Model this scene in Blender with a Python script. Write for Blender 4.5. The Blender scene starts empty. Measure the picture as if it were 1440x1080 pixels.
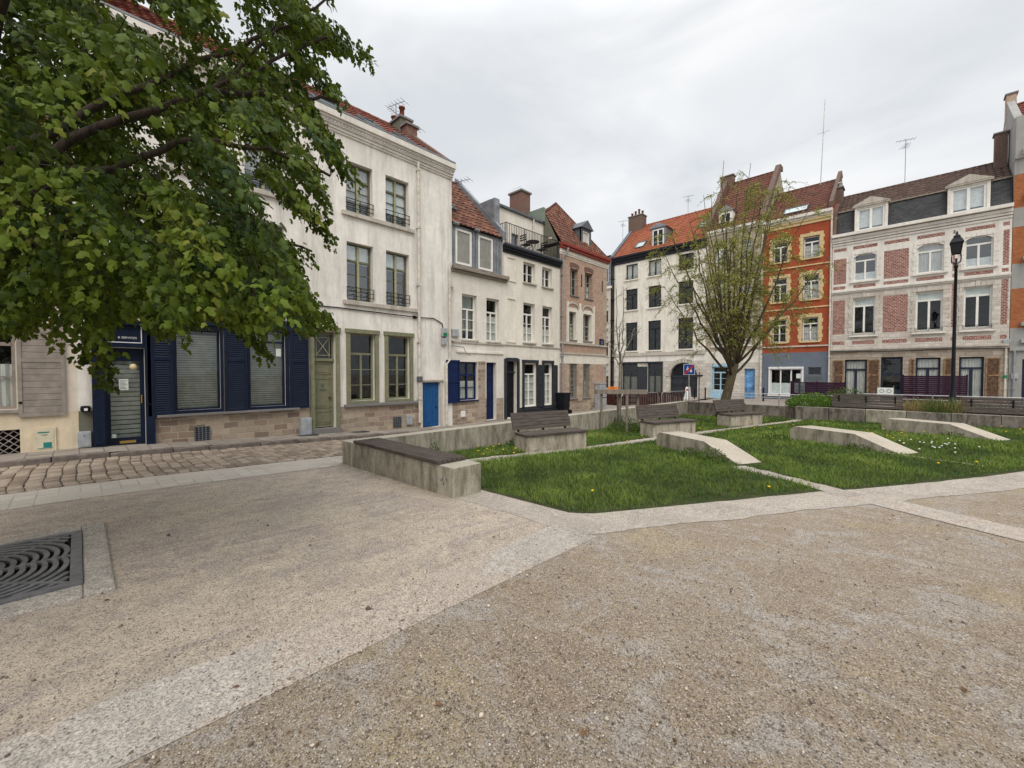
import bpy, math, random
import numpy as np
from mathutils import Vector, Matrix, noise as mnoise
R = math.radians
random.seed(7); rng = np.random.default_rng(7)
SC = bpy.context.scene
COL = SC.collection

# ------------------------------------------------------------------ camera
CAMZ = 1.6
cam_d = bpy.data.cameras.new('camera'); cam = bpy.data.objects.new('camera', cam_d); COL.objects.link(cam)
cam_d.sensor_width = 36; cam_d.lens = 14.75; cam_d.clip_start = .05; cam_d.clip_end = 2000
cam.location = (0, 0, CAMZ); cam.rotation_euler = (R(90-1.456), 0, R(44))
SC.camera = cam
# ------------------------------------------------------------------ world: overcast sky
W = bpy.data.worlds.new('World'); SC.world = W; W.use_nodes = True
nt = W.node_tree; nt.nodes.clear()
def wn(t): return nt.nodes.new(t)
out = wn('ShaderNodeOutputWorld'); mixs = wn('ShaderNodeMixShader'); nt.links.new(mixs.outputs[0], out.inputs[0])
sky = wn('ShaderNodeTexSky'); sky.sky_type = 'NISHITA'; sky.sun_disc = False
sky.sun_elevation = R(48); sky.sun_rotation = R(135); sky.air_density = 1.4; sky.dust_density = 3
b1 = wn('ShaderNodeBackground'); b1.inputs[1].default_value = .08; nt.links.new(sky.outputs[0], b1.inputs[0])
tc = wn('ShaderNodeTexCoord'); mp = wn('ShaderNodeMapping'); mp.inputs['Scale'].default_value = (1, 1, 2.6)
nt.links.new(tc.outputs['Generated'], mp.inputs[0])
nz = wn('ShaderNodeTexNoise'); nz.inputs['Scale'].default_value = 1.9; nz.inputs['Detail'].default_value = 6; nz.inputs['Roughness'].default_value = .5
nz.inputs['Distortion'].default_value = .6
nt.links.new(mp.outputs[0], nz.inputs[0])
cr = wn('ShaderNodeValToRGB'); cr.color_ramp.elements[0].position = .36; cr.color_ramp.elements[1].position = .66
cr.color_ramp.elements[0].color = (.60, .625, .655, 1); cr.color_ramp.elements[1].color = (.83, .835, .84, 1)
nt.links.new(nz.outputs[0], cr.inputs[0])
sep = wn('ShaderNodeSeparateXYZ'); nt.links.new(tc.outputs['Generated'], sep.inputs[0])
gr = wn('ShaderNodeMapRange'); gr.inputs['From Min'].default_value = .62; gr.inputs['From Max'].default_value = 1.
gr.inputs['To Min'].default_value = 1.; gr.inputs['To Max'].default_value = 2.6
nt.links.new(sep.outputs['Z'], gr.inputs[0])
b2 = wn('ShaderNodeBackground'); nt.links.new(cr.outputs[0], b2.inputs[0]); nt.links.new(gr.outputs[0], b2.inputs[1])
mixs.inputs[0].default_value = .93
nt.links.new(b1.outputs[0], mixs.inputs[1]); nt.links.new(b2.outputs[0], mixs.inputs[2])
# ------------------------------------------------------------------ sun through cloud
sl = bpy.data.lights.new('sun', 'SUN'); sl.energy = 1.6; sl.angle = R(38); sl.color = (1, .93, .83)
so = bpy.data.objects.new('sun', sl); COL.objects.link(so)
so.rotation_euler = Vector((-.62, .62, -1.0)).to_track_quat('-Z', 'Y').to_euler()
SC.view_settings.view_transform = 'Standard'; SC.view_settings.look = 'None'
SC.view_settings.exposure = .32; SC.view_settings.gamma = 1
SC.cycles.max_bounces = 6; SC.cycles.transparent_max_bounces = 16; SC.cycles.caustics_reflective = False; SC.cycles.caustics_refractive = False

# ------------------------------------------------------------------ ground height (the square falls gently to the street)
def cl(v, a=0., b=1.): return max(a, min(b, v))
def T(x, y): return -.38*cl((2.5-x)/14.5)*cl(y/9)

# ------------------------------------------------------------------ materials
MATS = {}
class NB:
    def __init__(s, name):
        s.m = bpy.data.materials.new(name); s.m.use_nodes = True; s.t = s.m.node_tree
        s.b = s.t.nodes['Principled BSDF']; MATS[name] = s.m; s.b.inputs['Specular IOR Level'].default_value = .2
    def n(s, t, **k):
        o = s.t.nodes.new(t)
        for a, v in k.items():
            if a.startswith('i_'):
                o.inputs[int(a[2:]) if a[2:].isdigit() else a[2:].replace('_', ' ')].default_value = v
            else: setattr(o, a, v)
        return o
    def l(s, a, b): s.t.links.new(a, b)
    def pos(s, scale=(1, 1, 1), obj=False):
        g = s.n('ShaderNodeTexCoord').outputs['Object'] if obj else s.n('ShaderNodeNewGeometry').outputs['Position']
        m = s.n('ShaderNodeMapping'); m.inputs['Scale'].default_value = scale; s.l(g, m.inputs[0]); return m.outputs[0]
    def noise(s, vec, sc, det=5, rough=.55, dist=0.):
        o = s.n('ShaderNodeTexNoise'); o.inputs['Scale'].default_value = sc; o.inputs['Detail'].default_value = det
        o.inputs['Roughness'].default_value = rough; o.inputs['Distortion'].default_value = dist
        s.l(vec, o.inputs[0]); return o.outputs[0]
    def ramp(s, fac, p0, p1, c0=(0, 0, 0, 1), c1=(1, 1, 1, 1)):
        r = s.n('ShaderNodeValToRGB'); e = r.color_ramp.elements; e[0].position = p0; e[1].position = p1
        e[0].color = c0; e[1].color = c1; s.l(fac, r.inputs[0]); return r.outputs[0]
    def mix(s, fac, a, b, mode='MIX'):
        o = s.n('ShaderNodeMix'); o.data_type = 'RGBA'; o.blend_type = mode
        for sock, v in ((o.inputs[0], fac), (o.inputs[6], a), (o.inputs[7], b)):
            if isinstance(v, (int, float)): sock.default_value = v
            elif isinstance(v, tuple): sock.default_value = v if len(v) == 4 else (*v, 1)
            else: s.l(v, sock)
        return o.outputs[2]
    def bump(s, h, st=.4, d=.01, norm=None):
        o = s.n('ShaderNodeBump'); o.inputs['Strength'].default_value = st; o.inputs['Distance'].default_value = d
        s.l(h, o.inputs['Height'])
        if norm: s.l(norm, o.inputs['Normal'])
        s.l(o.outputs[0], s.b.inputs['Normal']); return o.outputs[0]
    def col(s, c):
        if isinstance(c, tuple): s.b.inputs['Base Color'].default_value = (*c[:3], 1)
        else: s.l(c, s.b.inputs['Base Color'])
    def uv(s, axis):          # facade coordinates (along, height)
        g = s.n('ShaderNodeNewGeometry').outputs['Position']; sp = s.n('ShaderNodeSeparateXYZ'); s.l(g, sp.inputs[0])
        cb = s.n('ShaderNodeCombineXYZ')
        s.l(sp.outputs['Y' if axis == 'L' else 'X'], cb.inputs[0]); s.l(sp.outputs['Z' if axis != 'G' else 'Y'], cb.inputs[1]); return cb.outputs[0]
    def brick(s, vec, c1, c2, mo, w, h, ms, off=.5, bias=0.):
        o = s.n('ShaderNodeTexBrick'); o.offset = off
        o.inputs['Color1'].default_value = (*c1, 1); o.inputs['Color2'].default_value = (*c2, 1); o.inputs['Mortar'].default_value = (*mo, 1)
        o.inputs['Scale'].default_value = 1; o.inputs['Mortar Size'].default_value = ms; o.inputs['Brick Width'].default_value = w
        o.inputs['Row Height'].default_value = h; o.inputs['Bias'].default_value = bias; o.inputs['Mortar Smooth'].default_value = .2
        s.l(vec, o.inputs[0]); return o

def paint(name, c, rough=.5, var=.12, metal=0., sc=6., bump=0.):
    k = NB(name); v = k.pos(); n = k.noise(v, sc, 6, .6)
    d = tuple(x*(1-var*2) for x in c); k.col(k.mix(k.ramp(n, .35, .7), d, tuple(min(1, x*(1+var)) for x in c)))
    k.b.inputs['Roughness'].default_value = rough; k.b.inputs['Metallic'].default_value = metal
    if bump: k.bump(k.noise(v, sc*9, 4), .35, bump)
    return k.m
def plaster(name, c, dirt=(.33, .31, .27), amt=.5):
    k = NB(name); v = k.pos(); vs = k.pos((1.6, 1.6, .22))
    n1 = k.noise(v, .8, 7, .7, .5); n2 = k.noise(vs, 2.2, 7, .7); n3 = k.noise(v, 7., 6, .65)
    a = k.mix(k.ramp(n1, .38, .62), tuple(x*.80 for x in c), c)
    b = k.mix(k.ramp(n3, .35, .65), tuple(x*.76 for x in c), a); b = k.mix(.55, a, b)
    f = k.n('ShaderNodeMath', operation='MULTIPLY'); k.l(k.ramp(n2, .47, .72), f.inputs[0]); f.inputs[1].default_value = amt
    k.col(k.mix(f.outputs[0], b, dirt)); k.b.inputs['Roughness'].default_value = .92
    k.bump(k.noise(v, 26, 6, .7), .3, .012); return k.m
def brickm(name, axis, c1, c2, mo, w=.22, h=.068, ms=.009, stain=.35, big=.5):
    k = NB(name); u = k.uv(axis); br = k.brick(u, c1, c2, mo, w, h, ms); v = k.pos()
    n = k.noise(v, 1.3, 6, .7); n2 = k.noise(v, 9, 3, .6)
    c = k.mix(k.ramp(n2, .35, .7), k.mix(.5, br.outputs[0], tuple(x*.6 for x in c1)), br.outputs[0])
    k.col(k.mix(k.ramp(n, .35, .75), k.mix(stain, c, (.16, .13, .11)), c)); k.b.inputs['Roughness'].default_value = .9
    k.bump(br.outputs['Fac'], -.5, .008); return k.m
def stonem(name, axis, w=.33, h=.15, light=(.52, .42, .32), dark=(.20, .14, .105), mo=(.40, .35, .28)):
    k = NB(name); u = k.uv(axis); v = k.pos()
    nd = k.n('ShaderNodeTexNoise'); nd.inputs['Scale'].default_value = 3.1; k.l(u, nd.inputs[0])
    vm = k.n('ShaderNodeVectorMath', operation='MULTIPLY_ADD'); k.l(nd.outputs['Color'], vm.inputs[0]); vm.inputs[1].default_value = (.15, .085, 0); k.l(u, vm.inputs[2])
    br = k.brick(vm.outputs[0], (0, 0, 0), (1, 1, 1), (.5, .5, .5), w, h, .011, .42)
    c = k.mix(br.outputs[0], dark, light)
    c = k.mix(k.ramp(k.noise(v, 5, 6, .7), .3, .72), k.mix(.45, c, (.17, .13, .11)), c)
    c = k.mix(k.ramp(k.noise(v, 1.1, 4, .6), .45, .7), c, k.mix(.4, c, (.42, .36, .28)))
    c = k.mix(br.outputs['Fac'], c, mo); k.col(c); k.b.inputs['Roughness'].default_value = .93
    h_ = k.n('ShaderNodeMath', operation='SUBTRACT'); k.l(k.noise(v, 22, 6, .7), h_.inputs[0]); k.l(br.outputs['Fac'], h_.inputs[1])
    k.bump(h_.outputs[0], .7, .02); return k.m
def tilem(name, c1, c2, moss=(.09, .08, .05), amt=.4):
    k = NB(name); at = k.n('ShaderNodeAttribute'); at.attribute_name = 'tint'; v = k.pos()
    c = k.mix(at.outputs['Fac'], c1, c2)
    c = k.mix(k.ramp(k.noise(v, 1.1, 6, .7), .45, .75, c1=(amt, amt, amt, 1)), c, moss)
    c = k.mix(k.ramp(k.noise(v, 14, 4, .7), .4, .75), k.mix(.4, c, (.05, .03, .025)), c)
    k.col(c); k.b.inputs['Roughness'].default_value = .85; k.bump(k.noise(v, 60, 3), .3, .005); return k.m

# plaster / masonry
plaster('plaster_white', (.84, .805, .75), (.42, .40, .37), .8)
plaster('plaster_b', (.79, .75, .68), (.42, .40, .35), .4)
plaster('plaster_c', (.81, .765, .68), (.46, .43, .37), .35)
plaster('plaster_cream', (.76, .65, .48), (.42, .36, .27), .5)
plaster('plaster_pink', (.78, .70, .60), (.45, .38, .31), .4)
plaster('plaster_f', (.78, .75, .67), (.36, .33, .28), .55)
plaster('plaster_g', (.46, .40, .31), (.24, .21, .17), .5)
plaster('plaster_e', (.66, .60, .52), (.4, .36, .31), .5)
plaster('render_grey', (.36, .36, .345), (.20, .2, .19), .5)
plaster('render_dark', (.17, .165, .13), (.10, .10, .08), .4)
plaster('copper', (.22, .27, .22), (.12, .14, .12), .5)
plaster('orange_wall', (.35, .080, .036), (.20, .045, .022), .45)
plaster('blue_wall', (.15, .175, .22), (.10, .13, .18), .3)
plaster('white_trim', (.78, .75, .70), (.42, .36, .31), .5)
plaster('yellow_trim', (.64, .50, .27), (.40, .32, .2), .5)
plaster('stone_trim', (.54, .50, .44), (.22, .19, .16), .75)
plaster('bluestone', (.23, .22, .215), (.12, .12, .12), .4)
for ax in 'LR':
    stonem('stone_'+ax, ax)
brickm('brick_d', 'L', (.40, .22, .16), (.56, .38, .27), (.56, .48, .40), .22, .066, .012, .2)
brickm('brick_i', 'R', (.17, .025, .02), (.40, .17, .13), (.58, .47, .41), .17, .088, .014, .25)
brickm('brick_j', 'R', (.33, .10, .035), (.42, .16, .06), (.30, .15, .08), .22, .068, .008, .1)
brickm('brick_dark', 'R', (.10, .05, .04), (.17, .09, .07), (.22, .18, .15), .22, .068, .01, .4)
brickm('brick_chim', 'L', (.20, .07, .05), (.13, .08, .06), (.25, .2, .17), .22, .07, .012, .3)
stonem('block_cream', 'R', .5, .24, (.72, .685, .63), (.55, .51, .455), (.42, .39, .35))
stonem('block_grey', 'R', .5, .24, (.54, .48, .40), (.33, .275, .22), (.25, .21, .18))
stonem('block_side', 'L', .4, .2, (.55, .45, .33), (.38, .27, .2), (.45, .38, .3))
# roofs
tilem('tile_red', (.155, .036, .023), (.27, .078, .043), (.06, .035, .025), .6)
tilem('tile_mix', (.12, .05, .035), (.27, .12, .075), (.07, .055, .04), .5)
tilem('tile_orange', (.30, .082, .038), (.42, .135, .065), (.22, .07, .035), .35)
tilem('tile_brown', (.12, .042, .028), (.20, .075, .048), (.05, .038, .025), .6)
tilem('tile_dark', (.075, .045, .036), (.135, .085, .065), (.05, .04, .03), .5)
k = NB('slate'); u = k.uv('R'); br = k.brick(u, (.030, .032, .035), (.055, .057, .060), (.014, .014, .015), .22, .12, .006)
k.col(br.outputs[0]); k.b.inputs['Roughness'].default_value = .55; k.bump(br.outputs['Fac'], -.5, .006)
paint('zinc', (.25, .265, .29), .5, .18, .35, 3)
paint('lead_grey', (.13, .14, .155), .55, .15, .2, 3)
# paints
paint('navy', (.006, .013, .036), .42, .18)
paint('navy_b', (.007, .018, .075), .42, .15)
paint('blue_door', (.014, .085, .24), .5, .12)
paint('sage', (.20, .20, .125), .5, .10)
paint('olive_frame', (.15, .15, .10), .5, .15)
paint('sage_light', (.33, .33, .20), .5, .10)
paint('greybrown', (.29, .255, .225), .6, .12)
paint('white_paint', (.76, .75, .71), .45, .06)
paint('grey_frame', (.30, .285, .25), .55, .1)
paint('anthracite', (.035, .040, .048), .5, .15)
paint('black_paint', (.010, .011, .016), .4, .15)
paint('dark_blue_frame', (.022, .030, .050), .5, .15)
paint('fascia_dark', (.018, .020, .028), .5, .2)
paint('fascia_red', (.25, .045, .032), .5, .15)
paint('light_blue', (.36, .55, .68), .5, .15)
paint('light_blue_door', (.16, .36, .66), .5, .25, sc=3)
paint('box_grey', (.36, .38, .40), .5, .12)
paint('pipe_white', (.62, .585, .52), .5, .15)
paint('pipe_grey', (.28, .29, .31), .5, .15)
paint('iron', (.012, .012, .014), .5, .2, .3)
paint('rail_brown', (.03, .022, .025), .5, .2, .2)
paint('steel', (.42, .42, .42), .38, .12, .85)
paint('purple', (.026, .007, .022), .5, .1, sc=2)
paint('pot_red', (.25, .08, .05), .8, .2)
paint('timber_raw', (.30, .19, .10), .75, .3, sc=9)
paint('timber_dark', (.16, .095, .06), .75, .3, sc=9)
paint('brass', (.45, .30, .08), .35, .1, .8)
paint('orange_plastic', (.85, .26, .02), .5, .1)
paint('rust', (.085, .03, .026), .7, .4, sc=5)
paint('paper', (.68, .72, .68), .7, .05)
paint('ink', (.10, .12, .13), .7, .05)
paint('sign_white', (.72, .72, .72), .5, .05)
paint('sign_blue', (.012, .06, .30), .45, .05)
paint('sign_navy', (.010, .012, .06), .45, .05)
paint('sign_red', (.50, .03, .03), .45, .05)
paint('teal', (.02, .22, .20), .6, .1)
paint('poster_cream', (.64, .58, .44), .7, .1)
paint('green_plastic', (.01, .20, .09), .5, .1)
paint('cloth_pink', (.45, .08, .07), .7, .1)
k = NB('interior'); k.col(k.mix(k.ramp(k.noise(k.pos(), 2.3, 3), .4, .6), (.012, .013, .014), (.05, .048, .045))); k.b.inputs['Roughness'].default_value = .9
k = NB('curtain'); k.col(k.mix(k.ramp(k.noise(k.pos((9, 9, .6)), 4, 3), .35, .65), (.42, .42, .40), (.66, .66, .63))); k.b.inputs['Roughness'].default_value = .9
paint('blind_pale', (.75, .80, .80), .6, .1)
paint('blind_slat', (.50, .54, .50), .5, .12)
paint('blind_beige', (.38, .34, .30), .6, .1)
def glassm(name, refl, tint):
    k = NB(name); k.t.nodes.remove(k.b); o = [n for n in k.t.nodes if n.type == 'OUTPUT_MATERIAL'][0]
    tr = k.n('ShaderNodeBsdfTransparent'); tr.inputs[0].default_value = (*tint, 1)
    gl = k.n('ShaderNodeBsdfGlossy'); gl.inputs['Roughness'].default_value = .015; gl.inputs[0].default_value = (.92, .96, 1, 1)
    bp = k.n('ShaderNodeBump'); bp.inputs['Strength'].default_value = .12; bp.inputs['Distance'].default_value = .02; k.l(k.noise(k.pos(), 1.6, 2), bp.inputs['Height']); k.l(bp.outputs[0], gl.inputs['Normal'])
    fr = k.n('ShaderNodeLayerWeight'); fr.inputs[0].default_value = .5; pw = k.n('ShaderNodeMath', operation='POWER'); k.l(fr.outputs['Facing'], pw.inputs[0]); pw.inputs[1].default_value = 3.5
    m1 = k.n('ShaderNodeMath', operation='MULTIPLY_ADD'); m1.use_clamp = True; k.l(pw.outputs[0], m1.inputs[0]); m1.inputs[1].default_value = .85; m1.inputs[2].default_value = refl
    ms = k.n('ShaderNodeMixShader'); k.l(m1.outputs[0], ms.inputs[0]); k.l(tr.outputs[0], ms.inputs[1]); k.l(gl.outputs[0], ms.inputs[2]); k.l(ms.outputs[0], o.inputs[0])
glassm('glass', .05, (.86, .89, .88)); glassm('glass_sky', .16, (.85, .88, .88))
# weathered timber of benches (grain along local x)
k = NB('bench_wood'); v = k.pos((1.2, 26, 26), True); v2 = k.pos((1, 1, 1), True)
oi = k.n('ShaderNodeObjectInfo'); n = k.noise(v, 2.2, 7, .7, .3)
c = k.mix(k.ramp(n, .32, .68), (.022, .017, .015), (.135, .110, .094)); c = k.mix(k.ramp(k.noise(v2, 2.4, 4), .4, .7), c, k.mix(.5, c, (.10, .085, .075)))
k.col(c); k.b.inputs['Roughness'].default_value = .85; k.bump(n, .6, .008)
k = NB('stake_wood'); v = k.pos((20, 20, 1.5), True); n = k.noise(v, 2, 6, .7); k.col(k.mix(k.ramp(n, .32, .7), (.11, .09, .075), (.30, .26, .215))); k.b.inputs['Roughness'].default_value = .9; k.bump(n, .5, .006)
k = NB('fence_wood'); v = k.pos((1.2, 26, 26), True); n = k.noise(v, 2, 6, .7); k.col(k.mix(k.ramp(n, .32, .7), (.045, .037, .034), (.15, .128, .115))); k.b.inputs['Roughness'].default_value = .9; k.bump(n, .5, .006)
k = NB('gutter_wood'); v = k.pos((14, 1.5, 14)); n = k.noise(v, 2, 6, .7); k.col(k.mix(k.ramp(n, .3, .7), (.13, .11, .09), (.36, .31, .26))); k.b.inputs['Roughness'].default_value = .9
# concrete
def concrete(name, light, dark, streak):
    k = NB(name); v = k.pos(); vs = k.pos((1.7, 1.7, .45)); n = k.noise(v, 1.8, 7, .7); s2 = k.noise(vs, 3.2, 8, .75, .3)
    c = k.mix(k.ramp(n, .3, .7), tuple(x*.78 for x in light), light)
    gn = k.n('ShaderNodeNewGeometry'); sp = k.n('ShaderNodeSeparateXYZ'); k.l(gn.outputs['Normal'], sp.inputs[0])
    ab = k.n('ShaderNodeMath', operation='ABSOLUTE'); k.l(sp.outputs['Z'], ab.inputs[0])
    side = k.n('ShaderNodeMath', operation='SUBTRACT'); side.inputs[0].default_value = 1; k.l(ab.outputs[0], side.inputs[1]); side.use_clamp = True
    m = k.n('ShaderNodeMath', operation='MULTIPLY'); k.l(k.ramp(s2, .43, .62), m.inputs[0]); k.l(side.outputs[0], m.inputs[1])
    m2 = k.n('ShaderNodeMath', operation='MULTIPLY'); k.l(m.outputs[0], m2.inputs[0]); m2.inputs[1].default_value = streak
    c = k.mix(m2.outputs[0], c, dark); c = k.mix(k.ramp(k.noise(v, 45, 3, .7), .38, .5), k.mix(.35, c, dark), c)
    k.col(c); k.b.inputs['Roughness'].default_value = .93; k.bump(k.noise(v, 55, 5, .7), .35, .006)
concrete('concrete', (.44, .405, .33), (.12, .105, .075), .8)
concrete('concrete_pale', (.47, .42, .345), (.12, .105, .07), .8)
concrete('concrete_dark', (.25, .225, .195), (.07, .06, .048), .95)
# ground: loose gravel, greyish mauve-beige to the left of the paving band, brown to the right
k = NB('gravel'); v = k.pos(); g = k.n('ShaderNodeNewGeometry').outputs['Position']; sp = k.n('ShaderNodeSeparateXYZ'); k.l(g, sp.inputs[0])
nb = k.noise(v, .9, 5, .65, .4); st = k.noise(k.pos((1.0, .55, 1)), 3.2, 6, .7, .6); fine = k.noise(v, 120, 5, .85); mid = k.noise(v, 34, 5, .8)
vo = k.n('ShaderNodeTexVoronoi'); vo.inputs['Scale'].default_value = 150; k.l(v, vo.inputs[0])
brown = k.mix(k.ramp(nb, .40, .60), (.295, .20, .105), (.36, .27, .17))
brown = k.mix(k.ramp(k.noise(v, 1.9, 7, .78, .7), .50, .60), brown, (.43, .385, .345))
brown = k.mix(k.ramp(k.noise(k.pos((1, 1, 1)), .62, 4, .6), .54, .66), brown, (.40, .30, .135))
beige = k.mix(k.ramp(st, .40, .60), (.48, .385, .32), (.80, .665, .50)); beige = k.mix(k.ramp(nb, .47, .64), beige, (.55, .475, .385))
beige = k.mix(k.ramp(k.noise(k.pos((4.5, .55, 1)), 1.6, 7, .75, .5), .48, .60), beige, (.45, .365, .33)); beige = k.mix(k.ramp(k.noise(v, .7, 6, .7, .8), .50, .60), beige, (.72, .60, .455))
brown = k.mix(k.ramp(k.noise(k.pos((.6, 5, 1)), 1.5, 7, .8, 1.2), .52, .66), brown, (.25, .19, .135)); brown = k.mix(k.ramp(k.noise(k.pos((.8, 3.2, 1)), 1.3, 7, .8, 1.5), .53, .66), brown, (.45, .40, .345))
a1 = k.n('ShaderNodeMath', operation='MULTIPLY_ADD'); k.l(k.noise(v, 1.7, 5, .7), a1.inputs[0]); a1.inputs[1].default_value = 1.0; k.l(sp.outputs['X'], a1.inputs[2])
msk = k.n('ShaderNodeMapRange'); msk.inputs['From Min'].default_value = -2.25; msk.inputs['From Max'].default_value = -1.85; k.l(a1.outputs[0], msk.inputs[0])
c = k.mix(msk.outputs[0], beige, brown)
c = k.mix(k.ramp(fine, .40, .56), k.mix(.46, c, (.07, .055, .05)), k.mix(.24, c, (.90, .82, .70)))
sepc = k.n('ShaderNodeSeparateColor'); k.l(vo.outputs['Color'], sepc.inputs[0])
c = k.mix(k.ramp(sepc.outputs[0], .84, .90, c1=(.75, .75, .75, 1)), c, (.66, .61, .56)); c = k.mix(k.ramp(sepc.outputs[1], .82, .90, c1=(.75, .75, .75, 1)), c, (.07, .06, .058))
c = k.mix(k.ramp(mid, .38, .60), k.mix(.26, c, (.10, .08, .065)), c)
c = k.mix(k.ramp(k.noise(v, 9, 6, .75, .3), .36, .60), k.mix(.20, c, (.12, .09, .075)), c)
k.col(c); k.b.inputs['Roughness'].default_value = .95
ad = k.n('ShaderNodeMath', operation='MULTIPLY_ADD'); k.l(mid, ad.inputs[0]); ad.inputs[1].default_value = .8; k.l(fine, ad.inputs[2]); k.bump(ad.outputs[0], .8, .016)
def pavem(name, base, dark, wear):
    k = NB(name); v = k.pos(); fine = k.noise(v, 75, 5, .85); n = k.noise(v, 1.5, 7, .75, .5)
    c = k.mix(k.ramp(n, .38, .58), dark, base)
    if wear:
        g = k.n('ShaderNodeNewGeometry').outputs['Position']; sp = k.n('ShaderNodeSeparateXYZ'); k.l(g, sp.inputs[0])
        d = k.n('ShaderNodeMath', operation='SUBTRACT'); k.l(sp.outputs['Y'], d.inputs[0]); d.inputs[1].default_value = 1.62
        d2 = k.n('ShaderNodeMath', operation='ABSOLUTE'); k.l(d.outputs[0], d2.inputs[0]); mr = k.n('ShaderNodeMapRange'); mr.inputs['From Min'].default_value = .15; mr.inputs['From Max'].default_value = 1.15; mr.inputs['To Min'].default_value = .34; mr.inputs['To Max'].default_value = -.02; k.l(d2.outputs[0], mr.inputs[0])
        ad = k.n('ShaderNodeMath', operation='ADD'); k.l(mr.outputs[0], ad.inputs[0]); 
        ex = k.n('ShaderNodeMath', operation='ADD'); k.l(sp.outputs['X'], ex.inputs[0]); ex.inputs[1].default_value = 2.56; ea = k.n('ShaderNodeMath', operation='ABSOLUTE'); k.l(ex.outputs[0], ea.inputs[0]); em = k.n('ShaderNodeMapRange'); em.inputs['From Min'].default_value = .16; em.inputs['From Max'].default_value = .27; em.inputs['To Max'].default_value = .16; k.l(ea.outputs[0], em.inputs[0])
        e2_ = k.n('ShaderNodeMath', operation='ADD'); k.l(em.outputs[0], e2_.inputs[0]); k.l(k.noise(v, 4.2, 8, .8, .6), e2_.inputs[1]); k.l(e2_.outputs[0], ad.inputs[1])
        c = k.mix(k.ramp(ad.outputs[0], .58, .66), c, (.50, .40, .31))
    c = k.mix(k.ramp(fine, .40, .56), k.mix(.72, c, (.07, .065, .075)), k.mix(.25, c, (.8, .77, .72))); c = k.mix(k.ramp(k.noise(v, 17, 6, .8), .38, .60), k.mix(.38, c, (.12, .105, .095)), c)
    k.col(c); k.b.inputs['Roughness'].default_value = .93; k.bump(fine, .6, .008)
pavem('band_setts', (.54, .48, .405), (.41, .36, .30), True)
pavem('pale_strip', (.52, .445, .355), (.37, .31, .245), False)
pavem('path_dirt', (.50, .43, .34), (.30, .25, .19), False)
k = NB('border_setts'); u = k.uv('G'); br = k.brick(u, (.46, .42, .36), (.56, .515, .45), (.37, .335, .285), .26, .2, .009, .5); v = k.pos()
c = k.mix(k.ramp(k.noise(v, 1.2, 7, .75), .45, .58), br.outputs[0], (.52, .47, .405)); c = k.mix(k.ramp(k.noise(v, 80, 4, .8), .35, .6), k.mix(.4, c, (.1, .09, .09)), c); k.col(c); k.b.inputs['Roughness'].default_value = .92; k.bump(br.outputs['Fac'], -.4, .008)
k = NB('cobble_far'); u = k.uv('G'); br = k.brick(u, (.18, .14, .11), (.28, .22, .17), (.08, .065, .055), .2, .15, .014, .5); k.col(br.outputs[0]); k.b.inputs['Roughness'].default_value = .85; k.bump(br.outputs['Fac'], -.6, .012)
k = NB('joint'); v = k.pos(); k.col(k.mix(k.ramp(k.noise(v, 30, 4), .4, .6), (.055, .045, .037), (.12, .095, .075))); k.b.inputs['Roughness'].default_value = .95
k = NB('cobble'); at = k.n('ShaderNodeAttribute'); at.attribute_name = 'tint'; v = k.pos()
c = k.mix(at.outputs['Fac'], (.23, .18, .135), (.46, .375, .295)); c = k.mix(k.ramp(k.noise(v, 35, 5, .7), .35, .65), k.mix(.45, c, (.10, .08, .07)), c); k.col(c); k.b.inputs['Roughness'].default_value = .75; k.bump(k.noise(v, 45, 4), .4, .006)
k = NB('flagstone'); u = k.uv('G'); br = k.brick(u, (.26, .225, .19), (.38, .33, .285), (.16, .135, .115), .22, .34, .01, .5); v = k.pos()
c = k.mix(k.ramp(k.noise(v, 3, 6, .7), .35, .65), k.mix(.4, br.outputs[0], (.13, .115, .10)), br.outputs[0]); k.col(c); k.b.inputs['Roughness'].default_value = .9; k.bump(k.noise(v, 40, 4), .4, .006)
k = NB('kerbstone'); v = k.pos(); k.col(k.mix(k.ramp(k.noise(v, 6, 6, .7), .3, .7), (.10, .085, .08), (.25, .21, .18))); k.b.inputs['Roughness'].default_value = .9; k.bump(k.noise(v, 30, 4), .5, .008)
k = NB('soil'); v = k.pos(); k.col(k.mix(k.ramp(k.noise(v, 6, 6, .7), .35, .65), (.020, .030, .010), (.055, .062, .022))); k.b.inputs['Roughness'].default_value = 1
k = NB('far_paving'); v = k.pos(); k.col(k.mix(k.ramp(k.noise(v, 2, 6, .7), .35, .65), (.20, .175, .15), (.30, .265, .23))); k.b.inputs['Roughness'].default_value = .95
k = NB('stone_chip'); at = k.n('ShaderNodeAttribute'); at.attribute_name = 'tint'; k.col(k.mix(at.outputs['Fac'], (.11, .085, .065), (.60, .52, .43))); k.b.inputs['Roughness'].default_value = .9
k = NB('grate_metal'); v = k.pos(); k.col(k.mix(k.ramp(k.noise(v, 9, 6, .7), .35, .65), (.13, .135, .145), (.23, .235, .245))); k.b.inputs['Roughness'].default_value = .5; k.b.inputs['Metallic'].default_value = .5
k = NB('dark_pit'); k.col((.012, .011, .010)); k.b.inputs['Roughness'].default_value = 1
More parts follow.
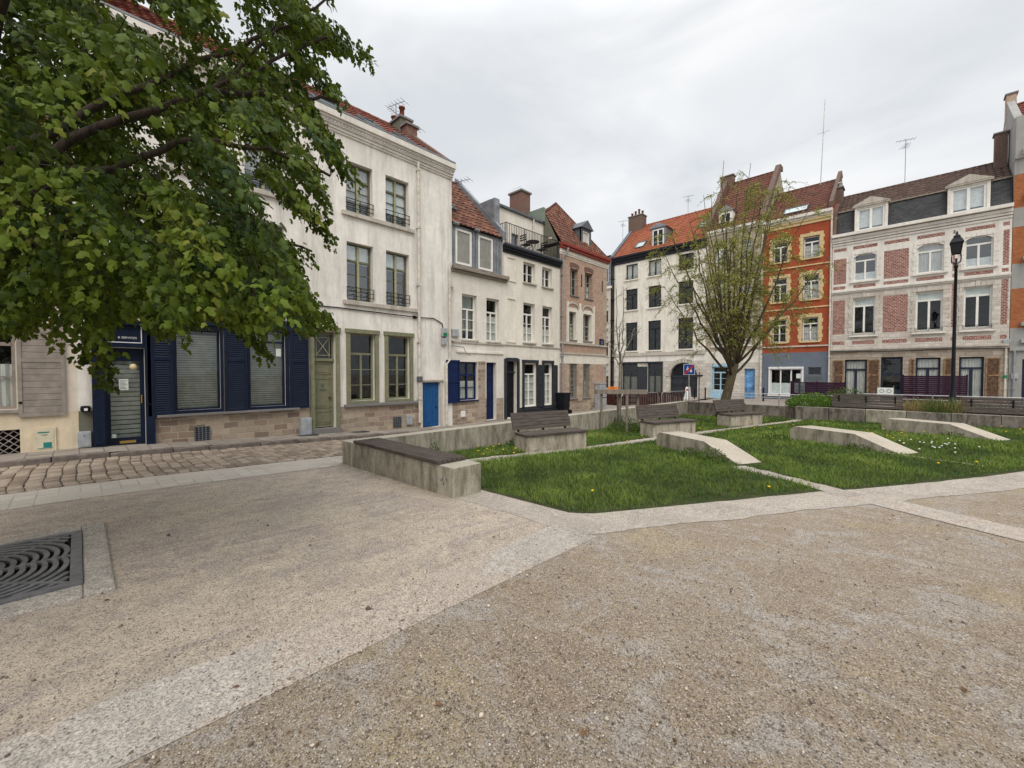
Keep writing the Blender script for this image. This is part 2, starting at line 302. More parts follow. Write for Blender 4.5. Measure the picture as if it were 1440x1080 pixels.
# plants
def leafm(name, c1, c2, trans=.35, rough=.5, c3=None):
    k = NB(name); at = k.n('ShaderNodeAttribute'); at.attribute_name = 'tint'
    c = k.mix(k.ramp(at.outputs['Fac'], 0., .85), c1, c2)
    if c3: c = k.mix(k.ramp(at.outputs['Fac'], .93, 1.), c, c3)
    k.col(c); k.b.inputs['Roughness'].default_value = rough; k.b.inputs['Specular IOR Level'].default_value = .18
    o = [n for n in k.t.nodes if n.type == 'OUTPUT_MATERIAL'][0]; tr = k.n('ShaderNodeBsdfTranslucent'); k.l(k.mix(.5, c, (.25, .32, .04), 'MIX'), tr.inputs[0])
    ms = k.n('ShaderNodeMixShader'); ms.inputs[0].default_value = trans; k.l(k.b.outputs[0], ms.inputs[1]); k.l(tr.outputs[0], ms.inputs[2]); k.l(ms.outputs[0], o.inputs[0])
leafm('leaf_maple', (.010, .031, .004), (.105, .150, .012), .18, .55, (.19, .19, .03))
leafm('leaf_willow', (.17, .185, .04), (.36, .36, .085), .38, .6)
leafm('leaf_young', (.10, .13, .03), (.20, .22, .05), .3)
leafm('grass_blade', (.026, .062, .012), (.17, .25, .042), .26, .6, (.36, .32, .13))
leafm('weed', (.028, .062, .016), (.10, .155, .035), .2, .6)
leafm('bush_leaf', (.06, .13, .02), (.13, .23, .035), .25)
leafm('dry_grass', (.24, .17, .08), (.38, .28, .15), .25, .8)
leafm('grass_tall', (.05, .075, .03), (.12, .14, .06), .25, .8)
paint('yellow_petal', (.75, .48, .01), .7, .05); paint('white_petal', (.8, .8, .78), .7, .05)
k = NB('bark_olive'); v = k.pos((9, 9, 1.6)); n = k.noise(v, 2.5, 7, .7); k.col(k.mix(k.ramp(n, .32, .68), (.045, .036, .022), (.13, .105, .065))); k.b.inputs['Roughness'].default_value = .95; k.bump(n, .9, .02)
k = NB('bark'); v = k.pos((9, 9, 1.6)); n = k.noise(v, 2.5, 7, .7); k.col(k.mix(k.ramp(n, .32, .68), (.018, .013, .010), (.07, .054, .042))); k.b.inputs['Roughness'].default_value = .95; k.bump(n, .9, .02)
k = NB('bark_pale'); v = k.pos((9, 9, 2)); n = k.noise(v, 3, 6, .7); k.col(k.mix(k.ramp(n, .32, .68), (.09, .08, .06), (.22, .20, .165))); k.b.inputs['Roughness'].default_value = .9
k = NB('shrub_bark'); k.col((.09, .075, .05)); k.b.inputs['Roughness'].default_value = .9

# ------------------------------------------------------------------ mesh helpers
class MB:
    def __init__(s): s.v = []; s.f = []; s.m = []; s.t = []; s.ms = []
    def mi(s, mat):
        if mat not in s.ms: s.ms.append(mat)
        return s.ms.index(mat)
    def face(s, pts, mat, tint=0.):
        i = len(s.v); s.v += [tuple(p) for p in pts]; s.f.append(tuple(range(i, i+len(pts)))); s.m.append(s.mi(mat)); s.t.append(tint)
    def box(s, x0, x1, y0, y1, z0, z1, mat, tint=0.):
        if x1 < x0: x0, x1 = x1, x0
        if y1 < y0: y0, y1 = y1, y0
        i = len(s.v); s.v += [(x0, y0, z0), (x1, y0, z0), (x1, y1, z0), (x0, y1, z0), (x0, y0, z1), (x1, y0, z1), (x1, y1, z1), (x0, y1, z1)]
        for q in ((0, 3, 2, 1), (4, 5, 6, 7), (0, 1, 5, 4), (1, 2, 6, 5), (2, 3, 7, 6), (3, 0, 4, 7)):
            s.f.append(tuple(i+j for j in q)); s.m.append(s.mi(mat)); s.t.append(tint)
    def prism(s, pts, ext, mat):      # pts polygon (3-D), extruded by vector ext
        a = [Vector(p) for p in pts]; e = Vector(ext); b = [p+e for p in a]; n = len(a)
        s.face(a[::-1], mat); s.face(b, mat)
        for i in range(n): j = (i+1) % n; s.face((a[i], a[j], b[j], b[i]), mat)
    def tube(s, pts, rad, n, mat, cap=True):
        pts = [Vector(p) for p in pts]; rad = rad if isinstance(rad, (list, tuple)) else [rad]*len(pts)
        base = len(s.v); d0 = None; a = None
        for i, p in enumerate(pts):
            d = (pts[min(i+1, len(pts)-1)]-pts[max(i-1, 0)]).normalized()
            if a is None: a = d.orthogonal().normalized()
            a = (a-d*a.dot(d)); a = a.normalized() if a.length > 1e-6 else d.orthogonal().normalized()
            b = d.cross(a)
            for j in range(n):
                t = 2*math.pi*j/n; s.v.append(tuple(p+(a*math.cos(t)+b*math.sin(t))*rad[i]))
        mi = s.mi(mat)
        for i in range(len(pts)-1):
            for j in range(n):
                q = (j+1) % n; s.f.append((base+i*n+j, base+i*n+q, base+(i+1)*n+q, base+(i+1)*n+j)); s.m.append(mi); s.t.append(0.)
        if cap:
            s.f.append(tuple(base+j for j in range(n))[::-1]); s.m.append(mi); s.t.append(0.)
            e = base+(len(pts)-1)*n; s.f.append(tuple(e+j for j in range(n))); s.m.append(mi); s.t.append(0.)
    def lathe(s, c, prof, n, mat):    # prof [(r,z)]
        base = len(s.v); mi = s.mi(mat)
        for r, z in prof:
            for j in range(n): t = 2*math.pi*j/n; s.v.append((c[0]+r*math.cos(t), c[1]+r*math.sin(t), c[2]+z))
        for i in range(len(prof)-1):
            for j in range(n): q = (j+1) % n; s.f.append((base+i*n+j, base+i*n+q, base+(i+1)*n+q, base+(i+1)*n+j)); s.m.append(mi); s.t.append(0.)
    def build(s, name, parent=None, loc=None, bevel=0., smooth=False, tint=False):
        o_ = Vector(loc) if loc is not None else (Vector(parent['_o']) if parent is not None and '_o' in parent else Vector((0, 0, 0)))
        me = bpy.data.meshes.new(name)
        va = np.array(s.v, dtype=np.float64).reshape(-1, 3)-np.array(o_)
        me.from_pydata(va.tolist(), [], s.f)
        for m in s.ms: me.materials.append(MATS[m])
        me.polygons.foreach_set('material_index', s.m)
        if smooth: me.polygons.foreach_set('use_smooth', [True]*len(s.f))
        if tint:
            at = me.attributes.new('tint', 'FLOAT', 'FACE'); at.data.foreach_set('value', s.t)
        me.update()
        o = bpy.data.objects.new(name, me); COL.objects.link(o)
        if parent is not None: o.parent = parent; o['_o'] = list(o_)
        else: o.location = o_
        if bevel:
            b = o.modifiers.new('bevel', 'BEVEL'); b.width = bevel; b.segments = 2; b.limit_method = 'ANGLE'
        return o
def npmesh(name, V, Fs, mat, tint=None, parent=None, loc=(0, 0, 0), smooth=False):
    """V (N,3), Fs (M,k) equal-size faces."""
    me = bpy.data.meshes.new(name); V = V-np.array(loc)
    me.vertices.add(len(V)); me.vertices.foreach_set('co', V.astype(np.float32).ravel())
    kf = Fs.shape[1]; me.loops.add(Fs.size); me.loops.foreach_set('vertex_index', Fs.astype(np.int32).ravel())
    me.polygons.add(len(Fs)); me.polygons.foreach_set('loop_start', np.arange(0, Fs.size, kf, dtype=np.int32)); me.polygons.foreach_set('loop_total', np.full(len(Fs), kf, dtype=np.int32))
    if smooth: me.polygons.foreach_set('use_smooth', [True]*len(Fs))
    if tint is not None:
        at = me.attributes.new('tint', 'FLOAT', 'FACE'); at.data.foreach_set('value', tint.astype(np.float32))
    me.materials.append(MATS[mat]); me.update(calc_edges=True); me.validate()
    o = bpy.data.objects.new(name, me); COL.objects.link(o)
    if parent is not None: o.parent = parent
    else: o.location = loc
    return o
def tag(o, label, cat, group=None, kind=None):
    if label: o['label'] = label
    if cat: o['category'] = cat
    if group: o['group'] = group
    if kind: o['kind'] = kind
    return o
def thing(name, label, cat, loc, group=None, rz=0.):
    o = bpy.data.objects.new(name, None); COL.objects.link(o); o.location = loc; o.rotation_euler = (0, 0, rz); o.empty_display_size = .2
    o['_o'] = [0., 0., 0.] if rz or group == '*' else list(loc); return tag(o, label, cat, None if group == '*' else group)
def lthing(name, label, cat, loc, group=None, rz=0.):   # children are built in local coordinates
    o = thing(name, label, cat, loc, group, rz); o['_o'] = [0., 0., 0.]; return o
def dup(o, loc, rz, label=None):
    c = o.copy(); COL.objects.link(c); c.location = loc; c.rotation_euler = (0, 0, rz)
    if label: c['label'] = label
    for ch in [x for x in COL.objects if x.parent == o]:
        d = ch.copy(); COL.objects.link(d); d.parent = c
        for g in [x for x in COL.objects if x.parent == ch]:
            e = g.copy(); COL.objects.link(e); e.parent = d
    return c

# ------------------------------------------------------------------ facades
class Fac:
    """facade frame: s along the facade, n outward, z up."""
    def __init__(s, kind, c): s.k = kind; s.c = c
    def p(s, a, n, z): return (s.c+n, a, z) if s.k == 'L' else (a, s.c-n, z)
    def box(s, mb, s0, s1, z0, z1, n0, n1, mat):
        a = s.p(s0, n0, z0); b = s.p(s1, n1, z1); mb.box(a[0], b[0], a[1], b[1], z0, z1, mat)
FL = Fac('L', -12.1); FR = Fac('R', 34.7)

def wall_grid(mb, fa, regions, openings, d=.16, inner=.7, n0=0.):
    S = set(); Z = set()
    for r in regions: S |= {r[0], r[1]}; Z |= {r[2], r[3]}
    for o in openings: S |= {o[0], o[1]}; Z |= {o[2], o[3]}
    S = sorted(S); Z = sorted(Z)
    for i in range(len(S)-1):
        for j in range(len(Z)-1):
            cs = (S[i]+S[i+1])/2; cz = (Z[j]+Z[j+1])/2
            if any(o[0] < cs < o[1] and o[2] < cz < o[3] for o in openings): continue
            m = None
            for r in regions:
                if r[0] < cs < r[1] and r[2] < cz < r[3]: m = r[4]
            if m: mb.face([fa.p(S[i], n0, Z[j]), fa.p(S[i+1], n0, Z[j]), fa.p(S[i+1], n0, Z[j+1]), fa.p(S[i], n0, Z[j+1])], m)
    for o in openings:
        s0, s1, z0, z1 = o[:4]; rm = o[4] if len(o) > 4 and o[4] else None; dd = o[5] if len(o) > 5 else d
        if rm is None:
            for r in regions:
                if r[0] < (s0-.03) < r[1] and r[2] < (z0+z1)/2 < r[3]: rm = r[4]
            rm = rm or regions[0][4]
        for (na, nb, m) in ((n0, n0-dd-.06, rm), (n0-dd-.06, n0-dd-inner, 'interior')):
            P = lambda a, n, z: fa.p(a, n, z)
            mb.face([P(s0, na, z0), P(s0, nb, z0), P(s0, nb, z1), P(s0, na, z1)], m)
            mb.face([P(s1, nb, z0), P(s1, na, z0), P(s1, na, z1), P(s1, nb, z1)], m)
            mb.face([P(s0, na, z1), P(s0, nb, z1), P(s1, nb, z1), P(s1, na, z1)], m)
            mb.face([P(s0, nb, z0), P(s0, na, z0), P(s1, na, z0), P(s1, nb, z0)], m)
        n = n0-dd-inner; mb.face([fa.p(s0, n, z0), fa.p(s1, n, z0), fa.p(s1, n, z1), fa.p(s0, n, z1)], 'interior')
def arch_fill(mb, fa, s0, s1, zs, zt, mat, n=0., d=.16, seg=12, full=False):
    """fill above a curved head inside a rectangular opening; curve from (s0,zs) over the top zt to (s1,zs)"""
    c = (s0+s1)/2; h = zt-zs; w = (s1-s0)/2
    Rr = (w*w+h*h)/(2*h); zc = zt-Rr
    pts = []
    a0 = math.asin(min(1, w/Rr)); a0 = math.pi-a0 if full and h > w else a0
    for i in range(seg+1):
        a = -a0+2*a0*i/seg; pts.append((c+Rr*math.sin(a), zc+Rr*math.cos(a)))
    for i in range(seg):
        a, b = pts[i], pts[i+1]
        mb.face([fa.p(a[0], n, a[1]), fa.p(b[0], n, b[1]), fa.p(b[0], n, zt+.001), fa.p(a[0], n, zt+.001)], mat)
        mb.face([fa.p(a[0], n, a[1]), fa.p(a[0], n-d-.05, a[1]), fa.p(b[0], n-d-.05, b[1]), fa.p(b[0], n, b[1])], mat)
    return pts
def body(mb, fa, s0, s1, z0, ze, D, mat, ridge=None, top=True):
    """side, back and gable walls; ridge=(n,z)"""
    e = .008; a, b = s0+e, s1-e
    for s in (a, b):
        pts = [fa.p(s, -.001, z0), fa.p(s, -D, z0), fa.p(s, -D, ze)] + ([fa.p(s, ridge[0], ridge[1])] if ridge else []) + [fa.p(s, -.001, ze)]
        mb.face(pts, mat)
    mb.face([fa.p(a, -D, z0), fa.p(b, -D, z0), fa.p(b, -D, ze), fa.p(a, -D, ze)], mat)
    if top: mb.face([fa.p(a, -.001, ze), fa.p(b, -.001, ze), fa.p(b, -D, ze), fa.p(a, -D, ze)], mat)

def tiles(fa, s0, s1, ne, ze, nr, zr, mat, parent, name='roof', tw=.24, th=.30, lim=None, seed=1, back=True, depthn=None):
    """pantiled slope built from real tile courses; back slope plain"""
    rr = random.Random(seed); mb = MB(); L = math.hypot(nr-ne, zr-ze); rows = max(3, int(round(L/th))); th = L/rows
    un, uz = (nr-ne)/L, (zr-ze)/L; nn, nz_ = -uz, un      # normal
    if nz_ < 0: nn, nz_ = -nn, -nz_
    prof = [0, .004, .03, .038]; K = len(prof)
    for r in range(rows):
        t0, t1 = r*th, (r+1)*th+.02
        a, b = (s0, s1) if lim is None else lim((r+.5)/rows)
        if b-a < .1: continue
        nc = max(1, int(round((b-a)/tw))); w = (b-a)/nc
        for c in range(nc):
            tint = rr.random(); base = len(mb.v); jit = rr.uniform(-.004, .006)
            for (t, up) in ((t0, .028+jit), (t1, 0.)):
                for q in range(K+1):
                    h = (prof[q] if q < K else 0)+up; s = a+c*w+w*q/K
                    n = ne+un*t+nn*h; z = ze+uz*t+nz_*h; mb.v.append(fa.p(s, n, z))
            for q in range(K):
                mb.f.append((base+q, base+q+1, base+K+1+q+1, base+K+1+q)); mb.m.append(mb.mi(mat)); mb.t.append(tint)
            b2_ = len(mb.v)
            for q in range(K+1):
                h = 0; s = a+c*w+w*q/K; mb.v.append(fa.p(s, ne+un*t0, ze+uz*t0))
            for q in range(K):
                mb.f.append((b2_+q, b2_+q+1, base+q+1, base+q)); mb.m.append(mb.mi(mat)); mb.t.append(tint*.3)
    if lim is None:
        if back:
            nb = 2*nr-ne; mb.face([fa.p(s0, nr, zr), fa.p(s1, nr, zr), fa.p(s1, nb, ze), fa.p(s0, nb, ze)], mat, .4)
        # ridge tiles
        nrt = max(2, int((s1-s0)/.38)); w = (s1-s0)/nrt
        for i in range(nrt):
            ti = rr.random(); prev = None
            for q in range(5):
                an = math.pi*q/4; n = nr-.11*math.cos(an)*(-1 if nr < ne else 1); z = zr-.03+.11*math.sin(an)
                cur = (fa.p(s0+i*w, n, z), fa.p(s0+(i+1)*w+.01, n, z+.012))
                if prev: mb.face([prev[0], prev[1], cur[1], cur[0]], mat, ti)
                prev = cur
    o = mb.build(name, parent, tint=True); return o

def frame(mb, fa, s0, s1, z0, z1, n, fw, mat, cols=2, tr=None, bars=0, tbars=0, th=.055, mw=None, barw=.024):
    e = .003; a = n-th; B = lambda *q: fa.box(mb, *q)
    B(s0-e, s0+fw, z0-e, z1+e, a, n, mat); B(s1-fw, s1+e, z0-e, z1+e, a, n, mat)
    B(s0+fw, s1-fw, z0-e, z0+fw, a, n-.002, mat); B(s0+fw, s1-fw, z1-fw, z1+e, a, n-.002, mat)
    mw = mw or fw*1.15; zt = z1-fw
    if tr:
        zt = z0+(z1-z0)*tr; B(s0+fw, s1-fw, zt-fw*.6, zt+fw*.6, a, n+.014, mat)
    W = (s1-s0); xs = [s0+W*i/cols for i in range(1, cols)]
    for x in xs: B(x-mw/2, x+mw/2, z0+fw, zt, a+.005, n+.008, mat)
    if tr and tbars:
        for i in range(1, tbars): x = s0+W*i/tbars; B(x-mw/2, x+mw/2, zt, z1-fw, a+.005, n-.004, mat)
    for i in range(1, bars+1):
        z = z0+(zt-z0)*i/(bars+1); B(s0+fw, s1-fw, z-barw/2, z+barw/2, a+.012, n-.008, mat)
def window(par, fa, s0, s1, z0, z1, mat, d=.16, fw=.055, cols=2, tr=None, bars=0, tbars=0, glass='glass', cur=None, sill=None, rail=None, n0=0., name='window', extra=None, mw=None, label=None):
    n = n0-d; mb = MB(); frame(mb, fa, s0, s1, z0, z1, n, fw, mat, cols, tr, bars, tbars, mw=mw)
    if extra: extra(mb)
    w = mb.build(name, par, loc=par['_o'])
    if label: w['label'] = label
    p = MB(); p.face([fa.p(s0, n-.03, z0), fa.p(s1, n-.03, z0), fa.p(s1, n-.03, z1), fa.p(s0, n-.03, z1)], glass); p.build('pane', w, loc=w['_o'])
    if cur:
        cm, f0, f1 = cur; c = MB(); za, zb = z0+(z1-z0)*f0, z0+(z1-z0)*f1
        if cm == 'blind_slat':
            k = int((zb-za)/.055)
            for i in range(k):
                z = za+.055*i; c.face([fa.p(s0+.04, n-.115, z), fa.p(s1-.04, n-.115, z), fa.p(s1-.04, n-.085, z+.045), fa.p(s0+.04, n-.085, z+.045)], cm)
            c.build('blind', w, loc=w['_o'])
        elif cm == 'curtain':
            k = 14; pts = [(s0+.03+(s1-s0-.06)*i/k, n-.05-.03*(i % 2)) for i in range(k+1)]
            for i in range(k): a, b = pts[i], pts[i+1]; c.face([fa.p(a[0], a[1], za), fa.p(b[0], b[1], za), fa.p(b[0], b[1], zb), fa.p(a[0], a[1], zb)], cm)
            c.build('curtain', w, loc=w['_o'])
        else:
            c.face([fa.p(s0+.03, n-.045, za), fa.p(s1-.03, n-.045, za), fa.p(s1-.03, n-.045, zb), fa.p(s0+.03, n-.045, zb)], cm); c.build('blind', w, loc=w['_o'])
    if sill:
        q = MB(); sm, hh, pr, ov = sill; fa.box(q, s0-ov, s1+ov, z0-hh, z0-.003, n0-.02, n0+pr, sm); q.build('sill', w, loc=w['_o'], bevel=.008)
    if rail:
        q = MB(); rm, h0, h1, nb = rail; nn = n0+.03
        for i in range(nb): z = z0+h0+(h1-h0)*i/(nb-1); fa.box(q, s0-.02, s1+.02, z-.007, z+.007, nn-.012, nn+.012, rm)
        for i in range(3): s = s0+(s1-s0)*i/2; fa.box(q, s-.006, s+.006, z0+h0-.05, z0+h1, nn-.007, nn+.007, rm)
        q.build('railing', w, loc=w['_o'])
    return w
def moulding(par, fa, s0, s1, steps, mat, name='cornice', ends=True):
    """steps [(z0,z1,proj)]"""
    mb = MB()
    for z0, z1, pr in steps: fa.box(mb, s0, s1, z0, z1, -.03, pr, mat)
    return mb.build(name, par, bevel=.006)
def pipe(par, fa, s, z0, z1, mat, r=.045, n=.08, name='drainpipe', pts=None):
    mb = MB(); P = pts or [(s, n, z0), (s, n, z1)]
    mb.tube([fa.p(*q) for q in P], r, 8, mat)
    z = z0+.8
    while z < z1-.2: fa.box(mb, s-r*1.35, s+r*1.35, z-.03, z+.03, .0, n+r*1.3, mat); z += 1.9
    return mb.build(name, par, smooth=False)
def wallbox(par, fa, s0, s1, z0, z1, pr, mat, name, lid=True):
    mb = MB(); fa.box(mb, s0, s1, z0, z1, -.02, pr, mat)
    if lid: fa.box(mb, s0+.02, s1-.02, z0+.02, z1-.02, pr-.01, pr+.008, mat); fa.box(mb, (s0+s1)/2-.01, (s0+s1)/2+.01, z1-.09, z1-.07, pr, pr+.016, 'ink')
    return mb.build(name, par, bevel=.006)
def shutter(par, fa, s0, s1, z0, z1, mat, n=.02, split=.55, slats=True, name='shutter', smat=None):
    smat = smat or mat
    mb = MB(); fw = .055; th = .035
    fa.box(mb, s0, s0+fw, z0, z1, n, n+th, mat); fa.box(mb, s1-fw, s1, z0, z1, n, n+th, mat)
    zm = z0+(z1-z0)*split
    for (a, b) in ((z0, z0+.07), (zm-.035, zm+.035), (z1-.07, z1)): fa.box(mb, s0+fw, s1-fw, a, b, n+.002, n+th-.002, mat)
    for (a, b) in ((z0+.07, zm-.035), (zm+.035, z1-.07)):
        k = max(1, int((b-a)/(.115 if slats == 'plank' else .05))); h = (b-a)/k
        for i in range(k):
            z = a+h*i
            if slats == 'plank': fa.box(mb, s0+fw, s1-fw, z+.003, z+h-.003, n+.004, n+th-.012, mat)
            elif slats: mb.face([fa.p(s0+fw, n+.004, z+h), fa.p(s0+fw, n+th-.006, z+.004), fa.p(s1-fw, n+th-.006, z+.004), fa.p(s1-fw, n+.004, z+h)], smat)
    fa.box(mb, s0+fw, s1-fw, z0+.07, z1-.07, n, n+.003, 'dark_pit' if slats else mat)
    fa.box(mb, s0+.01, s0+.05, z0+.25, z0+.29, n+th, n+th+.012, 'iron')
    return mb.build(name, par)
def door_panel(par, fa, s0, s1, z0, z1, mat, d=.18, panels=((.06, .3), (.36, .94)), handle=True, planks=0, name='door', hmat='iron', hs=.85):
    n = -d; mb = MB(); fa.box(mb, s0-.003, s1+.003, z0-.003, z1, n-.05, n, mat); W = s1-s0; H = z1-z0
    if planks:
        for i in range(planks): a = s0+W*i/planks; fa.box(mb, a+.008, a+W/planks-.004, z0+.02, z1-.02, n, n+.012, mat)
    else:
        for (a, b) in panels:
            za, zb = z0+H*a, z0+H*b; m = W*.13
            for q in ((s0+m, s1-m, za, za+.025), (s0+m, s1-m, zb-.025, zb), (s0+m, s0+m+.025, za, zb), (s1-m-.025, s1-m, za, zb)): fa.box(mb, *q, n, n+.016, mat)
            fa.box(mb, s0+m+.06, s1-m-.06, za+.06, zb-.06, n, n+.01, mat)
    o = mb.build(name, par, loc=par['_o'])
    if handle:
        h = MB(); c = s0+W*hs; z = z0+H*.44; h.tube([fa.p(c, n, z), fa.p(c, n+.05, z)], .014, 8, hmat); h.tube([fa.p(c, n+.05, z), fa.p(c+(-.09 if hs > .5 else .09), n+.05, z)], .011, 8, hmat); fa.box(h, c-.02, c+.02, z-.09, z+.05, n, n+.008, hmat); h.build('handle', o, loc=o['_o'])
    return o
def text(s_, par, fa, s, z, n, size, mat, name='lettering', align='LEFT', rot=0.):
    cu = bpy.data.curves.new(name, 'FONT'); cu.body = s_; cu.size = size; cu.extrude = .002; cu.align_x = align
    cu.materials.append(MATS[mat]); o = bpy.data.objects.new(name, cu); COL.objects.link(o)
    me = bpy.data.meshes.new_from_object(o); COL.objects.unlink(o); o2 = bpy.data.objects.new(name, me); COL.objects.link(o2)
    P = Vector(fa.p(s, n, z)); m = Matrix.Rotation(R(90), 4, 'X')
    if fa.k == 'L': m = Matrix.Rotation(R(90), 4, 'Z') @ m
    o2.parent = par; o2.matrix_local = Matrix.Translation(P-Vector(par['_o'])) @ m
    o2['_o'] = par['_o']; return o2
def antenna(par, p, h, kind=0, name='antenna'):
    mb = MB(); x, y, z = p; r = .018
    mb.tube([(x, y, z), (x+.03*h*(kind == 1), y, z+h)], r if kind == 0 else .03, 5, 'steel' if kind else 'pipe_grey')
    if kind == 1:   # whip with small ground plane
        for a in range(4): mb.tube([(x+.02*h, y, z+h*.62), (x+.02*h+.35*math.cos(a*1.57), y+.35*math.sin(a*1.57), z+h*.62)], .012, 4, 'pipe_grey')
    else:
        for k_, (zz, an, L) in enumerate(((h-.08, .3, .9), (h-.45, 1.9, .7))):
            dx, dy = math.cos(an), math.sin(an); mb.tube([(x-dx*L/2, y-dy*L/2, z+zz), (x+dx*L/2, y+dy*L/2, z+zz)], .014, 4, 'pipe_grey')
            for i in range(6):
                t = -L/2+L*i/5; cx, cy = x+dx*t, y+dy*t; q = .16+.02*i; mb.tube([(cx-dy*q, cy+dx*q, z+zz), (cx+dy*q, cy-dx*q, z+zz)], .008, 4, 'pipe_grey')
    return mb.build(name, par)
def skylight(par, fa, s0, s1, ne, ze, nr, zr, t0, t1, name='skylight', glass='glass_sky'):
    L = math.hypot(nr-ne, zr-ze); un, uz = (nr-ne)/L, (zr-ze)/L; nn, nz_ = (-uz, un) if un > 0 else (uz, -un)
    def q(s, t, h): return fa.p(s, ne+un*t+nn*h, ze+uz*t+nz_*h)
    mb = MB(); w = .05; H = .10
    for (a, b, c, d_) in ((s0, s1, t0, t0+w), (s0, s1, t1-w, t1), (s0, s0+w, t0+w, t1-w), (s1-w, s1, t0+w, t1-w)):
        P = [q(a, c, .03), q(b, c, .03), q(b, d_, .03), q(a, d_, .03)]; mb.prism(P, Vector(q(a, c, H+.03))-Vector(q(a, c, .03)), 'lead_grey')
    o = mb.build(name, par); g = MB(); P = [q(s0+w, t0+w, .085), q(s1-w, t0+w, .085), q(s1-w, t1-w, .085), q(s0+w, t1-w, .085)]; g.face(P, 'sky_pane'); g.build('pane', o, loc=o['_o']); return o
k = NB('sky_pane'); k.col((.35, .42, .42)); k.b.inputs['Roughness'].default_value = .08; k.b.inputs['Metallic'].default_value = .0; k.b.inputs['Specular IOR Level'].default_value = 1.
def chimney(par, x0, x1, y0, y1, z0, z1, mat, pots=2, cap='bluestone', potm='pot_red', name='chimney', roofcap=False):
    mb = MB(); mb.box(x0, x1, y0, y1, z0, z1, mat); o = mb.build(name, par, bevel=.01)
    c = MB(); c.box(x0-.06, x1+.06, y0-.06, y1+.06, z1, z1+.08, cap)
    if roofcap: c.face([(x0-.1, y0-.1, z1+.16), (x1+.1, y0-.1, z1+.16), ((x0+x1)/2, (y0+y1)/2, z1+.4)], cap)
    c.build('cap', o, loc=o['_o'])
    for i in range(pots):
        f = (i+.5)/pots; lx = (x1-x0) > (y1-y0); px = x0+(x1-x0)*(f if lx else .5); py = y0+(y1-y0)*(.5 if lx else f); hh = .35+.12*((i*7) % 3)
        p = MB(); p.lathe((px, py, z1+.08), [(.10, 0), (.09, hh), (.13, hh), (.13, hh+.05), (.08, hh+.06), (.07, hh-.1)], 10, potm); p.build('chimney_pot', o, loc=o['_o'], smooth=True)
    return o

# =================================================================== SETTING
def sheet(name, xs, ys, off, mat, label=None):
    xs = np.array(xs, float); ys = np.array(ys, float); X, Y = np.meshgrid(xs, ys)
    Z = np.array([[T(a, b)+off for a in xs] for b in ys]); V = np.stack([X, Y, Z], -1).reshape(-1, 3); n = len(xs)
    Fq = [(j*n+i, j*n+i+1, (j+1)*n+i+1, (j+1)*n+i) for j in range(len(ys)-1) for i in range(n-1)]
    o = npmesh(name, V, np.array(Fq), mat); return tag(o, label, None, None, 'structure')
sheet('ground', [-400, -60, -12]+[-12+.5*i for i in range(1, 29)]+[2.5, 60, 400], [-400, -60, 0]+[.5*i for i in range(1, 19)]+[60, 600], 0, 'gravel')
def lin(a, b, st=.5): n = max(1, int(round((b-a)/st))); return [a+(b-a)*i/n for i in range(n+1)]
sheet('far_square', lin(-40, -12, 7)+lin(-12, 2.5, 1)[1:]+[12, 30], [19.6, 34.6, 60], .012, 'far_paving')
def strip(name, pts, w, off, mat, kind='structure', jag=0.):
    mb = MB(); P = []
    for i in range(len(pts)-1):
        a, b = Vector(pts[i]), Vector(pts[i+1]); L = (b-a).length; k_ = max(1, int(L/(.10 if jag else .3)))
        for j in range(k_): P.append(a+(b-a)*j/k_)
    P.append(Vector(pts[-1])); Ls = []
    rr = random.Random(5)
    ja = jb = 0.
    for i, p in enumerate(P):
        ja = ja*.75+rr.uniform(-jag, jag); jb = jb*.75+rr.uniform(-jag, jag)
        d = (P[min(i+1, len(P)-1)]-P[max(i-1, 0)]).normalized(); nn = Vector((-d.y, d.x)); ww = w/2
        a = p+nn*(ww+ja); b = p-nn*(ww+jb); Ls.append(((a.x, a.y, T(a.x, a.y)+off), (p.x, p.y, T(p.x, p.y)+off), (b.x, b.y, T(b.x, b.y)+off)))
    for a, b in zip(Ls[:-1], Ls[1:]):
        mb.face((a[1], b[1], b[0], a[0]), mat); mb.face((a[2], b[2], b[1], a[1]), mat)
    o = mb.build(name); return tag(o, None, None, None, kind)
e1 = Vector((.469, .883)); e2 = Vector((.883, -.469))
# paving band (along the street direction), then the pale strips round the lawns
strip('paving_band', [(-2.56, -6), (-2.56, 3.62)], .52, .0035, 'band_setts')
q1 = Vector((-2.78, 3.78)); q3 = Vector((-.60, 6.95))
strip('lawn_border_path', [(-4.62, 3.75), (-2.60, 3.78)], .50, .003, 'pale_strip', jag=.012)
pA = Vector((-2.70, 3.72)); strip('lawn_side_path', [pA, Vector((-.62, 7.22)), Vector((1.1, 9.85)), Vector((4.8, 16.8))], .62, .005, 'pale_strip', jag=.02)
strip('cross_path', [Vector((-2.35, 8.42)), Vector((-.55, 7.3))], .30, .009, 'path_dirt', jag=.03)
strip('cross_band', [Vector((-.75, 7.42)), Vector((4.2, 4.75))], .50, .007, 'band_setts')
strip('cross_path', [Vector((-.45, 11.75)), Vector((.9, 11.0))], .12, .016, 'path_dirt', jag=.03)
PATH = [(-6.55, 3.97), (-6.30, 5.54), (-5.92, 7.62), (-5.05, 11.35), (-4.2, 14.6), (-3.25, 17.9), (-3.1, 18.75)]
strip('bench_path', PATH, .36, .012, 'path_dirt', jag=.035)
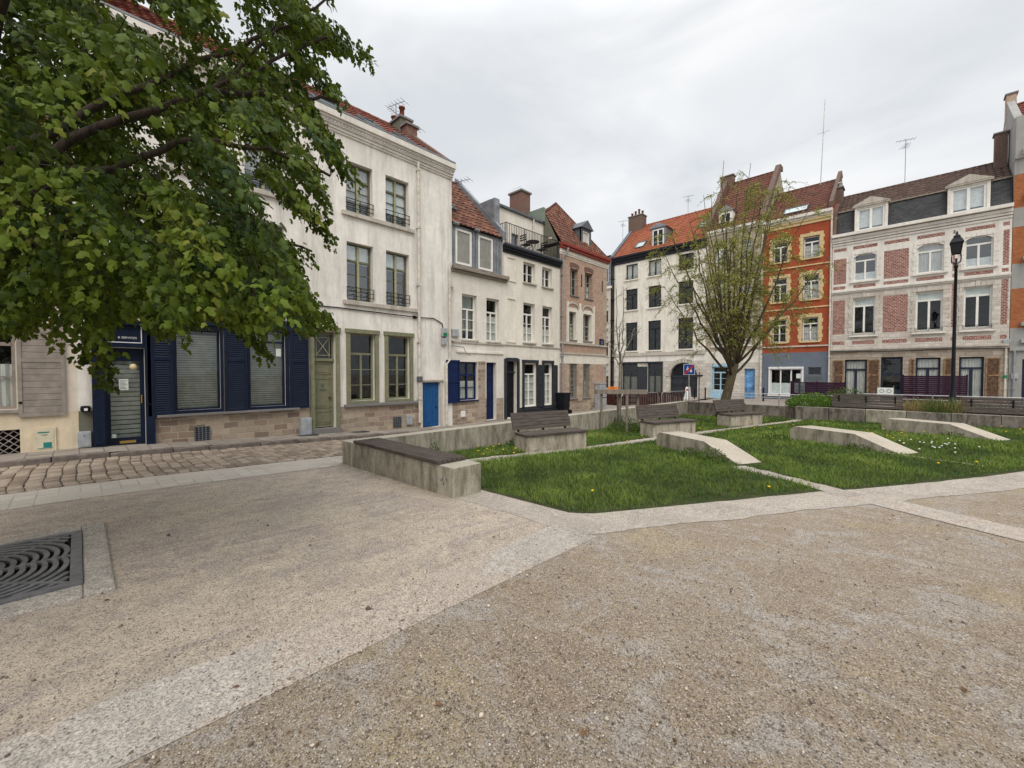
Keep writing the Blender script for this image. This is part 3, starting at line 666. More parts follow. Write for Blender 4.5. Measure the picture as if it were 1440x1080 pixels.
# lawn soil
def polysheet(name, poly, off, mat):
    import mathutils
    xs = [p[0] for p in poly]; ys = [p[1] for p in poly]; mb = MB(); st = .5
    x = math.floor(min(xs)/st)*st
    from mathutils.geometry import intersect_point_tri_2d
    pts = [Vector((p[0], p[1], T(*p)+off)) for p in poly]
    tri = mathutils.geometry.tessellate_polygon([pts])
    import bmesh
    bm = bmesh.new(); vs = [bm.verts.new(p) for p in pts]
    for t in tri:
        try: bm.faces.new([vs[i] for i in t])
        except ValueError: pass
    for _ in range(4): bmesh.ops.subdivide_edges(bm, edges=[e for e in bm.edges if e.calc_length() > .7], cuts=1, use_grid_fill=True)
    bmesh.ops.triangulate(bm, faces=bm.faces[:])
    for v in bm.verts: v.co.z = T(v.co.x, v.co.y)+off
    bmesh.ops.recalc_face_normals(bm, faces=bm.faces[:])
    me = bpy.data.meshes.new(name); bm.to_mesh(me); bm.free(); me.materials.append(MATS[mat]); o = bpy.data.objects.new(name, me); COL.objects.link(o)
    return tag(o, None, None, None, 'structure')
LAWN = [(-7.5, 3.95), (-2.97, 4.05), (-2.72, 4.22), (-.93, 7.35), (-.62, 7.72), (.76, 9.93), (4.62, 17.0), (6.5, 18.9), (-7.5, 19.0)]
polysheet('lawn_soil', LAWN, .005, 'soil')
# street
sheet('pavement', [-12.15, -11.6, -11.17], lin(-14, 34.5, .5), .10, 'flagstone')
def kerb():
    mb = MB(); rr = random.Random(3); y = -14.
    while y < 30:
        L = rr.uniform(.55, 1.0); j = rr.uniform(-.008, .008); z = T(-11.1, y+L/2)
        mb.box(-11.172, -11.0+j, y+.006, y+L-.006, z-.2, z+.106+j*.5, 'kerbstone'); y += L
    return tag(mb.build('kerb', bevel=.012), None, None, None, 'structure')
kerb()
sheet('road', [-11.0, -10, -9.3, -8.62], lin(10.5, 34, .5), .010, 'cobble_far')
sheet('road_bed', [-11.0, -10, -9.3, -8.62], lin(-14, 10.5, .5), -.004+.010, 'joint')
def cobbles():
    V = []; Fc = []; tt = []; rr = random.Random(11)
    y = -6.
    while y < 10.4:
        h = rr.uniform(.15, .18); x = -11.0; ph = y*1.3
        while x < -8.62:
            w = rr.uniform(.13, .21); w = min(w, -8.60-x)
            if w < .06: break
            skew = .022*math.sin(x*2.1+ph*.2)+.012*math.sin(x*5)
            cx, cy = x+w/2, y+h/2+skew; z = T(cx, cy)+.004; a, b = w/2-.008, h/2-.007; t = rr.uniform(.016, .024)
            tl = rr.uniform(-.006, .006); i = len(V); jx = lambda: rr.uniform(-.006, .006)
            for (sx, sy, k_, zz) in ((-1, -1, 1, 0), (1, -1, 1, 0), (1, 1, 1, 0), (-1, 1, 1, 0), (-1, -1, .96, .7), (1, -1, .96, .7), (1, 1, .96, .7), (-1, 1, .96, .7), (-1, -1, .80, 1), (1, -1, .80, 1), (1, 1, .80, 1), (-1, 1, .80, 1)):
                V.append((cx+sx*a*k_+jx(), cy+sy*b*k_+jx(), z+t*zz+tl*sx*zz))
            for L_ in (0, 4):
                for q in range(4): p = (q+1) % 4; Fc.append((i+L_+q, i+L_+p, i+L_+4+p, i+L_+4+q)); tt.append(0)
            Fc.append((i+8, i+9, i+10, i+11)); tt.append(0); c = rr.random()
            for q in range(9): tt[-1-q] = c
            x += w
        y += h
    o = npmesh('road_cobbles', np.array(V), np.array(Fc), 'cobble', np.array(tt), smooth=True); return tag(o, None, None, None, 'structure')
cobbles()
sheet('paving_border', [-8.62, -8.1, -7.62], lin(-14, 3.4, .5), .005, 'border_setts')
sheet('paving_border', [-8.62, -8.2, -7.80], lin(3.4, 20, .5), .005, 'border_setts')

# loose chips of gravel lying on the square
def chips():
    n = 26000; u = rng.random(n); th = rng.uniform(R(-66), R(66), n)-0; d = 1.15*(9/1.15)**(u**1.05)
    ang = R(44)+th; x = -np.sin(ang)*d; y = np.cos(ang)*d
    keep = (y < 3.6) | (x > -2.0) & (y < 6+1.6*(x+.7)); keep &= (x > -7.5); x, y, d = x[keep], y[keep], d[keep]; n = len(x)
    brown = x > -2.4; pr = rng.random(n) < np.where(brown, .95, .45); x, y, d = x[pr], y[pr], d[pr]; n = len(x)
    r = rng.gamma(3., .00095, n)+.0018; r = np.where(rng.random(n) < .008, r*2.6, r); z = np.array([T(a, b) for a, b in zip(x, y)])
    base = np.array([(1, 0, 0), (0, 1, 0), (-1, 0, 0), (0, -1, 0), (0, 0, .75), (0, 0, -.4)], float)
    a = rng.uniform(0, 6.28, n); c, s = np.cos(a), np.sin(a); V = np.zeros((n, 6, 3)); st = rng.uniform(.55, 1.5, (n, 6, 1))
    B = base[None]*st; V[:, :, 0] = B[:, :, 0]*c[:, None]-B[:, :, 1]*s[:, None]; V[:, :, 1] = B[:, :, 0]*s[:, None]+B[:, :, 1]*c[:, None]; V[:, :, 2] = B[:, :, 2]
    V *= r[:, None, None]; V[:, :, 0] += x[:, None]; V[:, :, 1] += y[:, None]; V[:, :, 2] += (z+.013)[:, None]-.006
    Fb = np.array([(0, 1, 4), (1, 2, 4), (2, 3, 4), (3, 0, 4), (1, 0, 5), (2, 1, 5), (3, 2, 5), (0, 3, 5)]); Fs = (Fb[None]+np.arange(n)[:, None, None]*6).reshape(-1, 3)
    t = np.repeat(rng.random(n)**1.4, 8)
    o = npmesh('gravel_chips', V.reshape(-1, 3), Fs, 'stone_chip', t); tag(o, None, None, None, 'stuff')
chips()

# =================================================================== GARDEN WALLS
def lowwall():
    t = thing('garden_wall', 'low concrete wall along the cobbled street, with a timber seat on its near end', 'wall', (-7.65, 3.45, T(-7.65, 3.45)))
    mb = MB(); g = lambda x, y: T(x, y)-.25
    mb.box(-7.80, -4.42, 3.45, 3.95, -.45, .335, 'concrete'); mb.build('wall_end', t, bevel=.012)
    m2 = MB(); m2.box(-7.80, -7.52, 3.955, 19.25, -.8, .332, 'concrete'); m2.build('wall_run', t, bevel=.012)
    s = MB(); W_ = .48; n = 6
    for i in range(n):
        y0 = 3.425+.505*i/n; s.box(-7.28+(i % 2)*.012, -4.72, y0, y0+.505/n-.010, .338, .392, 'bench_wood')
    o = s.build('timber_seat', t, bevel=.005)
    b = MB()
    for x in (-7.1, -6.3, -5.5, -4.9): b.box(x-.03, x+.03, 3.47, 3.92, .3345, .339, 'iron')
    g_ = MB()
    rr = random.Random(4)
    for i in range(7):
        x = -4.62+rr.uniform(-.10, .06); z = .10+rr.uniform(-.04, .05); g_.tube([(x, 3.4485, z), (x+rr.uniform(-.03, .03), 3.4485, z+rr.uniform(.01, .06)), (x+rr.uniform(0, .05), 3.4485, z)], .003, 4, 'ink')
    g_.build('scribble', t)
lowwall()
def back_walls():
    t = thing('retaining_wall', 'stained concrete wall closing the far left side of the lawn behind the willow', 'wall', (-5.4, 19.4, T(-5.4, 19.4)))
    mb = MB(); mb.box(-7.515, -3.2, 19.26, 19.52, -.8, .31, 'concrete_dark'); mb.build('wall_run', t, bevel=.01)
    t = thing('planter_wall', 'dark stained concrete planter wall with panel joints across the far side of the lawn', 'wall', (1., 18.9, T(1, 18.9)))
    x = -3.3; rr = random.Random(8); mb = MB()
    while x < 9:
        w = rr.choice((1.02, 1.02, .98)); mb.box(x+.006, x+w-.006, 18.82, 19.08, -.6, .355+rr.uniform(-.003, .003), rr.choice(('concrete_dark', 'concrete_dark', 'concrete'))); x += w
    mb.build('wall_run', t, bevel=.008)
    m2 = MB(); m2.box(-3.27, -3.03, 19.09, 21.6, -.6, .345, 'concrete_dark'); m2.build('wall_return', t, bevel=.01)
    s = MB(); s.box(-3.02, 9, 19.085, 21.6, -.3, .24, 'soil'); s.build('planting_bed', t)
back_walls()
# benches on concrete blocks
def bench(L):
    t = lthing('bench', '', 'bench', (0, 0, 0), 'timber and concrete benches beside the trodden path')
    b = MB(); b.box(-L/2, L/2, -.25, .27, -.2, .37, 'concrete_pale'); b.build('concrete_block', t, bevel=.012)
    s = MB()
    for i in range(6): y = -.30+.092*i; s.box(-L/2-.02, L/2+.02-.01*(i % 2), y, y+.078, .385, .43, 'bench_wood')
    for x in (-L/2+.2, 0, L/2-.2): s.box(x-.03, x+.03, -.26, .23, .370, .386, 'iron')
    s.build('seat', t, bevel=.005)
    k_ = MB(); an = R(20); cy, sy = math.sin(an), math.cos(an)
    for i in range(5):
        z = .05+.083*i; y0 = .255+z*cy; z0 = .43+z*sy; h = .077
        k_.prism([(-L/2-.02, y0, z0), (-L/2-.02, y0+h*cy, z0+h*sy), (-L/2-.02, y0+h*cy+.032*sy, z0+h*sy-.032*cy), (-L/2-.02, y0+.032*sy, z0-.032*cy)], (L-.05+.012*(i % 3), 0, 0), 'bench_wood')
    for x in (-L/2+.15, 0, L/2-.2): k_.prism([(x-.02, .285, .37), (x-.02, .30+.42*cy+.03, .43+.42*sy), (x-.02, .30+.42*cy+.06, .43+.42*sy), (x-.02, .33, .37)], (.04, 0, 0), 'iron')
    k_.build('backrest', t, bevel=.004); return t
for i, (a, b, lab) in enumerate((((-6.24, 6.92), (-5.78, 8.6), 'nearest weathered timber bench on a pale concrete block, closest to the low street wall'),
                              ((-5.28, 11.15), (-4.72, 12.75), 'middle timber bench on a concrete block, just right of the staked young tree'),
                              ((-4.38, 14.9), (-3.83, 16.45), 'farthest timber bench on a concrete block, in front of the willow trunk'))):
    a, b = Vector(a), Vector(b); d = (b-a).normalized(); c = (a+b)/2-Vector((d.y, -d.x))*.25
    L = (b-a).length; o = bench(L); o['label'] = lab; o.location = (c.x, c.y, T(c.x, c.y)); o.rotation_euler = (0, 0, math.atan2(d.y, d.x))
# ramp blocks
def ramp():
    t = lthing('concrete_ramp', '', 'concrete block', (0, 0, 0), 'low concrete ramp blocks in the lawn')
    w = .60; H = .37; L1 = 1.52; L2 = 2.62; mb = MB()
    P = [(0, 0, -.3), (L2+.25, 0, -.3), (L2+.25, 0, .012), (L2-.1, 0, .018), (L1, 0, H), (0.12, 0, H), (0, 0, H-.07)]
    mb.prism(P, (0, w, 0), 'concrete_pale'); mb.build('block', t, bevel=.012); return t
for i, ((a, b), lab) in enumerate(zip((((-4.52, 9.73), (-2.3, 8.15)), ((-2.34, 12.77), (-.35, 11.45)), ((-.72, 16.35), (1.35, 15.0))),
        ('nearest concrete ramp block, its low end meeting the trodden path between two lawns', 'second concrete ramp block, alone in the middle of the right-hand lawn', 'farthest concrete ramp block, close under the planter wall'))):
    o = ramp(); o['label'] = lab; a = Vector(a); o.location = (a.x, a.y, T(*a)); o.rotation_euler = (0, 0, R(-27.5)+0)
# timber backs of the benches on the planter wall
def backboard(x0, x1, lab):
    t = lthing('planter_bench', lab, 'bench', ((x0+x1)/2, 19.16, .36), 'timber bench backs on the planter wall'); mb = MB(); W_ = (x1-x0)/2
    for i in range(5): z = .03+.095*i; y = .03*i; mb.box(-W_, W_-.01*(i % 2), y-.02, y+.015, z, z+.082, 'fence_wood')
    mb.build('backrest', t, bevel=.004); s = MB(); s.box(-W_, W_, .07, .5, -.01, .035, 'fence_wood'); s.build('seat', t)
    for x in (-W_+.2, 0, W_-.2): b = MB(); b.box(x-.02, x+.02, .03, .06, -.1, .45, 'iron'); b.build('bracket', t)
backboard(-2.23, -.32, 'dark slatted timber bench back on the planter wall, left of the grasses')
backboard(1.02, 3.1, 'dark slatted timber bench back on the planter wall, right of the grasses')
# tree grate
pavem('worn_edge', (.50, .45, .38), (.33, .29, .24), False)
def grate():
    t = thing('tree_grate', 'square cast metal tree grate with curved slots in a worn concrete surround', 'grate', (-5.24, -.75, 0))
    x0, x1, y0, y1 = -6.0, -4.48, -1.52, 0.
    f = MB()
    for q in ((x0-.24, x1+.24, y1, y1+.17), (x0-.24, x1+.24, y0-.17, y0), (x1, x1+.24, y0, y1), (x0-.24, x0, y0, y1)): f.box(*q, -.1, .022, 'worn_edge')
    f.build('concrete_surround', t, bevel=.015)
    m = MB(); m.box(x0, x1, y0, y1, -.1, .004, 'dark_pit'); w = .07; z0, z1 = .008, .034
    for q in ((x0, x1, y1-w, y1), (x0, x1, y0, y0+w), (x0, x0+w, y0+w, y1-w), (x1-w, x1, y0+w, y1-w)): m.box(*q, z0, z1, 'grate_metal')
    cx, cy = (x0+x1)/2, (y0+y1)/2; h = .76-w
    r = .22
    while r < 1.0:
        k_ = int(40+r*60)
        for i in range(k_):
            a, b = 2*math.pi*i/k_, 2*math.pi*(i+1)/k_; s = r+.032
            # lobed rings, pinched toward the four ribs
            def P(rad, an): rr = rad*(1+.16*abs(math.sin(2*an))); return cx+rr*math.cos(an), cy+rr*math.sin(an)
            q = [P(r, a), P(s, a), P(s, b), P(r, b)]
            if all(abs(p[0]-cx) < h+.01 and abs(p[1]-cy) < h+.01 for p in q): m.face([(p[0], p[1], z1-.002) for p in q], 'grate_metal'); m.face([(q[0][0], q[0][1], z0), (q[3][0], q[3][1], z0), (q[3][0], q[3][1], z1-.002), (q[0][0], q[0][1], z1-.002)], 'grate_metal'); m.face([(q[1][0], q[1][1], z0), (q[2][0], q[2][1], z0), (q[2][0], q[2][1], z1-.002), (q[1][0], q[1][1], z1-.002)], 'grate_metal')
        r += .058
    for an in (R(45), R(135), R(225), R(315), 0, R(90), R(180), R(270)):
        L = h*(1.40 if abs(math.sin(2*an)) > .5 else 1.0); dx, dy = math.cos(an), math.sin(an); m.prism([(cx+dx*.22-dy*.016, cy+dy*.22+dx*.016, z0), (cx+dx*L-dy*.016, cy+dy*L+dx*.016, z0), (cx+dx*L+dy*.016, cy+dy*L-dx*.016, z0), (cx+dx*.22+dy*.016, cy+dy*.22-dx*.016, z0)], (0, 0, z1-z0-.001), 'grate_metal')
    m.build('grate', t)
grate()

for (y, lab) in ((4.28, 'dark cast drain cover in the pavement before the shop window'), (5.75, 'dark cast drain cover in the pavement under the green windows')):
    z = T(-11.85, y)+.10; t = lthing('drain_cover', lab, 'drain cover', (-11.86, y, z), 'drain covers in the pavement'); m = MB(); m.box(-.17, .17, -.26, .26, -.02, .010, 'iron')
    for i in range(7): m.box(-.14, .14, -.22+.068*i, -.19+.068*i, .010, .014, 'lead_grey')
    m.build('cover', t)

def litter():
    r_ = np.random.default_rng(5); m = MB()
    for i in range(150):
        d = 1.3*(7/1.3)**r_.random(); an = R(44)+r_.uniform(R(-60), R(60)); x, y = -math.sin(an)*d, math.cos(an)*d
        if y > 3.2 or x < -7: continue
        a = r_.uniform(0, 3.14); L = r_.uniform(.012, .045); z = T(x, y)+.006
        if i % 3: m.tube([(x, y, z), (x+L*.5*math.cos(a), y+L*.5*math.sin(a), z+.004), (x+L*math.cos(a+.3), y+L*math.sin(a+.3), z)], .0013, 3, 'straw')
        else: c, s = math.cos(a)*L*.6, math.sin(a)*L*.6; m.face([(x-c, y-s, z), (x+s*.5, y-c*.5, z+.006), (x+c, y+s, z+.002), (x-s*.5, y+c*.5, z+.005)], 'dead_leaf')
    tag(m.build('litter'), None, None, None, 'stuff')
paint('straw', (.50, .40, .22), .8, .2); paint('dead_leaf', (.16, .085, .04), .8, .3)
litter()

# =================================================================== HOUSES, LEFT ROW
def house(name, label, fa, s, cat='house', z=None):
    p = fa.p(s, 0, 0); return thing(name, label, cat, (p[0], p[1], T(p[0], p[1])))
# ---- A: tall white house
def house_a():
    h = house('white_house', 'tall white plastered house with red tiled roof, navy shopfront and sage green door and windows', FL, 4.7); fa = FL
    up = [(5.55, 6.38, 6.36, 7.83), (6.82, 7.65, 6.36, 7.83), (5.55, 6.38, 3.77, 5.48), (6.82, 7.65, 3.77, 5.48),
          (2.98, 3.86, 6.28, 7.83), (1.45, 2.33, 6.28, 7.83), (2.98, 3.86, 3.77, 5.48), (1.45, 2.33, 3.77, 5.48)]
    gr_ = [(.40, 1.02, .05, 2.14), (1.54, 2.40, .75, 2.62), (3.01, 3.85, .75, 2.72), (4.58, 5.19, .03, 2.78), (5.62, 6.41, .77, 2.80), (6.86, 7.65, .77, 2.80), (8.12, 8.86, -.26, 1.29)]
    mb = MB(); reg = [(0, 9.42, -.6, 8.97, 'plaster_white'), (1.15, 4.48, -.6, .68, 'stone_L'), (5.31, 8.04, -.6, .62, 'stone_L'), (8.06, 9.02, -.6, 1.40, 'plaster_pink'), (4.48, 5.31, -.6, .1, 'stone_L'), (0, .2, -.6, .84, 'render_dark')]
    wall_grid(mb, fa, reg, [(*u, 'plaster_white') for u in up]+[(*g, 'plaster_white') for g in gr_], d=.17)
    body(mb, fa, 0, 9.42, -.6, 8.97, 7.0, 'plaster_white', (-3.4, 11.55)); mb.build('wall', h)
    r = tiles(fa, 0.05, 9.2, .10, 8.92, -3.4, 11.6, 'tile_red', h, seed=3)
    # raking parapet on the right gable, stepped back from the eaves
    p = MB(); p.prism([fa.p(9.16, .12, 8.85), fa.p(9.16, -3.4, 11.62), fa.p(9.16, -3.4, 11.82), fa.p(9.16, .12, 9.10)], (0, .28, 0), 'brick_chim'); p.build('gable_parapet', h)
    p = MB(); p.prism([fa.p(-.02, .12, 8.85), fa.p(-.02, -3.4, 11.62), fa.p(-.02, -3.4, 12.0), fa.p(-.02, .12, 9.25)], (0, .26, 0), 'render_grey'); p.build('gable_parapet', h)
    for a, b in ((4.95, 5.75), (6.45, 7.05), (7.75, 8.25)): skylight(h, fa, a, b, .1, 8.92, -3.4, 11.6, .75, 1.65)
    moulding(h, fa, -.01, 9.43, [(8.50, 8.56, .05), (8.56, 8.64, .09), (8.64, 8.72, .14), (8.74, 8.80, .20), (8.80, 8.98, .26)], 'white_trim')
    dn = MB(); pts = [(.04, 8.735)]
    for i in range(91): s = .05+i*.102; pts += [(s, 8.675), (s+.055, 8.675), (s+.055, 8.715), (s+.102, 8.715)]
    pts.append((pts[-1][0], 8.735)); dn.prism([fa.p(a, .13, b) for a, b in pts], (.035, 0, 0), 'white_trim'); dn.build('dentils', h)
    g = MB(); fa.box(g, -.01, 9.40, 8.985, 9.03, .02, .27, 'zinc'); g.build('gutter', h)
    gray = 'olive_frame'
    def win(s0, s1, z0, z1, **k):
        def light(mb): fa.box(mb, (s0+s1)/2-.035, (s0+s1)/2+.035, z0+.05, z1-.05, -.17, -.142, 'sage_light')
        return window(h, fa, s0, s1, z0, z1, gray, d=.17, fw=.05, cols=2, tr=.70, bars=2, glass='glass_sky', rail=('iron', .12, .38, 3), extra=light, **k)
    for i, u in enumerate(up): win(*u, cur=[('curtain', .3, 1), ('blind_pale', .25, .98), ('blind_pale', .66, 1), ('blind_pale', .66, 1)][i % 4])
    moulding(h, fa, 5.40, 7.83, [(6.22, 6.34, .09)], 'stone_trim', 'sill_ledge'); moulding(h, fa, 2.80, 4.05, [(6.14, 6.26, .09)], 'stone_trim', 'sill_ledge'); moulding(h, fa, 1.3, 2.5, [(6.14, 6.26, .09)], 'stone_trim', 'sill_ledge')
    moulding(h, fa, 5.42, 7.95, [(3.63, 3.75, .08)], 'stone_trim', 'sill_ledge'); moulding(h, fa, 1.3, 4.1, [(3.63, 3.75, .08)], 'stone_trim', 'sill_ledge')
    # oval plaster medallion
    m = MB(); pts = [(5.10+.36*math.cos(a), 8.08+.17*math.sin(a)) for a in [i*2*math.pi/24 for i in range(24)]]
    m.prism([fa.p(a, -.02, b) for a, b in pts], (.05, 0, 0), 'plaster_white'); m.prism([fa.p(5.10+(a-5.10)*.8, 0, 8.08+(b-8.08)*.75) for a, b in pts], (.045, 0, 0), 'stone_trim'); m.build('medallion', h, bevel=.006)
    # cable
    c = MB(); c.tube([fa.p(*q) for q in ((.3, .03, 3.42), (2.5, .03, 3.44), (5.2, .03, 3.50), (8.0, .05, 3.47), (8.6, .03, 3.50), (8.95, .03, 3.36), (9.06, .03, 3.0), (9.07, .03, 2.7))], .018, 6, 'iron'); fa.box(c, 7.78, 7.9, 3.42, 3.52, 0, .05, 'iron'); c.build('cable', h)
    pipe(h, fa, 7.98, -.05, 8.62, 'pipe_white'); m = MB(); fa.box(m, 7.90, 8.06, 1.32, 1.50, .02, .16, 'lead_grey'); m.build('pipe_collar', h, bevel=.02)
    wallbox(h, fa, 8.92, 9.14, 2.90, 3.19, .10, 'box_grey', 'meter_box'); wallbox(h, fa, 8.92, 9.12, 2.60, 2.84, .09, 'box_grey', 'meter_box')
    m = MB(); fa.box(m, 8.95, 9.11, 2.92, 3.03, .108, .112, 'green_plastic'); m.build('sticker', h)
    # green door
    d = MB()
    for q in ((4.47, 4.58, .05, 2.86, 0, .05), (5.19, 5.30, .05, 2.86, 0, .05), (4.44, 5.33, 2.78, 2.92, 0, .07), (4.50, 4.58, .05, 2.86, .05, .065)): fa.box(d, *q, 'sage')
    for q in ((4.58, 5.19, 1.95, 2.03, -.19, -.10), (4.58, 4.63, 2.03, 2.78, -.2, -.14), (5.14, 5.19, 2.03, 2.78, -.2, -.14), (4.63, 5.14, 2.70, 2.78, -.2, -.14)): fa.box(d, *q, 'sage')
    d.build('door_frame', h, bevel=.004)
    w = MB(); 
    for a, b in ((4.70, 4.70), (5.07, 5.07)): w.tube([fa.p(a, -.15, 2.05), fa.p(b, -.15, 2.70)], .012, 4, 'sage_light')
    for z in (2.12, 2.62): w.tube([fa.p(4.63, -.15, z), fa.p(5.14, -.15, z)], .012, 4, 'sage_light')
    w.tube([fa.p(4.70, -.15, 2.12), fa.p(5.07, -.15, 2.62)], .013, 4, 'sage_light'); w.tube([fa.p(5.07, -.15, 2.12), fa.p(4.70, -.15, 2.62)], .013, 4, 'sage_light')
    tw = w.build('transom_window', h); p = MB(); p.face([fa.p(4.6, -.17, 2.03), fa.p(5.17, -.17, 2.03), fa.p(5.17, -.17, 2.75), fa.p(4.6, -.17, 2.75)], 'glass'); p.build('pane', tw, loc=tw['_o'])
    dd = door_panel(h, fa, 4.58, 5.19, .06, 1.95, 'sage', panels=((.04, .24), (.29, .74), (.80, .97)), d=.17)
    m = MB(); fa.box(m, 4.79, 4.96, 1.11, 1.145, -.16, -.145, 'ink'); m.build('letter_slot', dd, loc=dd['_o']); text('8', dd, fa, 4.845, 1.22, -.148, .12, 'ink', 'house_number')
    st = MB(); fa.box(st, 4.46, 5.32, -.4, .045, -.05, .10, 'bluestone'); st.build('doorstep', h, bevel=.01)
    # green windows
    for s0, s1, a, b in ((5.62, 6.41, 5.50, 6.53), (6.86, 7.65, 6.74, 7.77)):
        w = window(h, fa, s0, s1, .77, 2.80, 'sage', d=.13, fw=.055, cols=2, tr=.70, bars=2)
        f = MB()
        for q in ((a, s0, .69, 2.88, -.02, .045), (s1, b, .69, 2.88, -.02, .045), (a-.03, b+.03, 2.80, 2.92, -.02, .07), (s0, s1, .69, .77, -.02, .04)): fa.box(f, *q, 'sage')
        f.build('casing', w, loc=w['_o'], bevel=.004)
    moulding(h, fa, 5.42, 7.90, [(.60, .685, .10)], 'bluestone', 'sill_ledge')
    for s0, s1, z0, z1 in ((7.03, 7.30, -.15, .19), (1.88, 2.16, .0, .34)):
        v = MB(); fa.box(v, s0, s1, z0, z1, -.01, .006, 'dark_pit')
        for i in range(5): s = s0+(s1-s0)*i/4; fa.box(v, s-.01, s+.01, z0, z1, .006, .028, 'lead_grey')
        for i in range(8): z = z0+(z1-z0)*i/7; fa.box(v, s0, s1, z-.008, z+.008, .006, .022, 'lead_grey')
        v.build('vent_grille', h)
    wallbox(h, fa, 7.50, 7.72, -.10, .22, .05, 'box_grey', 'meter_box'); wallbox(h, fa, 4.18, 4.46, -.14, .38, .14, 'box_grey', 'meter_box')
    # blue cellar door
    f = MB(); fa.box(f, 8.04, 9.0, 1.29, 1.36, 0, .05, 'greybrown'); fa.box(f, 8.05, 8.12, -.35, 1.29, 0, .05, 'plaster_pink'); fa.box(f, 8.86, 8.94, -.35, 1.29, 0, .04, 'stone_trim'); f.build('door_frame', h, bevel=.006)
    door_panel(h, fa, 8.12, 8.86, -.24, 1.29, 'blue_door', planks=6, d=.08)
    # shopfront
    f = MB()
    for q in ((.20, .40, -.02, 2.62, 0, .09), (1.02, 1.17, -.02, 2.62, 0, .09), (.22, .38, .15, 2.5, .09, .115), (.40, 1.02, 2.15, 2.62, -.02, .05), (.16, 1.20, 2.62, 2.72, 0, .14), (1.17, 4.47, 2.72, 2.92, 0, .12), (1.17, 4.47, 2.92, 2.97, 0, .17),
              (1.50, 1.545, .68, 2.72, -.02, .05), (2.40, 2.45, .68, 2.72, -.02, .05), (2.965, 3.01, .68, 2.72, -.02, .05), (3.85, 3.93, .68, 2.72, -.02, .05), (1.545, 2.40, 2.62, 2.72, -.02, .05), (1.545, 2.40, .68, .75, -.02, .05), (3.01, 3.85, .68, .75, -.02, .05)): fa.box(f, *q, 'navy')
    f.build('shopfront', h, bevel=.004)
    sg = MB(); fa.box(sg, .44, .98, 2.245, 2.262, .05, .056, 'sign_white'); fa.box(sg, .965, .98, 2.262, 2.6, .05, .056, 'sign_white'); s_ = sg.build('shop_sign', h)
    text('& SERVICES', s_, fa, .60, 2.335, .052, .06, 'sign_white')
    d = MB(); frame(d, fa, .40, 1.02, .05, 2.14, -.12, .075, 'navy', cols=1); fa.box(d, .475, .945, .05, .22, -.16, -.115, 'navy'); fa.box(d, .475, .945, 1.86, 2.08, -.17, -.118, 'navy'); do = d.build('door', h)
    p = MB(); p.face([fa.p(.47, -.14, .2), fa.p(.95, -.14, .2), fa.p(.95, -.14, 1.9), fa.p(.47, -.14, 1.9)], 'glass'); p.build('pane', do, loc=do['_o'])
    b = MB(); 
    for i in range(17): z = .2+.1*i; b.face([fa.p(.44, -.25, z), fa.p(.98, -.25, z), fa.p(.98, -.215, z+.085), fa.p(.44, -.215, z+.085)], 'blind_slat')
    b.build('blind', do, loc=do['_o'])
    p = MB(); fa.box(p, .61, .76, 1.24, 1.48, -.136, -.132, 'paper')
    for i in range(7): fa.box(p, .63, .74-.02*(i % 3), 1.27+i*.028, 1.278+i*.028, -.132, -.130, 'ink')
    fa.box(p, .48, .55, .23, .31, -.136, -.132, 'paper'); p.build('notice', do, loc=do['_o'])
    p = MB(); fa.box(p, .60, .86, .10, .155, -.115, -.098, 'brass'); p.build('letter_plate', do, loc=do['_o']); p = MB(); fa.box(p, .955, .975, .95, 1.13, -.12, -.08, 'brass'); p.build('handle', do, loc=do['_o'])
    p = MB(); p.lathe(fa.p(.84, -.10, 1.74), [(0, .07), (.05, .05), (.065, 0), (.05, -.05), (0, -.07)], 12, 'cream_lamp'); p.build('door_lamp', do, loc=do['_o'], smooth=True)
    st = MB(); fa.box(st, .18, 1.18, -.3, .04, -.05, .06, 'bluestone'); st.build('doorstep', h, bevel=.01)
    for s0, s1, z1, tr in ((1.54, 2.40, 2.62, None), (3.01, 3.85, 2.72, .84)):
        window(h, fa, s0, s1, .75, z1, 'navy', d=.06, fw=.04, cols=1, tr=tr, tbars=2 if tr else 0, cur=('blind_slat', 0, .97))
    moulding(h, fa, 1.20, 4.16, [(.62, .675, .12)], 'bluestone', 'sill_ledge')
    for a, b in ((1.06, 1.50), (2.47, 2.95), (3.94, 4.42)): shutter(h, fa, a, b, .66, 2.70, 'navy', n=.055, split=.62)
    m = MB(); fa.box(m, 3.65, 3.77, 2.05, 2.25, -.088, -.084, 'paper'); m.build('notice', h)
    # chimney on the right gable
    chimney(h, -15.9, -14.7, 8.95, 9.45, 10.2, 11.62, 'render_dark', pots=2); chimney(h, -14.65, -14.3, 8.98, 9.45, 10.2, 11.2, 'brick_chim', pots=0)
    chimney(h, -16.4, -14.6, -.3, .3, 10.2, 13.0, 'render_grey', pots=2)
    antenna(h, fa.p(9.35, -3.6, 11.2), 1.6)
paint('cream_lamp', (.75, .62, .38), .3, .05)
house_a()
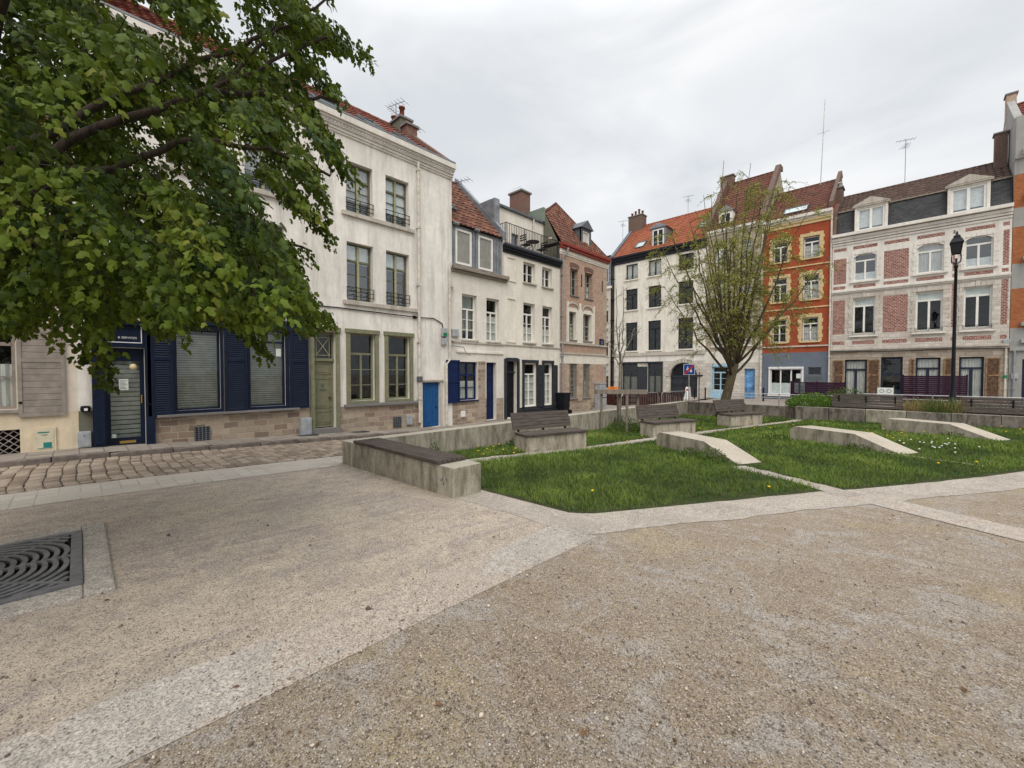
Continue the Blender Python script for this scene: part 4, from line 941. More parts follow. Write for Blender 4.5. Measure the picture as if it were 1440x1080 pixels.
# ---- K: cream house at the left edge
def house_k():
    h = house('cream_house', 'cream plastered house with grey-brown shutters at the far left edge', FL, -3); fa = FL
    ops = [(-1.62, -.80, .93, 2.62), (-1.7, -.77, .05, .55), (-1.6, -.8, 3.5, 5.0), (-4.2, -3.4, .93, 2.62), (-4.2, -3.4, 3.5, 5.0)]
    mb = MB(); wall_grid(mb, fa, [(-7, 0, -.3, 6.2, 'plaster_cream'), (-7, 0, .85, 6.2, 'plaster_pink'), (-7, 0, -.3, .03, 'render_dark')], ops); body(mb, fa, -7, 0, -.3, 6.2, 7, 'plaster_cream', (-3.4, 8.3)); mb.build('wall', h)
    tiles(fa, -7, -.02, .12, 6.15, -3.4, 8.3, 'tile_mix', h, seed=5)
    for o in (ops[0], ops[2], ops[3], ops[4]): window(h, fa, *o, 'greybrown', d=.14, tr=.72, bars=1, cur=('curtain', .0, .5), sill=('greybrown', .07, .05, .05))
    shutter(h, fa, -.78, -.17, .78, 2.56, 'greybrown', n=.02, split=.60, slats='plank'); shutter(h, fa, -2.24, -1.64, .78, 2.56, 'greybrown', n=.02, split=.60, slats='plank')
    g = MB()
    for i in range(8):
        for q in range(4):
            s = -1.66+i*.125; z = .10+q*.12; g.tube([fa.p(s, -.05, z), fa.p(s+.06, -.04, z+.06), fa.p(s+.125, -.05, z)], .011, 4, 'greybrown'); g.tube([fa.p(s, -.05, z+.12), fa.p(s+.06, -.04, z+.06), fa.p(s+.125, -.05, z+.12)], .011, 4, 'greybrown')
    g.build('cellar_grille', h)
    f = MB(); fa.box(f, -.62, -.31, .10, .55, -.01, .03, 'plaster_cream'); fa.box(f, -.59, -.34, .14, .51, .03, .036, 'poster_cream'); fa.box(f, -.48, -.37, .17, .27, .036, .039, 'teal'); fa.box(f, -.56, -.36, .155, .165, .036, .039, 'teal'); fa.box(f, -.55, -.40, .455, .475, .036, .039, 'teal'); fa.box(f, -.50, -.42, .41, .42, .036, .039, 'teal'); f.build('poster', h)
    wallbox(h, fa, -.02, .17, .11, .43, .10, 'box_grey', 'meter_box'); l = MB(); l.lathe(fa.p(.10, .05, .88), [(0, .07), (.07, .06), (.08, 0), (.07, -.05), (0, -.06)], 10, 'iron'); fa.box(l, .08, .13, .85, .90, .12, .135, 'sign_white'); l.build('wall_lamp', h)
house_k()
# ---- B
def house_b():
    h = house('narrow_white_house', 'narrow white house with two white framed zinc dormers, navy shutter and navy door', FL, 10.7); fa = FL
    s0, s1 = 9.42, 12.03; ops = [(9.88, 10.60, 2.86, 4.54), (11.10, 11.79, 2.86, 4.54), (9.74, 10.64, .60, 2.03), (11.09, 11.63, -.24, 2.03)]
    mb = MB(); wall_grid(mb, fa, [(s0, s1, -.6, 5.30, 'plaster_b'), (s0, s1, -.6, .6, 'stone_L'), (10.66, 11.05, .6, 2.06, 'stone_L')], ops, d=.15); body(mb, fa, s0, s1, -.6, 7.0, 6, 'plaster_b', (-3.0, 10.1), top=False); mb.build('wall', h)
    moulding(h, fa, s0-.05, 12.18, [(5.27, 5.36, .10), (5.36, 5.50, .20)], 'gutter_wood'); moulding(h, fa, s0, s1, [(2.72, 2.80, .05)], 'stone_trim', 'string_course'); moulding(h, fa, 9.6, 12.0, [(2.36, 2.42, .05), (2.42, 2.46, .03)], 'plaster_b', 'string_course')
    # mansard front in zinc with two windows
    z = MB(); wd = [(9.66, 10.42, 5.62, 6.90), (10.76, 11.52, 5.62, 6.90)]
    wall_grid(z, fa, [(s0, s1, 5.50, 7.02, 'zinc')], wd, d=.04, n0=-.10)
    for s in (9.50, 9.58, 10.52, 10.66, 11.62, 11.78, 11.95): z.tube([fa.p(s, -.08, 5.50), fa.p(s, -.08, 7.0)], .022, 6, 'zinc')
    z.build('dormer_cladding', h)
    for w in wd: window(h, fa, *w, 'white_paint', d=.0, n0=-.08, fw=.075, cols=1, cur=('blind_beige', 0, 1))
    g = MB()
    for s in (9.6, 10.6): g.tube([fa.p(s-.12, .02, 7.02), fa.p(s+.12, .02, 7.02)], .06, 8, 'zinc')
    g.build('flashing', h)
    tiles(fa, s0, 11.95, .02, 7.02, -3.0, 10.1, 'tile_mix', h, seed=6); skylight(h, fa, 9.55, 10.15, .02, 7.02, -3.0, 10.1, 1.0, 1.75)
    p = MB(); p.prism([fa.p(11.93, .06, 6.95), fa.p(11.93, -3.0, 10.1), fa.p(11.93, -3.0, 10.38), fa.p(11.93, .10, 7.28)], (0, .20, 0), 'zinc'); p.build('gable_parapet', h)
    for i, w in enumerate(ops[:2]): window(h, fa, *w, 'white_paint', d=.15, fw=.05, tr=.68, bars=2, cur=('curtain', 0, .6) if i else ('blind_slat', .2, 1), sill=('stone_trim', .07, .07, .05))
    window(h, fa, *ops[2], 'navy_b', d=.12, fw=.065, tr=.66, bars=1, tbars=2, cur=('curtain', 0, .5), sill=('navy_b', .05, .06, .02))
    shutter(h, fa, 9.10, 9.70, .53, 2.08, 'navy_b', n=.06, split=.5, slats=False); door_panel(h, fa, *ops[3], 'navy_b', panels=((.04, .28), (.33, .72), (.78, .97)))
    pipe(h, fa, 9.36, 2.0, 5.55, 'pipe_white', pts=[(9.30, .14, 5.52), (9.26, .08, 5.3), (9.26, .08, 2.1), (9.10, .08, 1.92), (9.10, .08, -.2)])
    wallbox(h, fa, 9.36, 9.66, 2.92, 3.20, .09, 'box_grey', 'meter_box'); wallbox(h, fa, 9.80, 10.0, -.02, .20, .04, 'sign_white', 'meter_box')
    w = MB(); w.tube([fa.p(9.35, .05, 2.6), fa.p(9.75, .25, 2.55), fa.p(9.8, .35, 2.3), fa.p(9.95, .4, 2.25)], .02, 6, 'pipe_grey'); w.build('cable_bracket', h)
    st = MB(); fa.box(st, 11.0, 11.72, -.6, -.245, -.05, .12, 'bluestone'); st.build('doorstep', h, bevel=.01)
    antenna(h, fa.p(9.75, -3.0, 10.1), 1.5); antenna(h, fa.p(11.98, -2.6, 9.7), .5)
house_b()
# ---- C
def house_c():
    h = house('terrace_house', 'white house with a black cornice, a roof terrace behind railings and dark grey shutters', FL, 13.9); fa = FL; s0, s1 = 12.03, 15.75
    up = [(13.23, 14.0, 5.49, 6.35), (14.47, 15.17, 5.49, 6.35), (13.23, 13.97, 2.94, 4.62), (14.49, 15.20, 2.94, 4.62)]
    gr_ = [(12.16, 12.82, -.24, 2.10), (13.24, 14.08, .16, 2.05), (14.56, 15.18, .16, 2.05)]
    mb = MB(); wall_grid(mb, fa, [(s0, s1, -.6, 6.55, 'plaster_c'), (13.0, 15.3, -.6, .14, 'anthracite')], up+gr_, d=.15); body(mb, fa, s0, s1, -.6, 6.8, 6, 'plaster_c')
    # attic room set back behind the terrace
    wall_grid(mb, fa, [(s0+.25, s1, 6.8, 8.78, 'plaster_c')], [(13.55, 14.0, 6.84, 7.85)], d=.08, n0=-1.0); mb.face([fa.p(s0+.25, -1, 6.8), fa.p(s0+.25, -5, 6.8), fa.p(s0+.25, -5, 8.78), fa.p(s0+.25, -1, 8.78)], 'zinc'); mb.build('wall', h)
    b = MB()
    for a, c in ((12.24, 12.70),): 
        for z0, z1 in ((5.43, 6.33), (2.92, 4.65)):
            for q in ((a-.05, a, z0-.05, z1+.05), (c, c+.05, z0-.05, z1+.05), (a, c, z1, z1+.05), (a, c, z0-.05, z0)): fa.box(b, *q, -.02, .035, 'plaster_c')
    b.build('blind_window', h)
    r = MB(); fa.box(r, s0+.1, s1, 8.78, 8.90, -5.0, -.90, 'lead_grey'); fa.box(r, s0-.05, s0+.24, 7.2, 8.8, -3.5, -.45, 'zinc'); r.build('roof', h, bevel=.02)
    t = MB(); fa.box(t, s0, s1-.02, 6.80, 6.86, -1.0, .16, 'lead_grey'); t.build('terrace', h)
    moulding(h, fa, s0-.02, s1, [(6.50, 6.60, .06), (6.60, 6.70, .12), (6.70, 6.80, .19)], 'fascia_dark'); moulding(h, fa, s0, s1, [(2.74, 2.80, .04)], 'stone_trim', 'string_course')
    window(h, fa, 13.55, 14.0, 6.84, 7.85, 'grey_frame', d=.08, n0=-1.0, cols=1, glass='glass_sky', name='terrace_door')
    g = MB(); P = lambda s, n, z: fa.p(s, n, z)
    for z in (6.93, 7.74): g.tube([P(12.2, -.95, z), P(12.2, -.02, z), P(15.7, -.02, z)], .016, 6, 'rail_brown')
    n = 34
    for i in range(n+1): s = 12.2+3.5*i/n; g.tube([P(s, -.02, 6.88), P(s, -.02, 7.74)], .011 if i % 11 else .022, 4, 'rail_brown')
    for i in range(8): g.tube([P(12.2, -.1-.11*i, 6.88), P(12.2, -.1-.11*i, 7.74)], .010, 4, 'rail_brown')
    g.build('railing', h)
    pipe(h, fa, 14.95, 6.9, 8.8, 'pipe_white', r=.035, pts=[(14.95, -.93, 6.9), (14.95, -.93, 8.8)])
    for i, w in enumerate(up): window(h, fa, *w, 'white_paint', d=.15, fw=.055, tr=.72 if i > 1 else None, bars=2 if i > 1 else 1, cur=('curtain', 0, .4) if i > 1 else None, sill=('stone_trim', .07, .08, .06))
    for w in gr_[1:]:
        o = window(h, fa, *w, 'white_paint', d=.10, fw=.06, tr=.74, bars=3, cur=('curtain', 0, .7)); f = MB()
        for q in ((w[0]-.09, w[0], w[2]-.08, w[3]+.02), (w[1], w[1]+.06, w[2]-.08, w[3]+.02), (w[0]-.11, w[1]+.09, w[3]+.0, w[3]+.13), (w[0]-.11, w[1]+.1, w[2]-.14, w[2]-.003)): fa.box(f, *q, -.02, .07, 'anthracite')
        f.build('casing', o, loc=o['_o'])
    shutter(h, fa, 14.16, 14.46, .1, 1.98, 'anthracite', n=.04); shutter(h, fa, 15.25, 15.52, .1, 1.98, 'anthracite', n=.04)
    f = MB(); fa.box(f, 12.06, 12.16, -.4, 2.20, 0, .08, 'anthracite'); fa.box(f, 12.82, 12.92, -.4, 2.20, 0, .08, 'anthracite'); fa.box(f, 12.16, 12.82, 2.10, 2.24, -.02, .09, 'anthracite'); fa.box(f, 12.16, 12.82, 1.62, 1.68, -.15, -.10, 'anthracite'); f.build('door_frame', h)
    door_panel(h, fa, *gr_[0], 'black_paint', panels=((.04, .3), (.36, .76)))
    m = MB(); fa.box(m, 14.6, 14.66, -.3, .1, 0, .02, 'pipe_white'); fa.box(m, 13.02, 15.5, -.35, .07, 0, .03, 'anthracite'); m.build('plinth', h)
    chimney(h, -14.75, -13.95, 15.1, 15.75, 8.5, 10.45, 'brick_chim', pots=0, roofcap=True); c = MB(); c.box(-15.2, -13.0, 15.62, 15.76, 8.8, 9.55, 'copper'); c.build('flashing', h)
    m = MB(); m.lathe(fa.p(14.0, -2.2, 8.9), [(.07, 0), (.07, .45), (.13, .45), (.13, .55), (.02, .6)], 8, 'steel'); m.build('flue', h)
    t = thing('bistro_table', 'small round dark table standing on the roof terrace behind the railing', 'table', fa.p(14.35, -.45, 6.86)); m = MB(); m.lathe(fa.p(14.35, -.45, 7.50), [(0, .02), (.3, .02), (.3, 0), (0, 0)], 16, 'iron'); m.build('tabletop', t)
    m = MB()
    for k_ in range(3): a = k_*2.1; m.tube([fa.p(14.35+.25*math.cos(a), -.45+.25*math.sin(a), 6.86), fa.p(14.35, -.45, 7.2), fa.p(14.35+.2*math.cos(a+3), -.45+.2*math.sin(a+3), 7.5)], .012, 5, 'iron')
    m.build('leg', t)
    for s, lab in ((14.95, 'folding slatted chair right of the bistro table on the roof terrace'), (13.9, 'folding slatted chair left of the bistro table on the roof terrace')):
        t = thing('terrace_chair', lab, 'chair', fa.p(s, -.45, 6.86), 'terrace chairs'); m = MB()
        for i in range(4): fa.box(m, s-.18+.1*i, s-.11+.1*i, 7.27, 7.29, -.64, -.28, 'iron')
        m.build('seat', t); m = MB(); d = .2 if s > 14.5 else -.2
        for z in (7.42, 7.52, 7.62): fa.box(m, s+d-.012, s+d+.012, z, z+.05, -.64, -.28, 'iron')
        m.build('backrest', t)
        for n_ in (-.64, -.28):
            m = MB(); m.tube([fa.p(s-d, n_, 6.86), fa.p(s+d, n_, 7.28), fa.p(s+d, n_, 7.67)], .01, 4, 'iron'); m.tube([fa.p(s+d, n_, 6.86), fa.p(s-d, n_, 7.28)], .01, 4, 'iron'); m.build('leg', t)
house_c()
# ---- D brick corner house
def house_d():
    h = house('brick_corner_house', 'pale red brick corner house with red fascia, white stone window surrounds and one dormer', FL, 17.8); fa = FL; s0, s1 = 15.76, 19.87
    up = [(16.57, 17.23, 5.39, 6.69), (17.80, 18.50, 5.39, 6.69), (16.46, 17.08, 3.24, 4.59), (17.68, 18.42, 3.24, 4.59)]; gr_ = [(16.54, 17.18, .38, 2.08), (17.68, 18.32, .38, 2.08)]
    mb = MB(); wall_grid(mb, fa, [(s0, s1, -.7, 7.45, 'brick_d'), (s0, s1, -.7, .38, 'stone_L'), (16.3, 16.54, .3, 2.1, 'block_side'), (17.18, 17.68, .3, 2.1, 'block_side'), (18.32, 18.8, .3, 2.1, 'block_side'), (19.55, s1, .3, 7.2, 'block_side'),
        (s0, s1, 2.08, 2.52, 'plaster_c'), (16.28, 18.72, 3.10, 4.78, 'plaster_c'), (s0, s1, 2.98, 3.06, 'stone_trim')], up+gr_, d=.17)
    a, b = s0+.008, s1-.008
    for s in (a, b): mb.face([fa.p(s, -.001, -.7), fa.p(s, -3.4, -.7), fa.p(s, -3.4, 7.77), fa.p(s, -.001, 7.77)], 'render_dark' if s == a else 'brick_d')
    mb.face([fa.p(a, -.02, 7.6), fa.p(a, -.95, 9.35), fa.p(a, -2.45, 9.35), fa.p(a, -3.4, 7.6)], 'render_dark'); mb.face([fa.p(a, -3.4, -.7), fa.p(b, -3.4, -.7), fa.p(b, -3.4, 7.77), fa.p(a, -3.4, 7.77)], 'brick_d'); mb.build('wall', h)
    def lim(t):
        n = -1.7*t; L = s0+.02 if n > -.95 else s0+.02+(17.6-s0)*((-n-.95)/.75); return L, s1-(s1-17.6)*t
    ro = tiles(fa, s0, s1, .08, 7.70, -1.7, 10.5, 'tile_mix', h, lim=lim, seed=9, tw=.2, th=.2)
    m = MB(); A_ = fa.p(17.6, -1.7, 10.5); m.face([fa.p(s1, .05, 7.72), fa.p(s1, -3.45, 7.72), A_], 'tile_mix', .5); m.face([fa.p(s1, -3.45, 7.72), fa.p(s0, -3.45, 7.72), fa.p(s0, -2.45, 9.33), A_], 'tile_mix', .4); m.face([fa.p(s0, -2.45, 9.33), fa.p(s0, -.95, 9.33), A_], 'tile_mix', .6)
    m.tube([fa.p(s1, .06, 7.76), fa.p(17.6, -1.7, 10.53)], .05, 6, 'tile_mix'); m.tube([fa.p(s0, -.95, 9.37), fa.p(17.6, -1.7, 10.53)], .05, 6, 'tile_mix'); m.build('roof', h, tint=True)
    moulding(h, fa, s0, s1+.04, [(7.28, 7.45, .06), (7.20, 7.28, .03)], 'plaster_c', 'frieze'); moulding(h, fa, s0-.02, s1+.08, [(7.45, 7.58, .16), (7.58, 7.72, .22)], 'fascia_red'); moulding(h, fa, s0, s1, [(2.52, 2.60, .05), (3.0, 3.08, .07)], 'stone_trim', 'string_course')
    # relief ornament above the stone windows
    m = MB(); rr = random.Random(2)
    for c in (16.77, 18.05):
        for i in range(11):
            a_ = math.pi*i/10; m.lathe(fa.p(c-.42*math.cos(a_), .02, 4.80+.20*math.sin(a_)), [(0, .06), (.05, .03), (.05, -.03), (0, -.06)], 6, 'stone_trim')
    for s in (16.36, 17.38, 18.60): fa.box(m, s-.06, s+.06, 3.1, 5.05, 0, .05, 'plaster_c')
    m.build('ornament', h)
    for i, w in enumerate(up+gr_):
        brick = i < 2
        o = window(h, fa, *w, 'grey_frame', d=.17, fw=.05, tr=.55 if i > 1 else None, bars=2 if i > 1 else 2, tbars=2, cur=('curtain', 0, .5) if i in (1, 2, 5) else None, sill=('bluestone', .06, .06, .04))
        if i > 3:
            g = MB()
            for q in range(6): s = w[0]+(w[1]-w[0])*(q+.5)/6; fa.box(g, s-.008, s+.008, w[2], w[3], -.06, -.044, 'grey_frame')
            for q in range(9): z = w[2]+(w[3]-w[2])*(q+.5)/9; fa.box(g, w[0], w[1], z-.006, z+.006, -.058, -.046, 'grey_frame')
            g.build('bars', o, loc=o['_o'])
    m = MB()
    for w in up[:2]:
        for i in range(9): s = w[0]-.06+(w[1]-w[0]+.12)*i/9; fa.box(m, s+.006, s+(w[1]-w[0]+.12)/9-.006, w[3]+.01+.05*math.sin(math.pi*(i+.5)/9), w[3]+.22+.05*math.sin(math.pi*(i+.5)/9), -.02, .012, 'brick_chim')
    m.build('brick_arch', h)
    for s in (17.5, 19.4): m = MB(); fa.box(m, s-.02, s+.02, 5.9, 6.5, 0, .03, 'iron'); m.build('wall_anchor', h)
    pipe(h, fa, 15.86, -.3, 7.3, 'pipe_grey', pts=[(16.15, .2, 7.5), (16.1, .14, 7.25), (15.88, .08, 7.1), (15.86, .08, -.3)])
    sg = MB(); fa.box(sg, 19.16, 19.60, 2.93+.15, 3.32+.1, .0, .02, 'sign_navy'); so_ = sg.build('street_sign', h); text('2', so_, fa, 19.33, 3.16, .021, .2, 'sign_white')
    # dormer
    c0, c1 = 17.72, 18.62; m = MB(); n1 = -.18
    m.face([fa.p(c0, n1, 7.95), fa.p(c0, n1, 8.95), fa.p(c0, -.95, 8.95), ], 'lead_grey'); m.face([fa.p(c0, n1, 7.9), fa.p(c0, -.95, 8.95), fa.p(c0, -.2, 7.8)], 'lead_grey'); m.face([fa.p(c1, n1, 7.9), fa.p(c1, n1, 8.95), fa.p(c1, -.95, 8.95)], 'lead_grey')
    fa.box(m, c0, c0+.16, 7.9, 8.95, n1-.08, n1, 'lead_grey'); fa.box(m, c1-.16, c1, 7.9, 8.95, n1-.08, n1, 'lead_grey'); fa.box(m, c0+.16, c1-.16, 8.82, 8.95, n1-.08, n1, 'lead_grey')
    P = [fa.p(c0-.1, n1+.1, 8.95), fa.p(c1+.1, n1+.1, 8.95), fa.p((c0+c1)/2, n1+.1, 9.38)]; m.prism(P, (-1.0, 0, 0), 'lead_grey'); d = m.build('dormer', h)
    w = MB(); frame(w, fa, c0+.16, c1-.16, 7.9, 8.82, n1-.02, .05, 'white_paint', cols=1); fa.box(w, c0+.16, c1-.16, 7.88, 8.84, n1-.1, n1-.07, 'curtain'); w.build('window', d, loc=d['_o'])
    # grey cabinet against the wall
    t = thing('utility_cabinet', 'grey metal utility cabinet against the brick corner house', 'cabinet', fa.p(19.0, .2, T(-12, 19))); m = MB(); fa.box(m, 18.72, 19.3, -.4, 1.05, .02, .34, 'box_grey'); fa.box(m, 18.76, 19.26, -.1, 1.0, .34, .35, 'box_grey'); fa.box(m, 18.69, 19.33, 1.05, 1.09, .0, .37, 'box_grey'); m.build('cabinet_body', t, bevel=.01); m = MB(); fa.box(m, 18.82, 18.86, .45, .55, .35, .375, 'iron'); m.build('handle', t)
house_d()
def bin_(x, y, lab):
    z = T(x, y)+.1; t = lthing('wheelie_bin', lab, 'bin', (x, y, z)); m = MB(); w = .24
    m.v += [(-w*.8, -w*.8, 0), (w*.8, -w*.8, 0), (w*.8, w*.8, 0), (-w*.8, w*.8, 0), (-w, -w, .92), (w, -w, .92), (w, w, .92), (-w, w, .92)]
    for q in ((0, 3, 2, 1), (0, 1, 5, 4), (1, 2, 6, 5), (2, 3, 7, 6), (3, 0, 4, 7)): m.f.append(q); m.m.append(m.mi('black_paint')); m.t.append(0)
    m.build('bin_body', t, bevel=.01); m = MB(); m.box(-w-.02, w+.02, -w-.02, w+.03, .92, .98, 'black_paint'); m.build('lid', t, bevel=.02)
    for s in (-1, 1): m = MB(); m.tube([(s*.2, .24, .1), (s*.26, .24, .1)], .1, 10, 'iron'); m.build('wheel', t)
bin_(-11.78, 15.62, 'black wheeled bin standing by the drainpipe of the brick corner house')

# =================================================================== HOUSES, FAR ROW
def surround(par, fa, s0, s1, z0, z1, mat, w=.17, pr=.02, top=.22, teeth=True, name='window_surround', o=None):
    m = MB(); z = z0-.05; i = 0
    while z < z1:
        h = min(.26, z1-z); ww = w+(.055 if (i % 2 and teeth) else 0)
        fa.box(m, s0-ww, s0, z+.004, z+h-.004, -.02, pr, mat); fa.box(m, s1, s1+ww, z+.004, z+h-.004, -.02, pr, mat); z += h; i += 1
    n = 7; W_ = (s1-s0+2*w)/n
    for i in range(n): fa.box(m, s0-w+W_*i+.004, s0-w+W_*(i+1)-.004, z1, z1+top+(.06 if i == n//2 else 0), -.02, pr+(.02 if i == n//2 else 0), mat)
    return m.build(name, par, bevel=.004)
def house_e():
    h = house('pale_corner_house', 'narrow strip of a pale house with zinc dormer beyond the brick corner house', FR, -23); fa = FR
    ops = [(-21.9, -20.95, 6.4, 8.6), (-21.9, -20.95, 3.2, 5.8), (-22, -20.9, .2, 2.5), (-24.5, -23.5, 6.4, 8.6)]
    mb = MB(); wall_grid(mb, fa, [(-27, -20.5, -.6, 9.7, 'plaster_e'), (-27, -20.5, 9.1, 9.7, 'plaster_f')], ops); body(mb, fa, -27, -20.5, -.6, 9.7, 8, 'plaster_e'); mb.build('wall', h)
    z = MB(); dop = [(-22.2, -21.1, 10.2, 12.0)]; wall_grid(z, fa, [(-27, -20.5, 9.7, 12.6, 'zinc')], dop, n0=-.25, d=.05); z.build('dormer_cladding', h)
    for o in ops: window(h, fa, *o, 'grey_frame', tr=.7, bars=1, cur=('blind_pale', .5, 1), sill=('stone_trim', .08, .08, .08))
    window(h, fa, *dop[0], 'white_paint', n0=-.25, d=.03, cols=2, glass='glass_sky')
    moulding(h, fa, -27, -20.5, [(9.5, 9.72, .2)], 'white_trim'); tiles(fa, -27, -20.5, -.1, 12.6, -4, 13.4, 'tile_dark', h, tw=.3, th=.4)
    antenna(h, fa.p(-20.9, -2.5, 12.9), 3.6)
    pipe(h, fa, -20.55, 0, 12, 'iron', r=.08)
house_e()
def house_f():
    h = house('orange_roofed_house', 'white house with bright orange tiled roof, dark windows and an arched dark carriage door', FR, -16); fa = FR; s0, s1 = -20.45, -12.14
    up = [(a, b, z0, z1) for (z0, z1) in ((10.03, 11.38), (7.30, 9.16), (3.62, 6.16)) for (a, b) in ((-19.15, -18.0), (-16.99, -15.83), (-14.36, -13.14))]
    gr_ = [(-19.47, -17.95, -.35, 2.50), (-17.0, -15.76, -.35, 2.52), (-15.02, -12.74, -.35, 2.48)]
    mb = MB(); wall_grid(mb, fa, [(s0, s1, -.6, 12.0, 'plaster_f'), (s0, s1, -.6, 2.62, 'block_cream'), (s0, s1, 2.62, 3.14, 'plaster_white')], up+gr_, d=.2)
    arch_fill(mb, fa, -15.02, -12.74, 1.34, 2.48, 'block_cream', d=.25); body(mb, fa, s0, s1, -.6, 12.2, 8, 'plaster_f', (-4, 16.0)); mb.build('wall', h)
    tiles(fa, s0, s1, .25, 12.2, -4, 16.0, 'tile_orange', h, tw=.3, th=.36, seed=12)
    moulding(h, fa, s0-.1, s1, [(11.55, 11.85, .08), (11.85, 12.05, .2), (12.05, 12.22, .35)], 'fascia_dark'); moulding(h, fa, s0, s1, [(3.14, 3.42, .10)], 'stone_trim', 'string_course')
    p = MB(); p.prism([fa.p(s0-.15, .3, 12.05), fa.p(s0-.15, -4, 15.95), fa.p(s0-.15, -4, 16.2), fa.p(s0-.15, .3, 12.4)], (.35, 0, 0), 'lead_grey'); p.build('gable_parapet', h)
    for i, w in enumerate(up):
        big = i >= 3; window(h, fa, *w, 'black_paint', d=.15, fw=.07, cols=2, tr=None if i < 3 else .72, bars=0, glass='glass', sill=('plaster_f', .12, .10, .12), cur=('curtain', 0, 1) if i in (0, 1) else None, rail=('iron', .05, .25, 3) if i < 3 else None)
    for w, nm in ((gr_[0], 'shop_window'), (gr_[1], 'shop_door')):
        window(h, fa, *w, 'anthracite', d=.12, fw=.10, cols=2, tr=.74, bars=0, name=nm, cur=('blind_slat', .1, .6))
    f = MB(); fa.box(f, -17.93, -17.02, -.3, 2.2, -.01, .06, 'anthracite')
    for q in ((-19.6, -15.6, 2.50, 2.62, -.02, .08), (-19.62, -19.47, -.35, 2.5, -.02, .06), (-15.76, -15.62, -.35, 2.5, -.02, .06)): fa.box(f, *q, 'anthracite')
    f.build('shopfront', h)
    m = MB(); c = (-15.02-12.74)/2; 
    for i in range(15):
        a0, a1 = math.pi*i/15+.01, math.pi*(i+1)/15-.01; r0, r1 = 1.15, 1.48
        P = [(c-r0*math.cos(a0), 1.34+r0*math.sin(a0)), (c-r1*math.cos(a0), 1.34+r1*math.sin(a0)), (c-r1*math.cos(a1), 1.34+r1*math.sin(a1)), (c-r0*math.cos(a1), 1.34+r0*math.sin(a1))]
        m.prism([fa.p(x, -.02, z) for x, z in P], (0, -.10, 0), 'stone_trim')
    m.build('arch', h)
    d = MB(); fa.box(d, -15.02, -12.74, -.35, 2.48, -.32, -.24, 'anthracite')
    for s in (-14.94, -13.84):
        for (a, b) in ((0.0, .55), (.65, 1.2)):
            for q in ((s, s+1.0, a, a+.05), (s, s+1.0, b-.05, b), (s, s+.05, a, b), (s+.95, s+1.0, a, b)): fa.box(d, *q, -.24, -.21, 'anthracite')
    fa.box(d, -15.02, -12.74, 1.28, 1.40, -.24, -.18, 'anthracite'); fa.box(d, -13.91, -13.85, -.3, 1.28, -.24, -.19, 'anthracite'); fa.box(d, -14.8, -13.0, 1.42, 2.3, -.24, -.235, 'black_paint'); dd = d.build('carriage_door', h)
    for s in (-18.55, -12.9): pass
    skylight(h, fa, -18.55, -17.7, .25, 12.2, -4, 16.0, .9, 1.9); skylight(h, fa, -13.3, -12.5, .25, 12.2, -4, 16.0, 2.0, 3.1)
    m = MB(); a, b = -16.9, -15.6; fa.box(m, a, b, 12.3, 14.15, -1.6, -.25, 'zinc'); pts = [(a-.15+(b-a+.3)*i/8, 14.12+.38*math.sin(math.pi*i/8)) for i in range(9)]
    m.prism([fa.p(x, -.15, z) for x, z in pts], (0, 2.2, 0), 'zinc'); dm = m.build('dormer', h); wm = MB(); frame(wm, fa, a+.15, b-.15, 12.4, 14.0, -.22, .09, 'white_paint', cols=2, bars=2); fa.box(wm, a+.2, b-.2, 12.45, 13.95, -.245, -.235, 'glass_dark'); wm.build('window', dm, loc=dm['_o'])
    chimney(h, -20.75, -19.3, 38.0, 38.9, 14.5, 16.9, 'brick_dark', pots=4); antenna(h, fa.p(-15.2, -4, 15.9), 1.8)
    pipe(h, fa, s0+.1, 0, 11.6, 'iron', r=.05)
k = NB('glass_dark'); k.col((.02, .022, .025)); k.b.inputs['Roughness'].default_value = .05
house_f()
